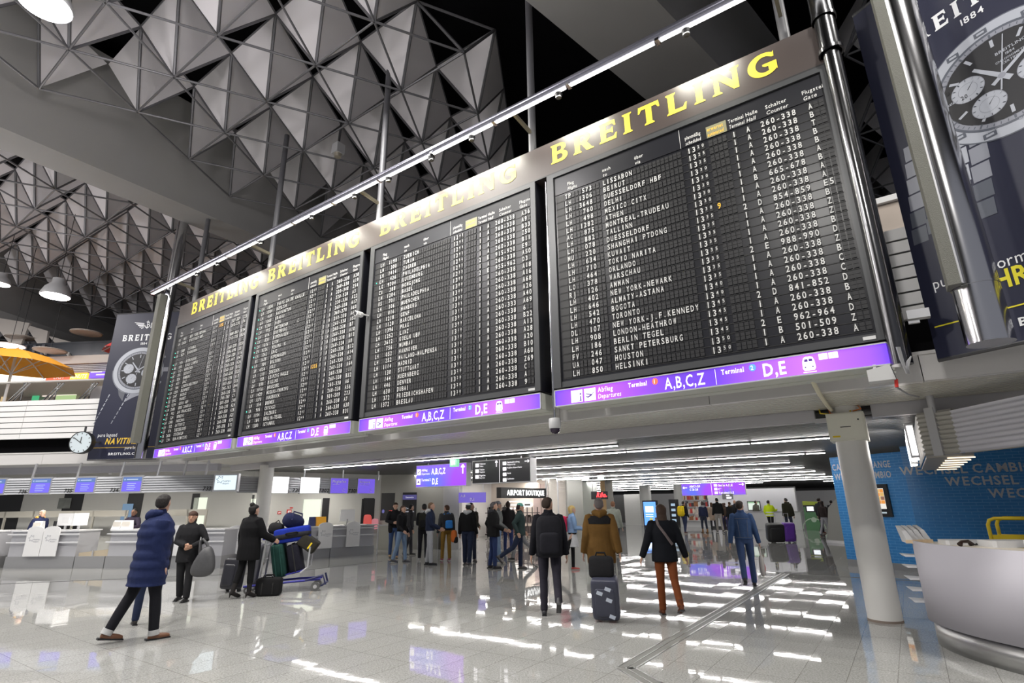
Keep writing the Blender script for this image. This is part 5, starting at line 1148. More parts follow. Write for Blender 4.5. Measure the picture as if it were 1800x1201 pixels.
# far end of the hall
def far(px, py, n=39.5): return at_n(px, py, n)
fa, fb = P(-40, 46), P(16, 46); seg_wall('wall_hall_end', fa, fb, 0, 2.35, M_HALLW); seg_wall('wall_hall_far', P(-60, 65), P(24, 65), 0, 2.95, mat('far_end_grey', (.16, .16, .165), .5))
NW2 = 41.5
q = [far(1100, 925, NW2), far(1128, 925, NW2)]; seg_wall('wall_white_box', q[0], q[1], 0, 2.3, mat('box_white', (.72, .72, .70), .5), 1.)
q = [far(1082, 925, NW2 + .5), far(1101, 925, NW2 + .5)]; seg_wall('door_20', q[0], q[1], 0.15, 2.2, mat('door_dark_grey', (.10, .10, .10), .5), .2)
q = at_n(1139, 928, 40.8); m = MB(); m.lathe([(.42, 0), (.42, 2.95)], (q[0], q[1], 0), 28); struct(m.build('wall_pillar_far', mat('far_pillar', (.62, .62, .60), .4), smooth=True))
q = at_n(1200, 928, 40.0); m = MB(); m.lathe([(.38, 0), (.38, 2.95)], (q[0], q[1], 0), 28); struct(m.build('wall_pillar_vending', mat('far_pillar', (.62, .62, .60), .4), smooth=True))
# big blue screen pylon
a, b = at_n(1132, 922, 38.6), at_n(1157, 922, 38.6); t = thing('advert_pylon', 'tall glowing blue advertising pylon beyond the woman in rust trousers', 'advert pylon', (a[0], a[1], 0), TH); L = np.linalg.norm(b - a); zt = at_n(1145, 880, 38.6)[2]
m = MB(); m.box(0, L, 0, .25, 0, zt); m.build('case', M_BLACK, t); m = MB(); rect(m, .07, L - .07, .12, zt - .1, -.01, 0); m.add([(.2, -.014, zt * .55), (L - .25, -.014, zt * .55), (L - .25, -.014, zt * .78), (.2, -.014, zt * .78)], [(0, 1, 2, 3)], 1); disc(m, L * .55, zt * .28, .13, .13, -.014, 2, 16); m.box(.2, L - .3, -.014, -.012, zt * .45, zt * .48, 1); m.box(.2, L - .3, -.014, -.012, zt * .38, zt * .41, 1)
m.build('display', [glow('pylon_blue', (.12, .35, 1), 1.5), glow('pylon_white', (.85, .93, 1), 1.6), glow('pylon_gold', (.6, .6, .2), 1)], t)
a, b = at_n(1179, 922, 39.), at_n(1191, 922, 39.); t = thing('vending_machine', 'black vending machine with pale shelves beside the far pillar', 'vending machine', (a[0], a[1], 0), TH); L = np.linalg.norm(b - a); zt = 1.85
m = MB(); m.box(0, L, 0, .7, 0, zt); m.build('cabinet', M_BLACK, t); m = MB()
for i in range(4): m.box(L * .3, L * .9, -.02, -.005, .35 + i * .35, .52 + i * .35)
m.build('shelf_row', glow('vend_blue', (.4, .55, .7), .9), t)
# newspaper and food stand
t0 = at_n(1225, 925, 39.2)
t = thing('kiosk_stand', 'brightly lit shop stand with crowded shelves behind the queue', 'stand', (t0[0], t0[1], 0), TH)
m = MB(); m.box(-.9, 1.1, .4, .6, 0, 2.2); m.build('back', M_WHITE, t)
rnd = random.Random(3); cols = [mat('goods_%d' % i, c, .5) for i, c in enumerate(((.5, .05, .04), (.7, .6, .5), (.05, .04, .05), (.3, .12, .05), (.7, .7, .68)))]
for k in range(4):
    m = MB(); x = -.85
    while x < .95: 
        wd_ = rnd.uniform(.08, .18); m.box(x, x + wd_ - .015, .2, .38, .45 + k * .45, .45 + k * .45 + rnd.uniform(.2, .36), rnd.randrange(5)); x += wd_
    m.build('goods_row', cols, t); m = MB(); m.box(-.9, 1.1, .1, .4, .41 + k * .45, .44 + k * .45); m.build('shelf', M_WHITE, t)
m = MB(); m.box(-.9, 1.1, .1, .6, 2.2, 2.4); m.build('fascia', [M_WHITE, M_RED], t)
# white partition with framed picture at the far end
NPZ = 38.2
a, b = at_n(1250, 925, NPZ), at_n(1407, 932, NPZ); seg_wall('wall_partition', a, b, .12, 2.42, mat('partition_pale', (.60, .60, .63), .45), .5); seg_wall('baseboard_partition', a, b, 0, .12, M_BLACK, .45)
a2, b2 = at_n(1255, 862, NPZ - .02), at_n(1412, 861, NPZ - .02); seg_wall('trim_partition_top', a, b, 2.42, 2.5, M_BLACK, .5)
a, b = at_n(1315, 898, NPZ - .05), at_n(1338, 897, NPZ - .05); zt = at_n(1326, 881, NPZ)[2]; t, L, h = seg_thing('framed_screen', 'framed green and white picture on the far pale partition', 'picture', a, b, a[2], zt, M_DARK, .04); m = MB(); rect(m, .05, L - .05, .05, h - .05, -.01, 0); rect(m, .05, L - .05, h * .78, h - .05, -.012, 1); m.build('print', [glow('pic_white', (.8, .9, .8), .9), glow('pic_green', (.3, .55, .3), .8)], t)
# second small sign under the violet one
# ticket / cash machine, green
a, b = at_n(1418, 931, 37.0), at_n(1444, 931, 37.0); t = thing('ticket_machine', 'green and yellow ticket machine beside the pale partition', 'machine', (a[0], a[1], 0), TH); L = np.linalg.norm(b - a); zt = at_n(1430, 881, 37.)[2]
m = MB(); m.box(0, L, 0, .6, 0, zt * .8); m.build('cabinet', mat('machine_green', (.12, .30, .14), .4), t); m = MB(); m.hexa([(0, -.01, zt * .86), (L, -.01, zt * .86), (L, .6, zt * .86), (0, .6, zt * .86)], [(0, -.01, zt), (L, -.01, zt * .97), (L, .6, zt * .97), (0, .6, zt)]); m.build('header', mat('machine_lime', (.45, .55, .05), .4), t)
m = MB(); m.box(0, L, 0.05, .5, zt * .8, zt * .86); rect(m, L * .15, L * .95, zt * .62, zt * .84, -.005); m.build('console', M_DARK, t); m = MB(); rect(m, L * .25, L * .7, zt * .66, zt * .81, -.012); m.build('display', glow('machine_screen', (.9, .95, 1), 1.6), t); m = MB(); ringf(m, L * .55, zt * .05, .55, .6, -.008, 0, 30, 0, 180); disc(m, L * .6, zt * .36, .14, .14, -.008, 0, 20); m.build('print', mat('machine_mint', (.6, .75, .6), .5), t)
# grey console beside the exchange wall
a = at_z(1470, 955); t = thing('service_terminal', 'slim grey terminal leaning at the end of the blue wall', 'terminal', (a[0], a[1], 0), R(A_BLUE)); m = MB(); m.hexa([(-.35, 0, .1), (.35, 0, .1), (.35, .4, .1), (-.35, .4, .1)], [(-.1, 0, 1.35), (.35, 0, 1.75), (.35, .4, 1.75), (-.1, .4, 1.35)]); m.build('body', mat('terminal_grey', (.36, .36, .33), .4), t); m = MB(); m.box(-.38, .37, -.05, .42, 0, .1); m.build('foot', M_RAIL, t)
# service desk with monitor near the worker in yellow
a = at_z(1345, 930); t = thing('service_counter', 'white service counter behind the worker in the yellow jacket', 'counter', (a[0], a[1], 0), TH); m = MB(); m.box(-.8, 2.2, -.6, -.1, 0, 1.0); m.build('front', M_PANEL, t); m = MB(); m.box(-.9, 2.3, -.7, .0, 1.0, 1.05); m.build('worktop', M_GREY, t)
# hanging direction signs
def hang_sign(lab, px0, px1, pyt0, zt, zb, mk, lines, depth=.22, nname=None):
    q = at_z(px0, pyt0, zt); n = float(q @ nn); a, b = at_n(px0, pyt0, n), at_n(px1, pyt0, n); s0, s1 = float(a @ dd), float(b @ dd); L = s1 - s0
    t = thing('hanging_sign', lab, 'sign', P(s0, n, zb), TH); h = zt - zb
    m = MB(); m.box(0, L, .01, depth, 0, h); m.build('box', M_PANEL, t); m = MB(); m.box(.02, L - .02, -.005, .01, .02, h - .02); m.build('lit_panel', mk, t)
    m = MB(); lines(m, L, h); m.build('lettering', [glow('sign_white', (1, .97, 1), 1.6), mat('sign_violet_ink', (.12, .04, .4), .4)], t)
    for x in (L * .2, L * .8): m = MB(); m.tube([(x, depth / 2, h), (x, depth / 2, 3.0 - zb)], .018, 6); m.build('rod', M_ALU, t)
    return t
def gate_sign():
    mm = mat('gate_violet', (.1, .06, .35), .35, emit=(.22, .10, .95), es=1.0); nt = mm.node_tree; tc = nt.nodes.new('ShaderNodeTexCoord'); g = nt.nodes.new('ShaderNodeTexNoise'); g.inputs['Scale'].default_value = .8; g.inputs['Detail'].default_value = 0; nt.links.new(tc.outputs['Object'], g.inputs[0]); cr = nt.nodes.new('ShaderNodeValToRGB'); e = cr.color_ramp.elements; e[0].position = .38; e[0].color = (.10, .16, .85, 1); e[1].position = .62; e[1].color = (.38, .05, .90, 1); nt.links.new(g.outputs['Fac'], cr.inputs[0]); nt.links.new(cr.outputs[0], nt.nodes['Principled BSDF'].inputs['Emission Color']); return mm
MGS = gate_sign()
def arrow(m, x, z, s, a, y=-.012, k=0):
    d = np.array([math.cos(R(a)), 0, math.sin(R(a))]); p = np.array([x, y, z]); m.bar(p - d * s, p + d * s, s * .28, .002, k, (0, 1, 0))
    for b_ in (140, 220): e = np.array([math.cos(R(a + b_)), 0, math.sin(R(a + b_))]); m.bar(p + d * s, p + d * s + e * s * .8, s * .28, .002, k, (0, 1, 0))
def l1(m, L, h):
    y = -.012
    rect(m, .05, .21, h * .56, h * .82, y); rect(m, .05, .21, h * .12, h * .38, y); m.add([(.07, y - .002, h * .66), (.17, y - .002, h * .75), (.19, y - .002, h * .72), (.1, y - .002, h * .63)], [(3, 2, 1, 0)], 1); m.add([(.07, y - .002, h * .2), (.13, y - .002, h * .32), (.19, y - .002, h * .2)], [(0, 2, 1)], 1)
    m.text('Abflug', .25, h * .72, h * .11, y, 0, 1, .8); m.text('Departures', .25, h * .56, h * .1, y, 0, 0, .75, shear=.18); m.text('A,B,C,Z', .66, h * .57, h * .26, y, 0, 2, .62); m.text('Terminal', .25, h * .27, h * .12, y, 0, 1, .75); m.text('2', .60, h * .27, h * .12, y, 0, 1, .75); m.text('D,E', .70, h * .12, h * .27, y, 0, 2, .62); arrow(m, L - .13, h * .72, .13, 90)
hang_sign('violet hanging sign with big gate letters over the group of travellers', 732, 820, 819, 2.84, 2.18, MGS, l1)
def l2(m, L, h):
    y = -.012
    for k, (a, b) in enumerate((('Toiletten', 'Toilets'), ('Telefon', 'Telephone'), ('Flughafen', 'Duty-free'))): rect(m, .13, .25, h * (.72 - k * .25), h * (.88 - k * .25), y); m.text(a, .28, h * (.82 - k * .25), h * .07, y, 0, 1, .8); m.text(b, .28, h * (.72 - k * .25), h * .065, y, 0, 0, .75)
    arrow(m, L * .44, h * .82, .08, 90); m.box(L * .49, L * .495, y, y + .002, 0.01, h - .01)
    for k, (a, b) in enumerate((('Gepäckaufbewahrung', 'Baggage storage'), ('Frankfurt Airport Center', ''), ('Hotels', ''), ('Conference', ''))): rect(m, L * .55, L * .55 + .12, h * (.74 - k * .23), h * (.88 - k * .23), y); m.text(a, L * .55 + .15, h * (.82 - k * .23), h * .065, y, 0, 1, .72); (m.text(b, L * .55 + .15, h * (.73 - k * .23), h * .06, y, 0, 0, .7) if b else 0)
    arrow(m, L * .95, h * .85, .07, 0)
hang_sign('black hanging sign with white pictograms and two columns of text', 830, 932, 811, 2.84, 2.21, mat('sign_black', (.03, .03, .033), .35), l2, .3)
def l3(m, L, h):
    y = -.012; arrow(m, .25, h * .66, .14, 180); m.text('ABC 1-20', .55, h * .68, h * .17, y, 0, 2, .9); m.text('C 21-28', .55, h * .42, h * .17, y, 0, 2, .9); m.box(L * .485, L * .49, y, y + .002, 0.01, h - .01)
    for k, a in enumerate(('Gates A,B,Z', 'C*', 'Terminal D,E')): rect(m, L * .53, L * .53 + .2, h * (.70 - k * .3), h * (.9 - k * .3), y); m.text(a, L * .53 + .26, h * (.71 - k * .3), h * .17, y, 0, 2, .85)
    arrow(m, L * .95, h * .82, .14, 0)
hang_sign('long violet hanging sign over the far queue of people', 1197, 1309, 851, 2.82, 2.05, MGS, l3)
def l4(m, L, h): m.box(.25, L * .7, -.014, -.012, h * .62, h * .78); m.box(.25, L * .85, -.014, -.012, h * .2, h * .45)
hang_sign('small grey hanging sign below the long violet sign', 1268, 1288, 868, 2.08, 1.75, mat('sign_grey', (.2, .2, .22), .4), l4, .1)
# exit lights
for px, py, z, lab in ((799, 814, 2.75, 'small lit green exit sign hanging before the violet gate sign'), (1056, 840, 2.7, 'small pale emergency light hanging under the far light runs')):
    q = at_z(px, py, z); t = thing('exit_sign', lab, 'sign', q, TH); m = MB(); m.box(-.12, .12, -.06, .06, -.10, .1); m.build('box', glow('exit_green', (.25, .75, .45), 1.0) if px < 900 else glow('exit_pale', (.8, .95, .88), 1.5), t); m = MB(); m.tube([(-.08, 0, .1), (-.08, 0, 3.0 - z)], .01, 6); m.tube([(.08, 0, .1), (.08, 0, 3.0 - z)], .01, 6); m.build('rod', M_DARK, t)
    if px < 900: m = MB(); rect(m, -.07, -.01, -.06, .06, -.063); m.add([(.0, -.063, -.05), (.08, -.063, -.05), (.05, -.063, .06)], [(0, 1, 2)]); m.build('pictogram', M_WTXT, t)
# ================================================================== EXCHANGE: BLUE WALL, OVERHEAD CANOPY, COUNTER
def blue_mat():
    m = mat('exchange_blue', (.035, .22, .56), .35); nt = m.node_tree; tc = nt.nodes.new('ShaderNodeTexCoord'); br = nt.nodes.new('ShaderNodeTexBrick'); mp = nt.nodes.new('ShaderNodeMapping'); mp.inputs['Rotation'].default_value = (math.pi / 2, 0, 0)
    nt.links.new(tc.outputs['Object'], mp.inputs[0]); nt.links.new(mp.outputs[0], br.inputs['Vector']); br.inputs['Scale'].default_value = 1; br.inputs['Brick Width'].default_value = .24; br.inputs['Row Height'].default_value = .068; br.inputs['Mortar Size'].default_value = .008; br.inputs['Mortar Smooth'].default_value = .6
    br.inputs['Color1'].default_value = (.04, .28, .70, 1); br.inputs['Color2'].default_value = (.035, .255, .66, 1); br.inputs['Mortar'].default_value = (.14, .42, .80, 1); nt.links.new(br.outputs['Color'], nt.nodes['Principled BSDF'].inputs['Base Color']); return m
M_BLUE = blue_mat(); M_BLT = mat('exchange_letter', (.66, .68, .72), .4); BH = 2.78
cor = None; le = np.array([8.74, 15.27, 0]); ub = axis(A_BLUE); nbl = np.array([-ub[1], ub[0], 0]); cor = at_pl(1601, 880, nbl, float(nbl @ le)); cor[2] = 0; LBL = float((cor - le) @ ub)
ncor = float(cor @ nn)
def xs_on(px, py): return float(at_n(px, py, ncor) @ dd - cor @ dd)
m = MB(); m.box(0, LBL, 0, .2, .17, BH); o = struct(m.build('wall_exchange_short', M_BLUE)); place(o, le, R(A_BLUE))
m = MB(); m.box(0, LBL, -.012, .2, 0, .17); o = struct(m.build('baseboard_exchange', M_STEEL)); place(o, le, R(A_BLUE))
m = MB(); m.text('CAMBIO EXCHANGE', .04, 2.43, .165, -.006, 0, 2, 1.55 / (text_width('CAMBIO EXCHANGE', 2) * .165)); m.text('WECHSEL CAMBIO', .06, 2.18, .165, -.006, 0, 2, 1.5 / (text_width('WECHSEL CAMBIO', 2) * .165)); o = m.build('exchange_lettering', M_BLT); tag(o, 'pale capital letters on the short blue wall behind the white pillar', 'lettering'); place(o, le, R(A_BLUE))
m = MB(); m.box(0, 9, 0, .2, .1, 2.9); o = struct(m.build('wall_exchange_long', M_BLUE)); place(o, cor, TH)
m = MB(); m.box(0, 9, -.012, .2, 0, .1); o = struct(m.build('baseboard_exchange_long', M_STEEL)); place(o, cor, TH)
m = MB()
for x, z in ((xs_on(1713, 826) - 1.42, at_n(1713, 831, ncor)[2]), (xs_on(1662, 850), at_n(1662, 854, ncor)[2]), (xs_on(1738, 870), at_n(1738, 875, ncor)[2])):
    if z > 0: m.text('WECHSEL CAMBIO EXCHANGE', x, z, .20, -.006, 0, 2, .96)
o = m.build('exchange_lettering', M_BLT); tag(o, 'pale capital letters in three staggered lines on the long blue wall', 'lettering'); place(o, cor, TH)
nbl = np.array([-ub[1], ub[0], 0]); cbl = float(nbl @ cor)
a, b = at_pl(1499, 908, nbl, cbl - .05), at_pl(1569, 907, nbl, cbl - .05); zt = at_pl(1530, 852, nbl, cbl - .05)[2]
t, L, h = seg_thing('wall_screen', 'black framed screen with orange picture on the short blue wall', 'screen', a, b, a[2], zt, M_BLACK, .05)
m = MB(); x0, x1, z0, z1 = .10, L - .10, h * .24, h - .1; rect(m, x0, x1, z0, z1, -.005, 0)
rr = random.Random(5)
for i in range(5):
    for j in range(4):
        xx = x0 + (x1 - x0) * (.42 + .58 * i / 5); zz = z0 + (z1 - z0) * (.25 + .72 * j / 4); rect(m, xx, xx + (x1 - x0) * .11, zz, zz + (z1 - z0) * .17, -.008, rr.choice((1, 2, 3, 1)))
rect(m, x0 + .3, x0 + .62, z0 + .05, z0 + .2, -.008, 4); m.box(x1 - .3, x1 - .02, -.006, -.004, h * .10, h * .15, 4); m.build('display', [glow('scr_pale', (.85, .82, .75), 1.0), glow('scr_orange', (.9, .35, .06), .9), glow('scr_amber', (.8, .5, .15), .9), glow('scr_brown', (.35, .15, .08), .8), glow('scr_grey', (.5, .6, .65), .8)], t)
# electrical box on top of the pillar
pc = P(-.59, 9.98)
a = pc - nn * .26; t = thing('junction_box', 'cream metal junction box at the head of the white pillar', 'junction box', a - dd * .26 + [0, 0, 2.52], TH); m = MB(); m.box(0, .5, -.02, .48, 0, .42); m.build('case', mat('cream_box', (.74, .73, .64), .4), t); m = MB(); m.box(.02, .48, -.035, -.02, .03, .40); m.build('cover', mat('cream_box_lid', (.78, .77, .68), .4), t); m = MB(); m.lathe([(.012, 0), (.012, .012)], n=10); o = m.build('lock', M_BLACK, t); o.location = (.42, -.035, .3); o.rotation_euler = (math.pi / 2, 0, 0)
m = MB(); m.box(.05, .15, -.038, -.034, .05, .075, 0); m.box(.17, .31, -.038, -.036, .195, .207, 1); m.build('sticker', [M_YEL, M_BTXT], t)
m = MB(); q = P(-.9, 9.72, 2.9)
for k, c in enumerate(range(5)): m.tube([P(-.95 + .13 * k, 9.95, 3.1), P(-.93 + .14 * k, 9.86 - .03 * k, 2.98 - .02 * (k % 2)), P(-.8 + .06 * k, 9.84, 2.95), P(-.75 + .05 * k, 9.9, 2.86)], .011, 6, k % 3)
tag(m.build('loose_cables', [M_YEL, mat('cable_orange', (.75, .2, .03), .5), M_BLACK]), 'loose yellow, orange and black cables in the opening above the junction box', 'cables')
m = MB(); x0 = P(-1.03, 9.86); m.hexa([P(-1.03, 9.86, 2.83), P(-.6, 9.86, 2.83), P(-.6, 9.92, 2.83), P(-1.03, 9.92, 2.83)], [P(-1.03, 9.86, 2.9), P(-.6, 9.86, 2.9), P(-.6, 9.92, 2.9), P(-1.03, 9.92, 2.9)]); struct(m.build('trim_beam_splice', M_BEAM))
# canopy above the counter: corrugated box with lit fins
ZC0, ZC1 = 2.23, 2.80
Cc = at_z(1690, 797, ZC0); Ec = at_z(1628, 802, ZC0); Fc = at_z(1603, 834, ZC0)
uF = axis(D0 + 90); Lf = 4.2; Ec[2] = Cc[2] = 0; Fc = Ec + uF * Lf; Ac = Cc + np.array([.04, -3.4, 0])
t = thing('exchange_canopy', 'corrugated pale canopy with lit fins hanging over the round counter', 'canopy', (0, 0, 0))
def corr(m, a, b, z0, z1, k=9, d=.03, mi=0):
    a, b = np.array([a[0], a[1], 0]), np.array([b[0], b[1], 0]); u = (b - a) / np.linalg.norm(b - a); o_ = np.array([u[1], -u[0], 0]); N = k * 6; pa, pb = [], []
    for i in range(N + 1): off = o_ * d * (.5 + .5 * math.cos(2 * math.pi * i / 6)); z = z0 + (z1 - z0) * i / N; pa.append(a + off + [0, 0, z]); pb.append(b + off + [0, 0, z])
    m.add(pa + pb, [(i, i + N + 1, i + N + 2, i + 1) for i in range(N)], mi)
M_CORR_LIT = mat('corrugated_sheet_lit', (.74, .74, .80), .3, .1); M_CORR_SHADE = mat('corrugated_sheet_shaded', (.50, .49, .45), .4, .2)  # one sheet in two tones: front painted lighter, end and side darker as if shaded
m = MB(); corr(m, Cc, Ac, ZC0, ZC1, 9); m.build('corrugated_front', M_CORR_LIT, t, 2)
m = MB(); corr(m, Ec, Cc, ZC0, ZC1, 9); m.build('corrugated_end', M_CORR_SHADE, t, 2)
m = MB(); v = uF; corr(m, Fc, Ec, ZC0, ZC1, 9, .02); m.build('corrugated_side', M_CORR_SHADE, t, 2)
Xc = at_z(1712, 797, ZC0); Xc[2] = 0
m = MB(); pol = [Ec, Cc, Xc, Xc + uF * Lf, Fc]; m.prism([(q[0], q[1]) for q in pol], ZC0 - .03, ZC0); m.prism([(q[0], q[1]) for q in pol], ZC1, ZC1 + .03); m.build('deck', mat('canopy_deck', (.42, .40, .37), .5), t)
m = MB(); q = Cc + np.array([.05, 0, 0]); q2 = Ac + np.array([.05, 0, 0]); m.hexa([x + [0, 0, ZC0] for x in (q, q2, q2 + [.05, 0, 0], q + [.05, 0, 0])], [x + [0, 0, ZC1] for x in (q, q2, q2 + [.05, 0, 0], q + [.05, 0, 0])]); m.build('front_backing', M_CORR_SHADE, t)
m = MB(); q = Ac * .6 + Cc * .4 + np.array([.08, 0, 0]); m.tube([(q[0], q[1], ZC1 - .1), (q[0], q[1], 3.3)], .04, 10); m.build('rear_hanger', M_ALU, t, True)
mm = (Ec + Cc) / 2; m = MB(); ue = (Cc - Ec) / np.linalg.norm(Cc - Ec); oe = np.array([ue[1], -ue[0], 0])
q = mm - ue * .03 + oe * .05; m.hexa([x + [0, 0, ZC0 - .01] for x in (q - ue * .06, q + ue * .06, q + ue * .06 - oe * .05, q - ue * .06 - oe * .05)], [x + [0, 0, ZC1 + .08] for x in (q - ue * .06, q + ue * .06, q + ue * .06 - oe * .05, q - ue * .06 - oe * .05)]); m.build('mounting_plate', M_ALU, t)
m = MB(); q = mm + [0, 0, 0]; m.tube([(q[0], q[1], ZC1), (q[0], q[1], 3.06)], .045, 12); m.build('hanger', M_ALU, t, True)
MFIN = glow('fin_light', (1, .93, .88), 2.6); MSLOT = glow('slot_light', (1, .82, .6), 1.8)
os_ = np.array([-uF[1], uF[0], 0])
for k, f in enumerate((.5, 1.3, 2.3, 3.3)):
    q = Ec + uF * f + os_ * .06
    m = MB(); m.hexa([x + [0, 0, ZC0 + .02] for x in (q, q + uF * .10, q + uF * .10 + os_ * .11, q + os_ * .11)], [x + [0, 0, ZC1 - .05] for x in (q, q + uF * .10, q + uF * .10 + os_ * .11, q + os_ * .11)]); m.build('fin_housing', M_ALU, t)
    m = MB(); q = q - uF * .004 + os_ * .012; m.hexa([x + [0, 0, ZC0 + .05] for x in (q - uF * .006, q, q + os_ * .075, q + os_ * .075 - uF * .006)], [x + [0, 0, ZC1 - .08] for x in (q - uF * .006, q, q + os_ * .075, q + os_ * .075 - uF * .006)]); m.build('fin_light', MFIN, t)
for k, f in enumerate((.1, .75, 1.4, 2.1, 2.9, 3.8)):
    q = Ec + uF * f + (Cc - Ec) * .6; m = MB(); m.bar(q + [0, 0, ZC0 - .045], q + dd * .30 + [0, 0, ZC0 - .045], .028, .015); m.build('slot_light', MSLOT, t)
rebase(t, (Ec[0], Ec[1], ZC0))
for f in (.9, 2.6):
    q = Ec + uF * f + os_ * .16; lamp('AREA', 'canopy_fin_lamp', (q[0], q[1], 2.5), 26, (1, .96, .92), .12, .5, target=(q[0] + os_[0] * 2 + uF[0], q[1] + os_[1] * 2 + uF[1], 1.6))
# counter: curved white front on a steel plinth
t = t_counter = thing('round_counter', 'white curved exchange counter on a steel plinth', 'counter', (0, 0, 0))
out = [(5.42, 7.62), (5.20, 7.50), (5.02, 7.30), (4.90, 7.02), (4.83, 6.70), (4.82, 6.35), (4.87, 6.0), (4.97, 5.6), (5.13, 5.2), (5.36, 4.8), (5.66, 4.45), (6.0, 4.2), (6.5, 3.95)]
def smooth_poly(p, it=2):
    for _ in range(it):
        q = [p[0]]
        for a, b in zip(p[:-1], p[1:]): q += [(a[0] * .75 + b[0] * .25, a[1] * .75 + b[1] * .25), (a[0] * .25 + b[0] * .75, a[1] * .25 + b[1] * .75)]
        p = q + [p[-1]]
    return p
out = smooth_poly(out)
def offs(p, d):
    r = []
    for i in range(len(p)):
        a, b = p[max(0, i - 1)], p[min(len(p) - 1, i + 1)]; u = np.array([b[0] - a[0], b[1] - a[1]]); u /= np.linalg.norm(u); r.append((p[i][0] - u[1] * d, p[i][1] + u[0] * d))
    return r
def band(m, p, d0, d1, z0, z1):
    a, b = offs(p, d0), offs(p, d1); n = len(p); v = [(x, y, z0) for x, y in a] + [(x, y, z1) for x, y in a] + [(x, y, z0) for x, y in b] + [(x, y, z1) for x, y in b]
    f = [];
    for i in range(n - 1): f += [(i, i + n, i + n + 1, i + 1), (2 * n + i, 2 * n + i + 1, 3 * n + i + 1, 3 * n + i), (n + i, 3 * n + i, 3 * n + i + 1, n + i + 1), (i, i + 1, 2 * n + i + 1, 2 * n + i)]
    f += [(0, 2 * n, 3 * n, n), (n - 1, 2 * n - 1, 4 * n - 1, 3 * n - 1)]; m.add(v, f)
m = MB(); band(m, out, 0, .04, .26, 1.15); m.build('front_panel', mat('counter_white', (.44, .425, .47), .5, spec=.3), t, 2)
m = MB(); band(m, out, .05, .3, 0, .26); m.build('plinth', M_STEEL, t, 2)
m = MB(); band(m, out, .05, .75, 1.08, 1.12); m.build('worktop', mat('worktop_cream', (.72, .66, .56), .4), t)
m = MB(); e0 = np.array([out[0][0], out[0][1], 0]); band(m, [(5.44, 7.66), (5.7, 8.0), (5.95, 8.25)], 0, .05, .0, 1.08); m.build('end_panel', M_PANEL, t)
# leaflet fins on the end
for k, z in enumerate((.42, .55, .68, .82, .95)):
    q = np.array([5.06, 7.36, z]); m = MB(); m.hexa([q + [-.09, .02, 0], q + [.1, -.02, 0], q + [.22, .2, 0], q + [.02, .26, 0]], [q + [-.11, .03, .025], q + [.1, -.02, .012], q + [.22, .2, .012], q + [.0, .27, .025]]); m.build('leaflet_tray', M_PANEL, t)
M_TRAYW = mat('tray_beech', (.72, .55, .36), .5)
for k in range(4):
    q = np.array([5.02 + k * .10, 7.34 + k * .05 - k * k * .005, 1.12]); tt = thing('document_tray', 'pale document tray on the end of the exchange counter', 'tray', q, R(-25), 'document trays on the exchange counter'); m = MB(); m.hexa([(-.03, -.12, 0), (.05, -.12, 0), (.05, .25, 0), (-.03, .25, 0)], [(-.07, -.12, .15), (-.02, -.12, .15), (-.02, .25, .20), (-.07, .25, .20)]); m.build('panel', M_PANEL, tt); m = MB(); m.box(-.05, .05, -.13, -.12, 0, .04); m.build('edge', M_TRAYW, tt)
tt = thing('telephone_handset', 'dark brown telephone handset lying on the exchange counter', 'telephone', (5.25, 6.72, 1.12), R(20)); m = MB(); m.tube([(-.1, 0, .02), (-.06, 0, .05), (.06, 0, .05), (.1, 0, .02)], [.028, .018, .018, .028], 10); m.build('handset', mat('handset_brown', (.03, .015, .012), .3), tt, True); m = MB(); m.tube([(.1 + .012 * i, .02 * math.sin(i * 1.6), .015 + .008 * math.cos(i * 1.6)) for i in range(16)], .006, 6); m.build('coil_cord', M_BLACK, tt)
for k in range(3):
    m = MB(); m.bev(-.22, .22, -.16, .16, 0, .05 + .02 * k, .03); tag(place(m.build('equipment_cover', M_PANEL), (5.45 + .16 * k, 7.0 - .42 * k, 1.12), R(-20 + 10 * k)), ('flat white equipment lid on the counter behind the handset', 'second flat white equipment lid on the counter towards the yellow barrier', 'thickest flat white equipment lid close to the yellow barrier')[k], 'equipment lid')
rebase(t_counter, (5.0, 7.0, 0))
# yellow warning barrier standing behind the counter
q = np.array([6.45, 7.35, 0]); tt = thing('yellow_barrier', 'yellow tubular folding barrier with black lettering behind the counter', 'barrier', q, R(-38))
def loop(x0, x1, y, z0, z1): 
    c = .08; return [(x0, y, z0), (x0, y, z1 - c), (x0 + c * .3, y, z1 - c * .3), (x0 + c, y, z1), (x1 - c, y, z1), (x1 - c * .3, y, z1 - c * .3), (x1, y, z1 - c), (x1, y, z0)]
for y, x0 in ((-.1, -.28), (.16, -.18)):
    m = MB(); m.tube(loop(x0, x0 + .75, y, 0, 1.40), .022, 10); m.build('tube_frame', M_YEL, tt, True); m = MB(); m.tube([(x0, y, 1.2 - .02), (x0 + .75, y, 1.2 - .02)], .015, 8); m.build('crossbar', M_YEL, tt)
m = MB(); m.box(-.26, .45, -.135, -.12, .75, 1.20); m.build('board', M_YEL, tt); m = MB(); m.box(-.02, .05, -.138, -.136, 1.08, 1.10); disc(m, -.07, 1.09, .03, .03, -.138); m.text('IG2', .10, 1.06, .075, -.138, 0, 2, .9); m.build('lettering', M_BTXT, tt)
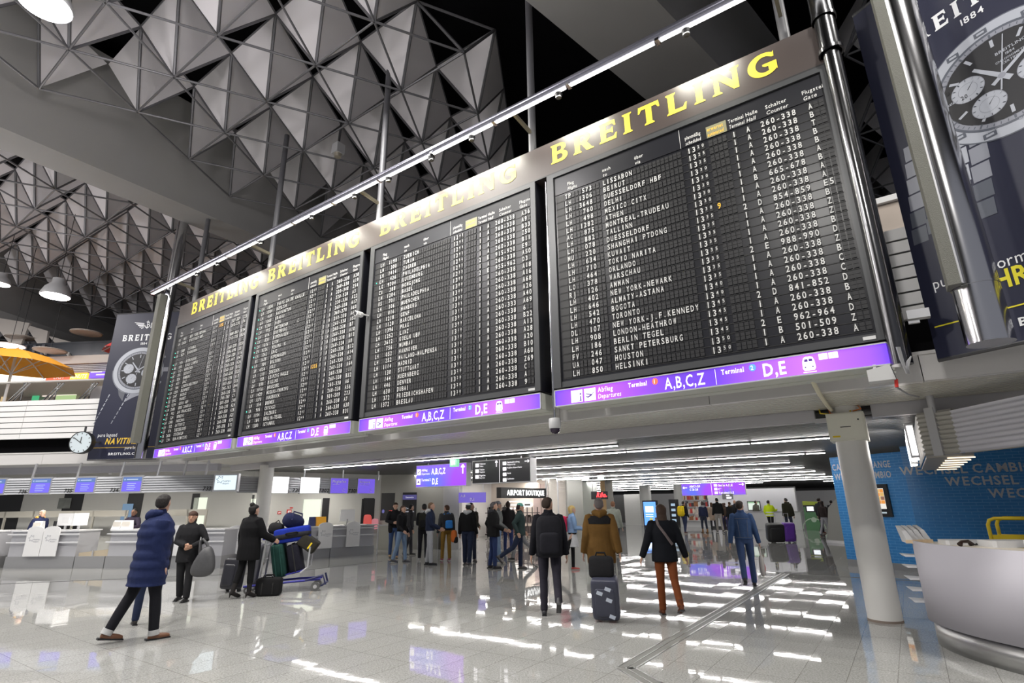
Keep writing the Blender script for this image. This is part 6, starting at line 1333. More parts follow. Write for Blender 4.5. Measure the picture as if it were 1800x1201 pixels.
# ================================================================== PEOPLE
def _remesh(mb, vox, sm=6):
    me = bpy.data.meshes.new('tmp'); me.from_pydata(mb.v, [], mb.f); me.update()
    bm = bmesh.new(); bm.from_mesh(me); bmesh.ops.recalc_face_normals(bm, faces=bm.faces); bm.to_mesh(me); bm.free()
    o = bpy.data.objects.new('tmp', me); COL.objects.link(o)
    r = o.modifiers.new('r', 'REMESH'); r.mode = 'VOXEL'; r.voxel_size = vox; r.use_smooth_shade = True
    s = o.modifiers.new('s', 'SMOOTH'); s.factor = .5; s.iterations = sm
    dg = bpy.context.evaluated_depsgraph_get(); dg.update()
    out = bpy.data.meshes.new_from_object(o.evaluated_get(dg)); bpy.data.objects.remove(o); bpy.data.meshes.remove(me)
    for p in out.polygons: p.use_smooth = True
    return out
def skin_obj(name, mb, vox, m_, parent, sm=6):
    me = _remesh(mb, vox, sm); me.materials.clear(); me.materials.append(m_); me.name = name
    o = bpy.data.objects.new(name, me); COL.objects.link(o); o.parent = parent; return o
def rings(mb, rs, n=16):
    # rs: list of (x, y, z, rx, ry); horizontal elliptic sections
    o = len(mb.v)
    for x, y, z, rx, ry in rs:
        for j in range(n): a = 2 * math.pi * j / n; mb.v.append((x + rx * math.cos(a), y + ry * math.sin(a), z))
    k = len(rs); fs = [(o + i * n + j, o + i * n + (j + 1) % n, o + (i + 1) * n + (j + 1) % n, o + (i + 1) * n + j) for i in range(k - 1) for j in range(n)]
    fs += [tuple(o + j for j in range(n - 1, -1, -1)), tuple(o + (k - 1) * n + j for j in range(n))]
    mb.f += fs; mb.m += [0] * len(fs)
V = np.array
def ik(a, b, l1, l2, pole):
    a, b = V(a, float), V(b, float); d = b - a; L = np.linalg.norm(d)
    if L > l1 + l2 - .005: b = a + d / L * (l1 + l2 - .005); d = b - a; L = np.linalg.norm(d)
    u = d / L; x = (l1 * l1 - l2 * l2 + L * L) / (2 * L); h = math.sqrt(max(0, l1 * l1 - x * x)); p = V(pole, float); p = p - u * (p @ u); p /= np.linalg.norm(p)
    return a + u * x + p * h, b
SKINS = {'light': (.55, .33, .24), 'warm': (.48, .27, .18), 'dark': (.16, .075, .045)}
def cloth(c): return mat('cloth_%.3f_%.3f_%.3f' % tuple(c), c, .85, spec=.2, noise=.22, nscale=9, bump=.25, bscale=22)
def person(px, py, label, H=1.75, face=90., far=False, skin='light', legs=((8, 5), (-8, 12)), lean=0., coat=(.02, .02, .025), coat_len=.0, coat_fat=1., puff=0., pants=(.03, .03, .05), shoes=(.02, .02, .02), hair=(.03, .02, .015), hairstyle='short', hands=((-.27, .05, .86), (.27, .05, .86)), pole=(0, -1, -.1), head_yaw=0., head_pitch=0., group=None, boots=None, heel=False, hood=None, cap=None, shirt=None, cuffs=None, seat=None, skirt=None, xy=None, collar=None, jacket_hem=None, eyes=False, twist=0., leg_fat=1., slim=False):
    q = at_z(px, py) if xy is None else V([xy[0], xy[1], 0.])
    # stance foot sits on (px,py)
    t = thing('person', label, 'person', (q[0], q[1], 0), R(face - 90), group)
    k = H / 1.75; vox = .021 if far else .0095; cv = .022 if far else .0125
    th, sh, ank = .435 * k, .425 * k, .085 * k
    # legs
    J = []
    for (a, b), sx in zip(legs, (-1, 1)):
        a, b = R(a), R(b); kn = V([0, th * math.sin(a), -th * math.cos(a)]); an = kn + V([0, sh * math.sin(a - b), -sh * math.cos(a - b)]); J.append((V([sx * .095 * k, 0, 0]), V([sx * .10 * k, 0, 0]) + kn, V([sx * .105 * k, 0, 0]) + an))
    hz = (-min(j[2][2] for j in J) + ank + (.05 if heel else 0)) if seat is None else seat
    low = min(range(2), key=lambda i: J[i][2][2]); off = V([0, -J[low][2][1], hz]) if seat is None else V([0, 0, hz])
    if xy is None and seat is None: off[0] = -J[low][2][0]
    J = [tuple(p + off for p in j) for j in J]
    hip = off.copy(); ly = math.tan(R(lean))
    def sp(z): return V([off[0], off[1] + (z - hz) * ly, z])         # spine point at height z
    zs = hz + .50 * k; zn = hz + .565 * k; shw = (.185 if not slim else .165) * k
    tw = R(twist); 
    S = [sp(zs - .02 * k) + V([sx * shw * math.cos(tw), sx * shw * math.sin(tw), 0]) for sx in (-1, 1)]
    A = []
    for i, hp in enumerate(hands):
        w_ = V([hp[0] * k + off[0], hp[1] * k + off[1] + ly * .3 * k, hp[2] * k + (hz - .93 * k)])
        pl = pole[i] if isinstance(pole[0], (tuple, list)) else (pole[0] * (1 if i else -1), pole[1], pole[2])
        e, w2 = ik(S[i], w_, .30 * k, .27 * k, pl); A.append((S[i], e, w2))
    hc = sp(zn) + V([0, .02 * k, .115 * k]); hd = Matrix.Rotation(R(head_yaw), 3, 'Z') @ Matrix.Rotation(R(-head_pitch), 3, 'X')
    def hp(x, y, z): v = hd @ Vector((x * k, y * k, z * k)); return hc + V(v)
    # ---- body
    b = MB()
    rings(b, [(*sp(hz - .08 * k)[:2], hz - .08 * k, .15 * k, .10 * k), (*sp(hz)[:2], hz, .165 * k, .11 * k), (*sp(hz + .15 * k)[:2], hz + .15 * k, .135 * k, .095 * k), (*sp(hz + .35 * k)[:2], hz + .35 * k, .16 * k, .11 * k), (*sp(zs)[:2], zs, .15 * k, .085 * k), (*sp(zs + .045 * k)[:2], zs + .045 * k, .08 * k, .06 * k)])
    b.tube([sp(zs), sp(zn) + V([0, .01 * k, .0]), hc - V([0, .0, .05 * k])], [.06 * k, .052 * k, .05 * k], 12)
    for i in range(2):
        b.tube([A[i][0], A[i][1], A[i][2]], [.05 * k, .038 * k, .026 * k], 10)
        h, kn, an = J[i]; b.tube([h + V([0, 0, .02]), kn, an], [.08 * k, .055 * k, .038 * k], 12)
    # head: skull, jaw, nose, ears
    hs = []
    for z, rx, ry, yo in ((-.105, .022, .025, .045), (-.095, .042, .045, .038), (-.07, .056, .062, .028), (-.03, .064, .078, .012), (.01, .070, .088, .002), (.05, .072, .092, -.004), (.085, .064, .082, -.008), (.108, .042, .056, -.010), (.116, .015, .02, -.012)): hs.append((z, rx, ry, yo))
    n = 18; o0 = len(b.v)
    for z, rx, ry, yo in hs:
        for j in range(n): a = 2 * math.pi * j / n; b.v.append(tuple(hp(rx * math.cos(a), yo + ry * math.sin(a), z)))
    kk = len(hs); fs = [(o0 + i * n + j, o0 + i * n + (j + 1) % n, o0 + (i + 1) * n + (j + 1) % n, o0 + (i + 1) * n + j) for i in range(kk - 1) for j in range(n)] + [tuple(o0 + j for j in range(n - 1, -1, -1)), tuple(o0 + (kk - 1) * n + j for j in range(n))]
    b.f += fs; b.m += [0] * len(fs)
    b.tube([hp(0, .085, .025), hp(0, .104, -.012), hp(0, .10, -.028)], [.009 * k, .015 * k, .014 * k], 8)
    b.tube([hp(-.03, .083, .034), hp(.03, .083, .034)], .012 * k, 8); b.tube([hp(-.02, .080, -.052), hp(.02, .080, -.052)], .011 * k, 8)
    for sx in (-1, 1): b.tube([hp(sx * .070, -.005, -.03), hp(sx * .080, -.012, .0), hp(sx * .076, -.018, .028)], [.009 * k, .014 * k, .012 * k], 8)
    # hands: palm, four unequal fingers, thumb
    for i, sx in ((0, -1), (1, 1)):
        e, w_ = A[i][1], A[i][2]; u = w_ - e; u /= np.linalg.norm(u)
        side = np.cross(u, V([sx * 1., 0, 0])); side = side / (np.linalg.norm(side) + 1e-9)   # finger spread direction
        if np.linalg.norm(side) < .5: side = V([0, 1, 0])
        pn = np.cross(side, u); fr = .0115 * k if far else .0095 * k
        inn = pn if (pn[0] * -sx) > 0 else -pn
        for f in range(4):
            c = w_ + u * .035 * k + side * (f - 1.5) * .019 * k; b.tube([w_ + side * (f - 1.5) * .008 * k, c, w_ + u * .085 * k + side * (f - 1.5) * .020 * k], [.02 * k, .015 * k, .012 * k], 8)
            L = (.075, .085, .08, .06)[f] * k; base = w_ + u * .085 * k + side * (f - 1.5) * .021 * k
            b.tube([base, base + u * L * .5 + inn * .012 * k, base + u * L * .8 + inn * .035 * k], [fr, fr, fr * .8], 8)
        fs_ = side if (side[1] > 0) else -side
        th0 = w_ + u * .03 * k + fs_ * .025 * k; b.tube([th0, th0 + u * .03 * k + fs_ * .02 * k + inn * .01 * k, th0 + u * .06 * k + fs_ * .024 * k + inn * .025 * k], [.014 * k, .012 * k, .009 * k], 8)
    # feet inside the shoes
    for i in range(2): b.tube([J[i][2], J[i][2] + V([0, .03 * k, -.03 * k])], .036 * k, 10)
    skin_obj('body', b, vox, mat('skin_' + skin, SKINS[skin], .5, noise=.05, nscale=20), t, 3 if not far else 4)
    # ---- trousers
    if pants is not None:
        b = MB(); f = leg_fat
        rings(b, [(*hip[:2], hz - .09 * k, .125 * k, .10 * k), (*hip[:2], hz - .03 * k, .172 * k, .118 * k), (*hip[:2], hz + .05 * k, .168 * k, .118 * k), (*sp(hz + .12 * k)[:2], hz + .12 * k, .15 * k, .108 * k)])
        for i in range(2):
            h, kn, an = J[i]; end = an + (kn - an) * (.30 if boots == 1 else 0.)
            b.tube([h + V([0, 0, .0]), h * .5 + kn * .5, kn, kn * .5 + an * .5, end - V([0, 0, .02 * k if boots != 1 else 0])], [.092 * k * f, .085 * k * f, .066 * k * f, .063 * k * f, .056 * k * f], 14)
        skin_obj('trousers', b, cv, cloth(pants), t, 4)
    if cuffs is not None:
        for i in range(2): m = MB(); an, kn = J[i][2], J[i][1]; u = (kn - an) / np.linalg.norm(kn - an); m.tube([an - u * .03 * k, an + u * .03 * k], .063 * k, 14); m.build('turn_up', cloth(cuffs), t, True)
    # ---- shoes / boots
    for i in range(2):
        an, kn = J[i][2], J[i][1]; b = MB(); raised = an[2] - (ank + (.05 if heel else 0)); pit = min(1.1, max(0, raised * 3.2)) if seat is None else 0
        c, s_ = math.cos(-pit), math.sin(-pit)
        def fp(y, z): return an + V([0, y * k * c - z * k * s_, y * k * s_ + z * k * c])
        hh = .05 if heel else 0
        b.tube([fp(-.055, -.045), fp(.0, -.05), fp(.07, -.055 - hh * .5), fp(.14, -.060 - hh * .9), fp(.185, -.062 - hh * .9)], [.030 * k, .040 * k, .040 * k, .036 * k, .022 * k], 12)
        u = (kn - an) / np.linalg.norm(kn - an); top = .04 if boots is None else (.26 if boots > 0 else .09)
        b.tube([fp(0, -.045), an, an + u * top * k], [.042 * k, .045 * k, (.046 if boots is None else .054) * k], 12)
        if heel: b.tube([fp(-.05, -.04), fp(-.055, -.135)], [.02 * k, .009 * k], 8)
        sc = cloth(shoes) if boots is not None else mat('shoe_%.3f_%.3f_%.3f' % tuple(shoes), shoes, .45, noise=.1)
        skin_obj('shoe', b, cv * .8, sc, t, 2)
        if not heel: m = MB(); m.hexa([fp(-.08, -.088), fp(.19, -.088), fp(.19, -.070), fp(-.08, -.066)], [p + V([.035 * k, 0, 0]) for p in (fp(-.08, -.088), fp(.19, -.088), fp(.19, -.070), fp(-.08, -.066))]); m.hexa([p - V([.035 * k, 0, 0]) for p in (fp(-.08, -.088), fp(.19, -.088), fp(.19, -.070), fp(-.08, -.066))], [fp(-.08, -.088), fp(.19, -.088), fp(.19, -.070), fp(-.08, -.066)]); m.build('sole', mat('sole_pale', (.45, .43, .40), .6) if (shoes[0] > .3 or far) and boots is None else M_BLACK, t)
    # ---- shirt seen at the collar
    if shirt is not None:
        b = MB(); rings(b, [(*sp(hz + .1 * k)[:2], hz + .1 * k, .15 * k, .112 * k), (*sp(hz + .35 * k)[:2], hz + .35 * k, .165 * k, .122 * k), (*sp(zs)[:2], zs, .14 * k, .092 * k), (*sp(zs + .06 * k)[:2], zs + .06 * k, .066 * k, .062 * k)]); skin_obj('shirt', b, cv, cloth(shirt), t, 3)
    # ---- coat
    if coat is not None:
        b = MB(); f = coat_fat; hem = hz - coat_len * k if jacket_hem is None else hz + jacket_hem * k
        prof = [(hem, .195, .145), (hz, .19, .14), (hz + .16 * k, .172, .128), (hz + .34 * k, .196, .14), (zs - .03 * k, .190, .118), (zs + .035 * k, .115, .085), (zs + .068 * k, .075, .068)]
        if jacket_hem is not None: prof[1] = (hem + .05 * k, .185, .135)
        if coat_len > .1: prof.insert(1, (hz - coat_len * .5 * k, .195, .143))
        if puff:
            pr = []
            for (z0, a0, c0), (z1, a1, c1) in zip(prof[:-3], prof[1:-2]):
                N = max(2, int((z1 - z0) / (.035 * k)))
                for i in range(N): f_ = i / N; pr.append((z0 + (z1 - z0) * f_, a0 + (a1 - a0) * f_, c0 + (c1 - c0) * f_))
            pr = [(z, a + puff * abs(math.sin((z - hz) / (.125 * k) * math.pi)) * 1.0, c + puff * abs(math.sin((z - hz) / (.125 * k) * math.pi))) for z, a, c in pr] + prof[-3:]
            prof = pr
        rings(b, [(*sp(z)[:2], z, a * k * (f if z < zs - .1 else 1 + (f - 1) * .5), c * k * f) for z, a, c in prof], 20)
        for i in range(2):
            s_, e, w_ = A[i]; ins = V([-.02 if i else .02, 0, 0]) * k
            if puff:
                pts, rr_ = [], []
                for a0, a1, r0, r1 in ((s_, e, .082, .07), (e, w_, .07, .056)):
                    for q_ in range(8): g = q_ / 8; pts.append(a0 + (a1 - a0) * g); rr_.append((r0 + (r1 - r0) * g + puff * .6 * abs(math.sin(q_ / 8 * math.pi * 2))) * k)
                pts.append(w_); rr_.append(.052 * k); b.tube(pts, rr_, 14)
            else: b.tube([s_ + ins * 2.5 + V([0, 0, .045 * k]), s_ + ins + V([0, 0, .015 * k]), s_ * .55 + e * .45, e, e * .5 + w_ * .5, w_ + (w_ - e) / np.linalg.norm(w_ - e) * .01], [.035 * k * f, .072 * k * f, .070 * k * f, .060 * k * f, .054 * k * f, .047 * k * f], 14)
        skin_obj('coat' if coat_len > .05 else 'jacket', b, cv, cloth(coat), t, 5 if not puff else 2)
        b = MB(); cz = zs + .055 * k; c0 = sp(cz); b.tube([c0 + V([0, 0, -.01]), c0 + V([0, -.005, .035 * k]), c0 + V([0, -.01, .055 * k])], [.085 * k, .072 * k, .076 * k], 16); skin_obj('collar', b, cv, cloth(collar or coat), t, 2)
    if hood is not None:
        b = MB(); c0 = sp(zs + .04 * k); b.tube([c0 + V([-.11 * k, .0, .03 * k]), c0 + V([-.09 * k, -.07 * k, .03 * k]), c0 + V([0, -.10 * k, -.01 * k]), c0 + V([.09 * k, -.07 * k, .03 * k]), c0 + V([.11 * k, .0, .03 * k])], [.03 * k, .05 * k, .075 * k, .05 * k, .03 * k], 12); skin_obj('hood', b, cv, cloth(hood), t, 3)
    if skirt is not None:
        b = MB(); rings(b, [(*hip[:2], hz - .32 * k, .21 * k, .17 * k), (*hip[:2], hz + .02 * k, .175 * k, .125 * k)], 20); skin_obj('tunic', b, cv, cloth(skirt), t, 2)
    # ---- hair / hat
    M_H = mat('hair_%.3f_%.3f_%.3f' % tuple(hair), hair, .6, spec=.3, bump=.5, bscale=60)
    b = MB()
    def shell(lst):
        o0 = len(b.v); n = 18
        for z, rx, ry, yo in lst:
            for j in range(n): a = 2 * math.pi * j / n; b.v.append(tuple(hp(rx * math.cos(a), yo + ry * math.sin(a), z)))
        kk = len(lst); fs = [(o0 + i * n + j, o0 + i * n + (j + 1) % n, o0 + (i + 1) * n + (j + 1) % n, o0 + (i + 1) * n + j) for i in range(kk - 1) for j in range(n)] + [tuple(o0 + j for j in range(n - 1, -1, -1)), tuple(o0 + (kk - 1) * n + j for j in range(n))]
        b.f += fs; b.m += [0] * len(fs)
    if hairstyle != 'bald':
        g = .008 if hairstyle in ('short', 'crop') else .016
        if hairstyle == 'crop': g = .004
        shell([(.062, .073 + g, .078 + g, -.016 - g * .4), (.085, .067 + g, .078 + g, -.012), (.108, .05 + g, .06 + g, -.012), (.122 + g * .6, .02, .026, -.012)])
        shell([(-.05, .045, .040, -.058), (-.02, .066 + g, .055, -.048 - g), (.02, .074 + g, .066, -.040 - g), (.07, .074 + g, .070 + g, -.024 - g)])
        if hairstyle == 'bob': shell([(.042, .077, .095, -.001), (.065, .080, .098, -.004), (.10, .062, .080, -.008), (.128, .02, .03, -.01)]); shell([(-.105, .06, .05, -.05), (-.09, .078, .062, -.045), (-.03, .084, .068, -.036), (.05, .080, .070, -.02)])
        if hairstyle == 'long': shell([(-.22, .05, .022, -.075), (-.2, .085, .045, -.072), (-.1, .088, .062, -.05), (0, .084, .07, -.038), (.06, .078, .072, -.02)])
        if hairstyle == 'bun': b.tube([hp(0, -.06, .10), hp(0, -.075, .135), hp(0, -.085, .165)], [.045 * k, .052 * k, .03 * k], 12); shell([(-.10, .03, .03, -.05), (-.05, .066, .056, -.05), (.0, .078, .07, -.034), (.06, .078, .075, -.02)])
        skin_obj('hair', b, vox * 1.1, M_H, t, 2)
    if cap is not None:
        b = MB(); shell([(.035, .078, .098, -.006), (.07, .082, .102, -.006), (.105, .068, .085, -.01), (.135, .03, .04, -.01)]); skin_obj('cap', b, vox * 1.2, cloth(cap), t, 3)
    if eyes:
        for sx in (-1, 1):
            m = MB(); m.sell((0, 0, 0), (.011 * k, .006 * k, .006 * k), (1, 1), 10, 6); o = m.build('eye', mat('eye_dark', (.03, .02, .02), .3), t, True); o.location = hp(sx * .030, .080, .012); o.rotation_euler = hd.to_euler()
            m = MB(); m.sell((0, 0, 0), (.018 * k, .005 * k, .0035 * k), (1, 1), 10, 6); o = m.build('eyebrow', M_H, t, True); o.location = hp(sx * .030, .089, .036); o.rotation_euler = hd.to_euler()
        m = MB(); m.sell((0, 0, 0), (.020 * k, .006 * k, .005 * k), (1, 1), 10, 6); o = m.build('lips', mat('lips', (.42, .13, .11), .5), t, True); o.location = hp(0, .089, -.050); o.rotation_euler = hd.to_euler()
    W = Matrix.Translation((q[0], q[1], 0)) @ Matrix.Rotation(R(face - 90), 4, 'Z')
    def world(p): return V(W @ Vector([float(x) for x in p]))
    return dict(t=t, k=k, hz=hz, zs=zs, sp=sp, A=A, J=J, W=W, world=world, face=face, hp=hp)
def backpack(P_, col, col2, lab, s=1., z=-.04, y=None, xoff=0.):
    k = P_['k']; zc = P_['zs'] - .19 * k + z; c = P_['sp'](zc); y = -.24 * k if y is None else y
    t = thing('backpack', lab, 'backpack', P_['world'](c + V([xoff, y, 0])), R(P_['face'] - 90))
    m = MB(); m.sell((0, 0, 0), (.16 * s, .10 * s, .24 * s), (.45, .45)); m.build('main_bag', cloth(col), t, True)
    m = MB(); m.sell((0, -.09 * s, -.07 * s), (.12 * s, .05 * s, .12 * s), (.45, .4)); m.build('front_pocket', cloth(col2), t, True)
    for sx in (-1, 1): m = MB(); m.tube([(sx * .08, .07 * s, .2 * s), (sx * .10, .16 * s, .24 * s), (sx * .12, .28, .12), (sx * .13, .24, -.05), (sx * .11, .06, -.18 * s)], .016, 6); m.build('strap', cloth(col2), t)
    m = MB(); m.tube([(-.04, .06 * s, .23 * s), (0, .06 * s, .28 * s), (.04, .06 * s, .23 * s)], .01, 6); m.build('loop', cloth(col2), t)
    return t
def suitcase(loc, rz, lab, col, w_=.21, d=.13, h=.30, tilt=0., handle=.45, m_=None, stickers=0, wheels=True):
    t = thing('suitcase', lab, 'suitcase', loc, rz); t.rotation_euler = (R(tilt), 0, rz); m1 = m_ or mat('case_%.3f_%.3f_%.3f' % tuple(col), col, .35, noise=.1)
    m = MB(); m.sell((0, 0, h + .05), (w_, d, h), (.28, .22), 28, 16); m.build('shell', m1, t, True)
    m = MB(); m.sell((0, -d * .8, h + .02), (w_ * .75, d * .35, h * .7), (.35, .3)); m.build('front_pocket', m1, t, True)
    if wheels:
        for sx in (-1, 1): m = MB(); m.tube([(sx * w_ * .75 - .015, d * .6, .045), (sx * w_ * .75 + .015, d * .6, .045)], .042, 12); m.build('wheel', M_BLACK, t)
    if handle:
        m = MB(); zt = 2 * h + .05; m.tube([(-.09, d * .7, zt - .05), (-.09, d * .7, zt + handle), (.09, d * .7, zt + handle), (.09, d * .7, zt - .05)], .011, 8); m.build('pull_handle', M_ALU, t)
    for i in range(stickers):
        m = MB(); x, z = (.05, -.07, .06, .09)[i], (.52, .46, .36, .12)[i] * h / .3; m.add([(x - .05, -d * 1.17, z), (x + .03, -d * 1.17, z - .03), (x + .05, -d * 1.17, z + .02), (x - .03, -d * 1.17, z + .05)], [(0, 1, 2, 3)]); m.build('sticker', mat('sticker_pale', (.55, .6, .7), .5), t)
    return t
BLK, NAVY = (.014, .014, .016), (.018, .022, .05); JEAN, LJEAN, DJEAN = (.06, .10, .22), (.22, .32, .48), (.022, .03, .06)
# ---- people in front
pA_ = person(268, 1125, 'person walking in a long navy down coat, dark trousers and brown shoes', 1.86, face=48, legs=((-17, 8), (12, 6)), lean=2, coat=(.014, .022, .075), coat_len=.30, coat_fat=1.34, puff=.016, pants=(.012, .012, .016), shoes=(.16, .07, .035), hair=(.018, .015, .015), hood=(.014, .022, .075), hands=((-.19, .06, .86), (.20, .06, .86)), cuffs=(.5, .5, .5), head_yaw=50)
person(236, 1099, 'person in dark blue trousers walking hidden behind the navy down coat', 1.56, face=130, legs=((14, 6), (-20, 22)), lean=6, hands=((-.22, .05, .84), (.22, .05, .84)), coat=(.02, .02, .03), pants=(.025, .035, .075), shoes=(.03, .025, .025), hair=(.03, .02, .02))
pB_ = person(326, 1058, 'woman with short brown hair in a black coat carrying a big grey shoulder bag', 1.60, face=-84, legs=((3, 4), (-6, 10)), coat=BLK, coat_len=.20, coat_fat=1.08, pants=(.02, .02, .022), shoes=(.02, .02, .02), hair=(.06, .03, .02), hairstyle='bob', skin='warm', hands=((-.16, .20, 1.05), (-.03, .23, 1.07)), pole=((-1, -.4, -.3), (1, -.4, -.3)), eyes=True, head_yaw=8, head_pitch=7, collar=(.02, .02, .022), leg_fat=1.12)
k = pB_['k']; q = pB_['world']((-.30, .16, .72)); t = thing('shoulder_bag', 'large slouchy grey shoulder bag hanging from the arm of the woman in the black coat', 'bag', q, R(-84 - 90))
m = MB(); m.sell((0, 0, -.02), (.235, .11, .27), (.75, .8), 24, 14, fn=lambda p: [p[0] * (.78 - 1.25 * p[2]) - .12 * p[2], p[1], p[2]]); m.build('body', mat('bag_grey', (.07, .07, .075), .5, noise=.2, nscale=12, bump=.4, bscale=14), t, True)
m = MB(); m.tube([(-.10, 0, .12), (-.0, .02, .30), (.07, .03, .38), (.11, .03, .34), (.10, 0, .12)], [.03, .025, .02, .022, .03], 10); m.build('handle', mat('bag_grey', (.07, .07, .075), .5), t, True)
pC_ = person(436, 1052, 'woman with a hair bun in a black coat and heeled boots pushing the luggage trolley', 1.66, face=62, legs=((-7, 10), (4, 4)), coat=(.004, .004, .005), coat_len=.28, coat_fat=1.36, pants=(.008, .008, .009), shoes=(.02, .018, .018), boots=1, heel=True, hair=(.01, .008, .008), hairstyle='bun', hands=((-.33, .06, .86), (.30, .34, 1.02)), head_yaw=0)
pD_ = person(957, 1082, 'man in a black jacket with a large black backpack and dark trousers', 1.76, face=88, legs=((-2, 3), (-26, 22)), coat=(.008, .008, .012), coat_len=.10, coat_fat=1.08, pants=(.024, .022, .032), shoes=(.03, .03, .035), hair=(.03, .018, .012), hands=((-.28, .02, .86), (.27, .02, .86)), head_yaw=-35)
backpack(pD_, (.012, .012, .016), (.013, .013, .018), 'big black backpack worn by the man with the black jacket', 1.3, -.10)
pE_ = person(1051, 1070, 'grey-haired person in a mustard brown coat and dark red trousers pulling a suitcase', 1.74, face=84, legs=((6, 4), (-10, 14)), coat=(.155, .082, .022), coat_len=.24, coat_fat=1.22, pants=(.13, .012, .014), shoes=(.03, .02, .02), hair=(.14, .12, .12), hairstyle='crop', hood=(.155, .082, .022), hands=((-.30, .04, .82), (.29, -.10, .86)))
m = MB(); k = pE_['k']; c = pE_['sp'](pE_['zs'] - .015); 
rings(m, [(0, 0, -.10, .232 * k, .168 * k), (0, 0, -.02, .238 * k, .158 * k), (0, 0, .03, .18 * k, .125 * k)], 24); o = m.build('shoulder_yoke', cloth(BLK), pE_['t'], True); o.location = c
q = at_z(1068, 1092); suitcase((q[0], q[1], 0.0), R(-14), 'dark grey-blue suitcase with pale stickers pulled by the person in the mustard coat', (.045, .048, .075), .20, .13, .29, 14, .22, stickers=4)
t = thing('cabin_bag', 'black cabin bag riding on top of the stickered suitcase', 'bag', (q[0] - .06, q[1] - .07, .74), R(-14)); m = MB(); m.sell((0, .02, 0), (.185, .11, .155), (.35, .35)); m.build('body', cloth(BLK), t, True); m = MB(); m.tube([(-.08, 0, .14), (-.06, 0, .2), (.06, 0, .2), (.08, 0, .14)], .014, 8); m.build('handle', cloth(BLK), t)
pF_ = person(1166, 1080, 'woman in a black coat and rust orange trousers with a pale shoulder strap', 1.62, face=88, legs=((2, 3), (-16, 22)), coat=(.008, .009, .013), coat_len=.13, coat_fat=1.14, pants=(.19, .055, .018), shoes=(.12, .04, .02), boots=-1, hair=(.055, .032, .022), hairstyle='long', hands=((-.38, .02, .88), (.37, .04, .86)), collar=(.01, .01, .015), head_yaw=0)
m = MB(); k = pF_['k']; z0 = pF_['zs']; c = pF_['sp'](z0)[:2]
m.tube([(c[0] - .09, c[1] - .02, z0 + .07), (c[0] - .09, c[1] - .135, z0 - .03), (c[0] + .0, c[1] - .175, z0 - .17), (c[0] + .10, c[1] - .155, z0 - .32)], .022, 6); o = m.build('bag_strap', cloth((.16, .13, .13)), pF_['t'])
pG_ = person(1327, 1030, 'man in a blue denim jacket and blue jeans carrying a white plastic bag', 1.67, face=72, legs=((-20, 16), (6, 3)), coat=(.045, .085, .19), jacket_hem=.0, coat_fat=1.02, pants=(.045, .075, .17), shoes=(.02, .018, .02), hair=(.03, .02, .016), hands=((-.29, -.02, .85), (.30, .05, .84)), collar=(.04, .075, .17), head_yaw=-22)
for x0, z0, x1, z1 in ((-.15, .43, .15, .43), (-.1, .40, -.08, .05), (.1, .40, .08, .05), (-.17, .04, .17, .04)):
    m = MB(); k = pG_['k']; a = pG_['sp'](pG_['hz'] + z0 * k); b_ = pG_['sp'](pG_['hz'] + z1 * k); m.tube([a + V([x0 * k, -.136 * k, 0]), (a + b_) / 2 + V([(x0 + x1) / 2 * k, -.139 * k, 0]), b_ + V([x1 * k, -.136 * k, 0])], .004, 5); m.build('seam', cloth((.16, .17, .2)), pG_['t'])
q = pG_['world'](pG_['A'][1][2] + V([0, 0, -.09])); t = thing('plastic_bag', 'white plastic bag hanging from the hand of the man in denim', 'bag', q, R(60)); m = MB(); m.sell((0, 0, -.36), (.075, .05, .20), (.6, .6), fn=lambda p: [p[0] * (.7 - 1.6 * p[2]), p[1], p[2]]); m.build('body', mat('bag_white', (.55, .52, .50), .4), t, True); m = MB(); m.tube([(-.03, 0, -.17), (0, 0, .01), (.03, 0, -.17)], .012, 6); m.build('handle', mat('bag_white', (.55, .52, .50), .4), t); m = MB(); m.sell((0.03, -.04, -.40), (.03, .02, .07), (.7, .7)); m.build('print', mat('print_red', (.45, .05, .05), .5), t)
# ---- the group of travellers in the middle
def mid(px, py, lab, **kw): return person(px, py, lab, **kw)
a = mid(697, 981, 'man reading his phone in an open black jacket and blue jeans', H=1.76, face=-75, coat=BLK, coat_fat=1.05, shirt=(.02, .022, .05), pants=JEAN, shoes=(.28, .17, .08), hair=(.05, .03, .02), hands=((-.12, .28, 1.12), (.06, .28, 1.10)), pole=((-1, -.3, -.5), (1, -.3, -.5)), head_pitch=20, eyes=True)
t = thing('shoulder_bag', 'black bag hanging at the back of the man reading his phone', 'bag', a['world']((.24, -.08, .98)), R(-75)); m = MB(); m.sell((0, 0, 0), (.13, .08, .2), (.6, .6)); m.build('body', cloth(BLK), t, True); m = MB(); m.tube([(-.06, 0, .16), (-.02, .1, .40), (.06, 0, .16)], .012, 6); m.build('strap', cloth(BLK), t)
mid(712, 988, 'man in a black jacket over a dusty red top and pale jeans', H=1.66, face=-20, coat=BLK, coat_fat=1.04, shirt=(.25, .07, .06), pants=LJEAN, shoes=(.1, .1, .12), hair=(.08, .05, .04), hands=((-.26, .08, .88), (.22, .2, .95)), legs=((10, 5), (-10, 10)))
a = mid(737, 985, 'man in a dark beanie with a grey hood and black backpack', H=1.70, face=100, coat=BLK, pants=(.02, .02, .025), shoes=(.4, .4, .42), hair=(.02, .02, .02), cap=(.02, .02, .022), hood=(.42, .42, .43), legs=((9, 4), (-10, 8)), hands=((-.2, .25, 1.1), (.2, .25, 1.15)))
backpack(a, (.025, .025, .02), BLK, 'black backpack of the man in the beanie with a grey hood', 1.05)
mid(722, 976, 'man with dark hair half hidden behind the group in beanies', H=1.70, face=20, far=True, coat=(.03, .03, .035), pants=(.05, .05, .06), hair=(.02, .02, .02), head_yaw=20)
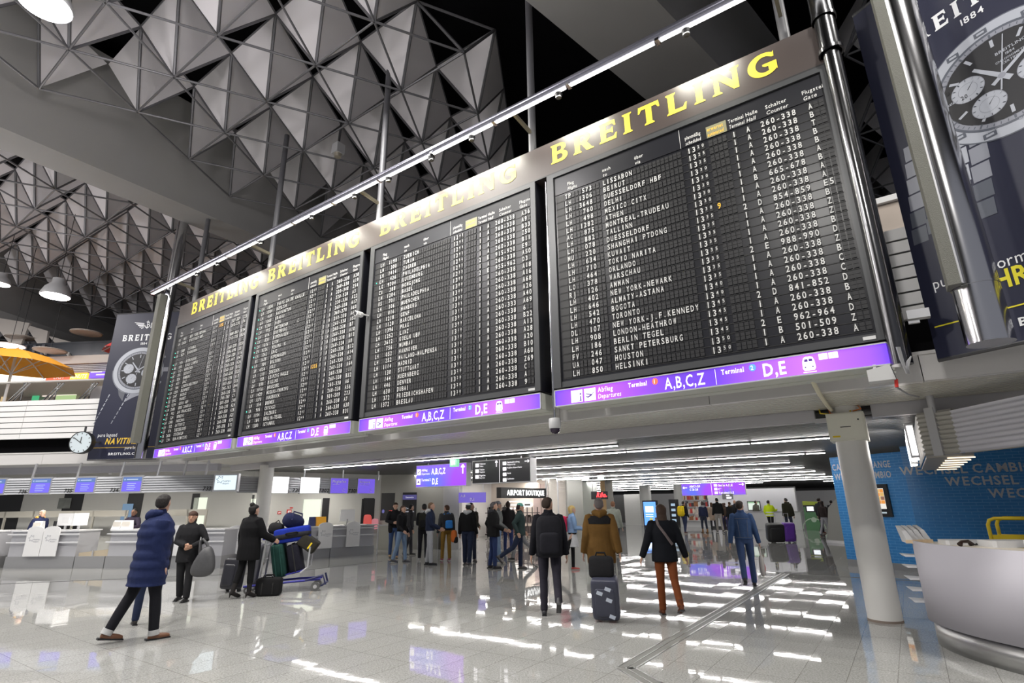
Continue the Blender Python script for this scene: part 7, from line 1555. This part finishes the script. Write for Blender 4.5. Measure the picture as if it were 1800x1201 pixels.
mid(757, 994, 'man in a navy hooded jacket and pale grey trousers', H=1.74, face=5, coat=(.018, .025, .055), coat_fat=1.06, hood=(.5, .5, .52), pants=(.42, .43, .46), shoes=(.02, .02, .025), hair=(.16, .10, .06), hairstyle='crop', hands=((-.2, .22, .98), (.2, .30, 1.0)), legs=((-3, 4), (5, 3)))
a = mid(777, 986, 'man in a dark grey jacket and mustard trousers seen from behind', H=1.66, face=112, coat=(.05, .052, .056), coat_fat=1.1, pants=(.27, .15, .03), shoes=(.35, .06, .10), hair=(.10, .05, .03), head_yaw=30, legs=((5, 3), (-5, 3)))
backpack(a, (.03, .03, .035), (.04, .22, .62), 'dark backpack with bright blue pocket on the man in mustard trousers', 1.0)
a = mid(817, 993, 'man in a white patterned cap, black jacket and grey hood', H=1.70, face=75, coat=(.008, .008, .009), coat_fat=1.12, hood=(.5, .5, .52), pants=DJEAN, shoes=(.05, .05, .055), hair=(.02, .02, .02), cap=(.72, .72, .72), legs=((6, 3), (-7, 4)), leg_fat=1.1, head_yaw=25)
t = thing('daypack', 'orange and black bag hanging beside the man in the white cap', 'bag', a['world']((-.3, -.12, .78)), R(75)); m = MB(); m.sell((0, 0, 0), (.10, .08, .17), (.6, .6)); m.build('body', cloth((.55, .14, .03)), t, True); m = MB(); m.sell((0, -.06, -.10), (.09, .05, .09), (.6, .6)); m.build('pocket', cloth(BLK), t, True); m = MB(); m.tube([(-.05, 0, .12), (.12, .1, .50), (.05, 0, .12)], .012, 6); m.build('strap', cloth(BLK), t)
mid(834, 987, 'man with dark hair in a dark olive jacket facing the white cap', H=1.72, face=-70, coat=(.035, .033, .025), shirt=(.12, .03, .03), pants=(.03, .035, .06), shoes=(.09, .08, .075), hair=(.02, .015, .014), hands=((-.22, .2, 1.0), (.22, .16, .92)), eyes=True, head_yaw=60)
mid(870, 1000, 'person in a loose black coat and blue trousers striding past the boutique', H=1.72, face=12, coat=(.012, .012, .013), coat_len=.12, coat_fat=1.25, pants=(.035, .055, .15), shoes=(.03, .03, .035), hair=(.10, .09, .10), hood=(.05, .05, .06), legs=((-3, 5), (4, 5)), hands=((-.25, .0, .92), (.2, .25, 1.0)))
mid(878, 992, 'man with grey cap in a grey jacket and pale blue jeans', H=1.75, face=20, coat=(.19, .20, .20), coat_fat=1.08, pants=LJEAN, shoes=(.4, .38, .33), hair=(.15, .14, .14), cap=(.28, .29, .32), legs=((8, 4), (-6, 8)), hands=((-.22, .2, .97), (.22, .22, .95)))
a = mid(888, 974, 'woman with a dark ponytail in a black jacket before the boutique', H=1.74, face=95, far=True, coat=(.02, .018, .02), coat_len=.15, pants=(.04, .06, .18), shoes=(.4, .4, .4), hair=(.04, .025, .02), hairstyle='bun')
t = thing('shopping_bag', 'red bag hanging beside the woman with the dark ponytail', 'bag', a['world']((-.28, 0, .66)), R(95)); m = MB(); m.sell((0, 0, 0), (.12, .06, .2), (.4, .4)); m.build('body', cloth((.6, .05, .06)), t, True); m = MB(); m.tube([(-.06, 0, .17), (0, 0, .32), (.06, 0, .17)], .01, 6); m.build('handle', cloth((.5, .05, .06)), t)
mid(915, 1000, 'person in a teal cap and dark jacket hurrying with long strides', H=1.68, face=8, coat=(.03, .05, .05), coat_len=.06, coat_fat=1.1, pants=DJEAN, shoes=(.10, .09, .085), hair=(.03, .02, .02), cap=(.15, .42, .36), legs=((3, 4), (-30, 30)), hands=((-.25, .15, .95), (.25, -.1, .95)))
mid(902, 985, 'person in a brown jacket and grey trousers stepping behind the teal cap', H=1.66, face=170, far=True, coat=(.06, .045, .035), pants=(.3, .3, .31), hair=(.04, .03, .02), legs=((18, 8), (-24, 28)))
a = mid(1008, 1002, 'blond woman in a pale blue jacket, white tunic and black leggings', H=1.60, face=5, coat=(.22, .34, .55), jacket_hem=.06, pants=BLK, skirt=(.62, .62, .64), shoes=(.62, .12, .10), hair=(.60, .44, .17), hairstyle='bob', legs=((2, 3), (-26, 30)), hands=((-.2, .3, 1.12), (.2, .32, 1.1)), leg_fat=.85, cuffs=None)
t = thing('backpack', 'raspberry red backpack of the blond woman', 'backpack', a['world']((.0, -.25, 1.12)), R(5 - 90)); m = MB(); m.sell((0, 0, 0), (.15, .12, .22), (.45, .45)); m.build('main_bag', cloth((.62, .03, .10)), t, True); m = MB(); m.tube([(-.1, .08, .17), (-.11, .2, .2), (-.12, .26, .02)], .014, 6); m.tube([(.1, .08, .17), (.11, .2, .2), (.12, .26, .02)], .014, 6); m.build('strap', cloth((.4, .02, .06)), t)
a = mid(1078, 975, 'person with reddish hair walking ahead of the mustard coat', H=1.72, face=70, far=True, coat=(.30, .32, .28), coat_len=.1, pants=(.05, .05, .06), hair=(.25, .12, .07))
# ---- people far back
F = dict(far=True)
a = person(1205, 938, 'person in dark clothes with a bright yellow backpack near the far pillar', 1.70, face=30, coat=BLK, pants=(.03, .04, .09), shoes=(.1, .03, .03), legs=((6, 4), (-8, 8)), **F); backpack(a, (.75, .55, .02), (.70, .48, .02), 'bright yellow backpack in the far hall', 1.15)
a = person(1236, 937, 'woman in a navy jacket with grey hood and tan boots in the far hall', 1.66, face=95, coat=(.02, .025, .06), hood=(.3, .3, .33), pants=(.025, .03, .05), shoes=(.26, .13, .05), boots=1, hair=(.08, .05, .05), hairstyle='long', legs=((8, 10), (-6, 4)), **F)
t = thing('shoulder_bag', 'pale bag carried by the woman with tan boots', 'bag', a['world']((-.24, .05, .92)), R(95)); m = MB(); m.sell((0, 0, 0), (.16, .08, .1), (.6, .6)); m.build('body', cloth((.6, .5, .45)), t, True); m = MB(); m.tube([(-.08, 0, .07), (0.05, -.02, .5), (.08, 0, .07)], .012, 6); m.build('strap', cloth((.5, .4, .35)), t)
person(1252, 934, 'woman in a beige coat in the far queue', 1.62, face=80, coat=(.42, .33, .26), coat_len=.3, pants=(.05, .05, .06), hair=(.09, .05, .03), hairstyle='long', **F)
person(1262, 936, 'tall man in a black jacket and grey trousers in the far queue', 1.86, face=85, coat=BLK, coat_fat=1.1, pants=(.30, .28, .26), hair=(.03, .03, .03), **F)
person(1273, 934, 'woman in a brown jacket between the black coats of the far queue', 1.58, face=80, coat=(.09, .06, .045), pants=(.05, .05, .12), hair=(.07, .04, .03), hairstyle='long', **F)
person(1284, 936, 'person in a dark jacket with yellow boots in the far queue', 1.64, face=100, coat=(.02, .02, .022), pants=BLK, shoes=(.5, .27, .04), boots=1, hair=(.09, .05, .03), hood=(.1, .06, .03), **F)
person(1276, 933, 'person with a reddish bag in the middle of the far queue', 1.60, face=60, coat=(.05, .05, .05), pants=(.06, .05, .05), hair=(.12, .06, .04), **F)
person(1294, 934, 'bald person in a long black coat at the end of the far queue', 1.74, face=70, coat=(.015, .015, .018), coat_len=.25, pants=(.04, .05, .08), hairstyle='bald', skin='warm', **F)
person(1322, 923, 'man in a grey shirt behind the man in denim', 1.76, face=60, coat=(.35, .34, .36), pants=(.04, .04, .05), hair=(.15, .08, .05), **F)
person(1334, 930, 'person behind the yellow reflective jacket', 1.70, face=20, coat=(.1, .1, .08), pants=(.2, .18, .15), hair=(.04, .03, .02), **F)
a = person(1356, 938, 'worker in a bright yellow reflective jacket and black trousers', 1.70, face=40, coat=(.62, .80, .02), coat_len=.06, coat_fat=1.15, pants=BLK, hair=(.03, .02, .02), hands=((-.25, .1, .95), (.2, .45, 1.22)), **F)
for zz in (.16, .02): m = MB(); c = a['sp'](a['hz'] + zz); rings(m, [(c[0], c[1], a['hz'] + zz - .03, .222, .165), (c[0], c[1], a['hz'] + zz + .03, .222, .165)], 20); m.build('reflective_band', mat('reflective', (.7, .72, .74), .3), a['t'], True)
a = person(1385, 938, 'person in a dark olive hooded jacket leading a purple suitcase', 1.80, face=95, coat=(.035, .035, .022), coat_len=.12, coat_fat=1.2, pants=(.03, .035, .06), hair=(.06, .06, .06), hood=(.05, .045, .03), hands=((-.28, -.05, .85), (.30, -.02, .85)), **F)
q = at_z(1364, 954); suitcase((q[0], q[1], 0), R(-8), 'large glossy black suitcase behind the worker in the yellow jacket', (.02, .02, .022), .34, .19, .36, 12, .35)
q = at_z(1388, 954); suitcase((q[0], q[1], 0), R(0), 'purple suitcase with black wheels in the far hall', (.16, .05, .42), .24, .15, .37, 6, .35)
person(1448, 938, 'man in a dark jacket stepping past the green ticket machine', 1.78, face=20, coat=(.03, .032, .035), pants=(.02, .02, .025), shoes=(.2, .05, .03), legs=((8, 4), (-16, 12)), **F)
a = person(1461, 944, 'dark haired woman walking behind the man at the ticket machine', 1.64, face=20, coat=(.03, .022, .022), pants=(.3, .3, .33), hair=(.03, .02, .02), hairstyle='long', legs=((-14, 10), (12, 6)), **F)
person(1466, 934, 'person half hidden by the grey terminal at the blue wall', 1.66, face=60, coat=(.02, .02, .022), pants=(.02, .02, .022), hair=(.02, .015, .015), **F)
# ---- staff behind the desks
q = oA + d5 * xA(176) + n5 * 1.0
person(0, 0, 'seated clerk in a dark vest and white shirt behind the check-in desk', 1.76, face=-100, xy=(q[0], q[1]), seat=.86, legs=((72, 78), (70, 78)), skin='dark', shirt=(.75, .73, .75), coat=(.02, .015, .03), jacket_hem=.05, pants=BLK, hair=(.012, .01, .01), hairstyle='crop', hands=((-.2, .35, 1.16), (.18, .36, 1.15)), pole=(1, -.3, -.6), eyes=True, head_yaw=15, head_pitch=10)
t = thing('office_chair', 'dark swivel chair under the seated clerk', 'chair', (q[0], q[1], 0), R(80)); m = MB(); m.sell((0, 0, .70), (.24, .24, .05), (.5, .6)); m.build('seat', M_BLACK, t, True); m = MB(); m.sell((0, .24, 1.0), (.2, .04, .22), (.5, .5)); m.build('backrest', M_BLACK, t, True); m = MB(); m.tube([(0, 0, 0.05), (0, 0, .68)], .03, 8)
for i in range(5): m.bar((0, 0, .06), (.28 * math.cos(1.257 * i), .28 * math.sin(1.257 * i), .04), .04)
m.build('base', M_DARK, t)
q = oA + d5 * xA(12) + n5 * .8
person(0, 0, 'worker in a dark blue jacket with orange collar at the edge of the desks', 1.66, face=-20, xy=(q[0], q[1]), coat=(.015, .02, .06), coat_fat=1.1, pants=BLK, hood=(.75, .42, .10), hair=(.5, .42, .34), hairstyle='short', legs=((4, 4), (-4, 4)), lean=14)
# ================================================================== LUGGAGE TROLLEY
tq = at_z(478, 1040); gt = 12.0
t = thing('luggage_trolley', 'airport luggage trolley with blue frame loaded with suitcases', 'trolley', (tq[0], tq[1], 0), R(gt))
# local +x is the direction of travel; upright handle frame at x=-.25
for y in (-.26, .26):
    m = MB(); m.tube([(-.22, y, .22), (-.16, y, 1.02)], .022, 10); m.build('upright', M_ALU, t, True)
    m = MB(); m.tube([(-.5, y, .14), (.45, y, .20), (.95, y * .6, .22)], .022, 10); m.build('side_rail', mat('trolley_blue', (.03, .03, .28), .4), t, True)
m = MB(); m.tube([(-.20, -.32, 1.04), (-.20, .32, 1.04)], .03, 12); m.build('push_bar', mat('trolley_blue', (.03, .03, .28), .4), t, True)
m = MB(); m.tube([(-.19, -.24, .90), (-.19, .24, .90)], .018, 8); m.tube([(-.20, -.24, .62), (-.20, .24, .62)], .018, 8); m.build('brace', M_ALU, t)
m = MB(); m.hexa([(-.22, -.24, .2), (.62, -.24, .40), (.62, .24, .40), (-.22, .24, .2)], [(-.22, -.24, .225), (.62, -.24, .425), (.62, .24, .425), (-.22, .24, .225)]); m.build('platform', mat('trolley_blue', (.03, .03, .28), .4), t)
m = MB(); m.tube([(.55, -.24, .36), (.68, -.24, .46), (.70, -.24, .86)], .018, 8); m.tube([(.55, .24, .36), (.68, .24, .46), (.70, .24, .86)], .018, 8); m.tube([(.70, -.24, .8), (.70, .24, .8)], .018, 8); m.build('front_guard', M_ALU, t)
m = MB(); m.tube([(.62, -.22, .20), (1.0, -.22, .30), (1.06, -.2, .12), (.98, -.2, .10), (1.06, 0, .14), (1.06, .2, .12), (1.0, .22, .30)], .02, 8); m.build('bumper', mat('trolley_dark_blue', (.02, .025, .09), .4), t)
for x, y, r in ((.86, -.20, .085), (.86, .20, .085), (-.42, -.24, .07), (-.42, .24, .07)):
    m = MB(); m.tube([(x, y - .025, r), (x, y + .025, r)], r, 18); o = m.build('wheel', mat('tyre_grey', (.10, .10, .10), .6), t, True); m = MB(); m.tube([(x, y - .03, r), (x, y + .03, r)], r * .45, 12); m.build('hub', M_GREY, o)
TM = Matrix.Translation((tq[0], tq[1], 0)) @ Matrix.Rotation(R(gt), 4, 'Z')
def on_trolley(name, lab, cat, c, r, rot, col, e=(.3, .25), extra=None):
    t = thing(name, lab, cat, (0, 0, 0)); t.matrix_world = TM @ Matrix.Translation(c) @ Matrix.Rotation(R(rot[2]), 4, 'Z') @ Matrix.Rotation(R(rot[1]), 4, 'Y') @ Matrix.Rotation(R(rot[0]), 4, 'X')
    m = MB(); m.sell((0, 0, 0), r, e, 24, 14); m.build('body', cloth(col), t, True)
    return t
def strapx(t, r, xs_, col):
    for x in xs_: m = MB(); m.tube([(x, -r[1] * 1.02, -r[2] * .9), (x, -r[1] * 1.02, r[2] * .9), (x, -r[1] * .5, r[2] * 1.03), (x, r[1] * .5, r[2] * 1.03)], .012, 6); m.build('strap', cloth(col), t)
s = on_trolley('suitcase', 'green soft suitcase standing slanted on the trolley platform', 'suitcase', (.10, -.03, .60), (.13, .25, .33), (0, -12, 0), (.012, .045, .038)); strapx(s, (.13, .25, .33), (-.06, .05), (.02, .07, .06))
s = on_trolley('suitcase', 'black suitcase leaning before the green one on the trolley', 'suitcase', (.40, .0, .63), (.13, .24, .29), (0, -14, 0), (.012, .012, .02)); strapx(s, (.13, .24, .29), (.0,), (.03, .03, .03))
s = on_trolley('suitcase', 'grey suitcase standing upright behind the trolley uprights', 'suitcase', (-.36, .02, .55), (.09, .22, .38), (0, 4, 0), (.13, .13, .15)); strapx(s, (.09, .22, .38), (.0,), (.3, .3, .32))
s = on_trolley('holdall', 'bright blue holdall with black band lying across the trolley load', 'bag', (.30, -.02, 1.10), (.36, .22, .145), (0, -8, 4), (.012, .03, .30)); m = MB(); m.sell((0, -.02, -.015), (.365, .225, .06), (.3, .4)); m.build('band', cloth((.02, .02, .025)), s, True); m = MB(); m.tube([(-.12, -.22, .02), (-.1, -.27, .04), (.1, -.27, .04), (.12, -.22, .02)], .016, 8); m.build('handle', cloth(BLK), s)
s = on_trolley('shoulder_bag', 'navy soft bag on the very top of the trolley load', 'bag', (.28, 0, 1.36), (.22, .16, .15), (20, 18, 30), (.012, .015, .05), (.7, .7)); m = MB(); m.tube([(-.1, -.15, .05), (-.1, -.03, .2), (.1, .0, .2), (.12, -.1, .1)], .016, 8); m.build('handle', cloth((.03, .03, .08)), s)
s = on_trolley('holdall', 'small black bag beside the navy bag over the push bar', 'bag', (-.05, .02, 1.22), (.15, .17, .12), (0, 10, 0), (.016, .016, .018), (.7, .7)); m = MB(); m.tube([(-.06, 0, .1), (0, 0, .17), (.06, 0, .1)], .012, 6); m.build('handle', cloth(BLK), s)
s = on_trolley('suitcase', 'black box bag with yellow tag tilted at the front of the trolley', 'bag', (.64, -.04, .92), (.20, .2, .13), (0, 34, 0), (.03, .028, .022), (.2, .2)); m = MB(); m.box(.05, .08, -.206, -.2, -.08, .06); m.build('tag', M_YEL, s)
# suitcase held by the woman, holdall on the floor
q = at_z(404, 1041); suitcase((q[0], q[1], 0), R(-20), 'black rolling suitcase with grey piping beside the woman with the trolley', (.018, .018, .024), .20, .13, .30, -6, .12)
q = at_z(468, 1049); t = thing('holdall', 'black holdall standing on the floor in front of the luggage trolley', 'bag', (q[0], q[1], 0), R(8)); m = MB(); m.sell((0, .12, .165), (.235, .13, .165), (.3, .28), 28, 14); m.build('body', cloth((.01, .01, .011)), t, True)
for y in (.04, .2): m = MB(); m.tube([(-.12, y, .30), (-.09, y, .37), (.05, y, .37), (.09, y, .30)], .013, 8); m.build('handle', cloth(BLK), t)
for x in (-.1, .1): m = MB(); m.tube([(x, -.012, .04), (x, -.016, .2), (x, .03, .32)], .012, 6); m.build('strap', cloth((.025, .025, .025)), t)
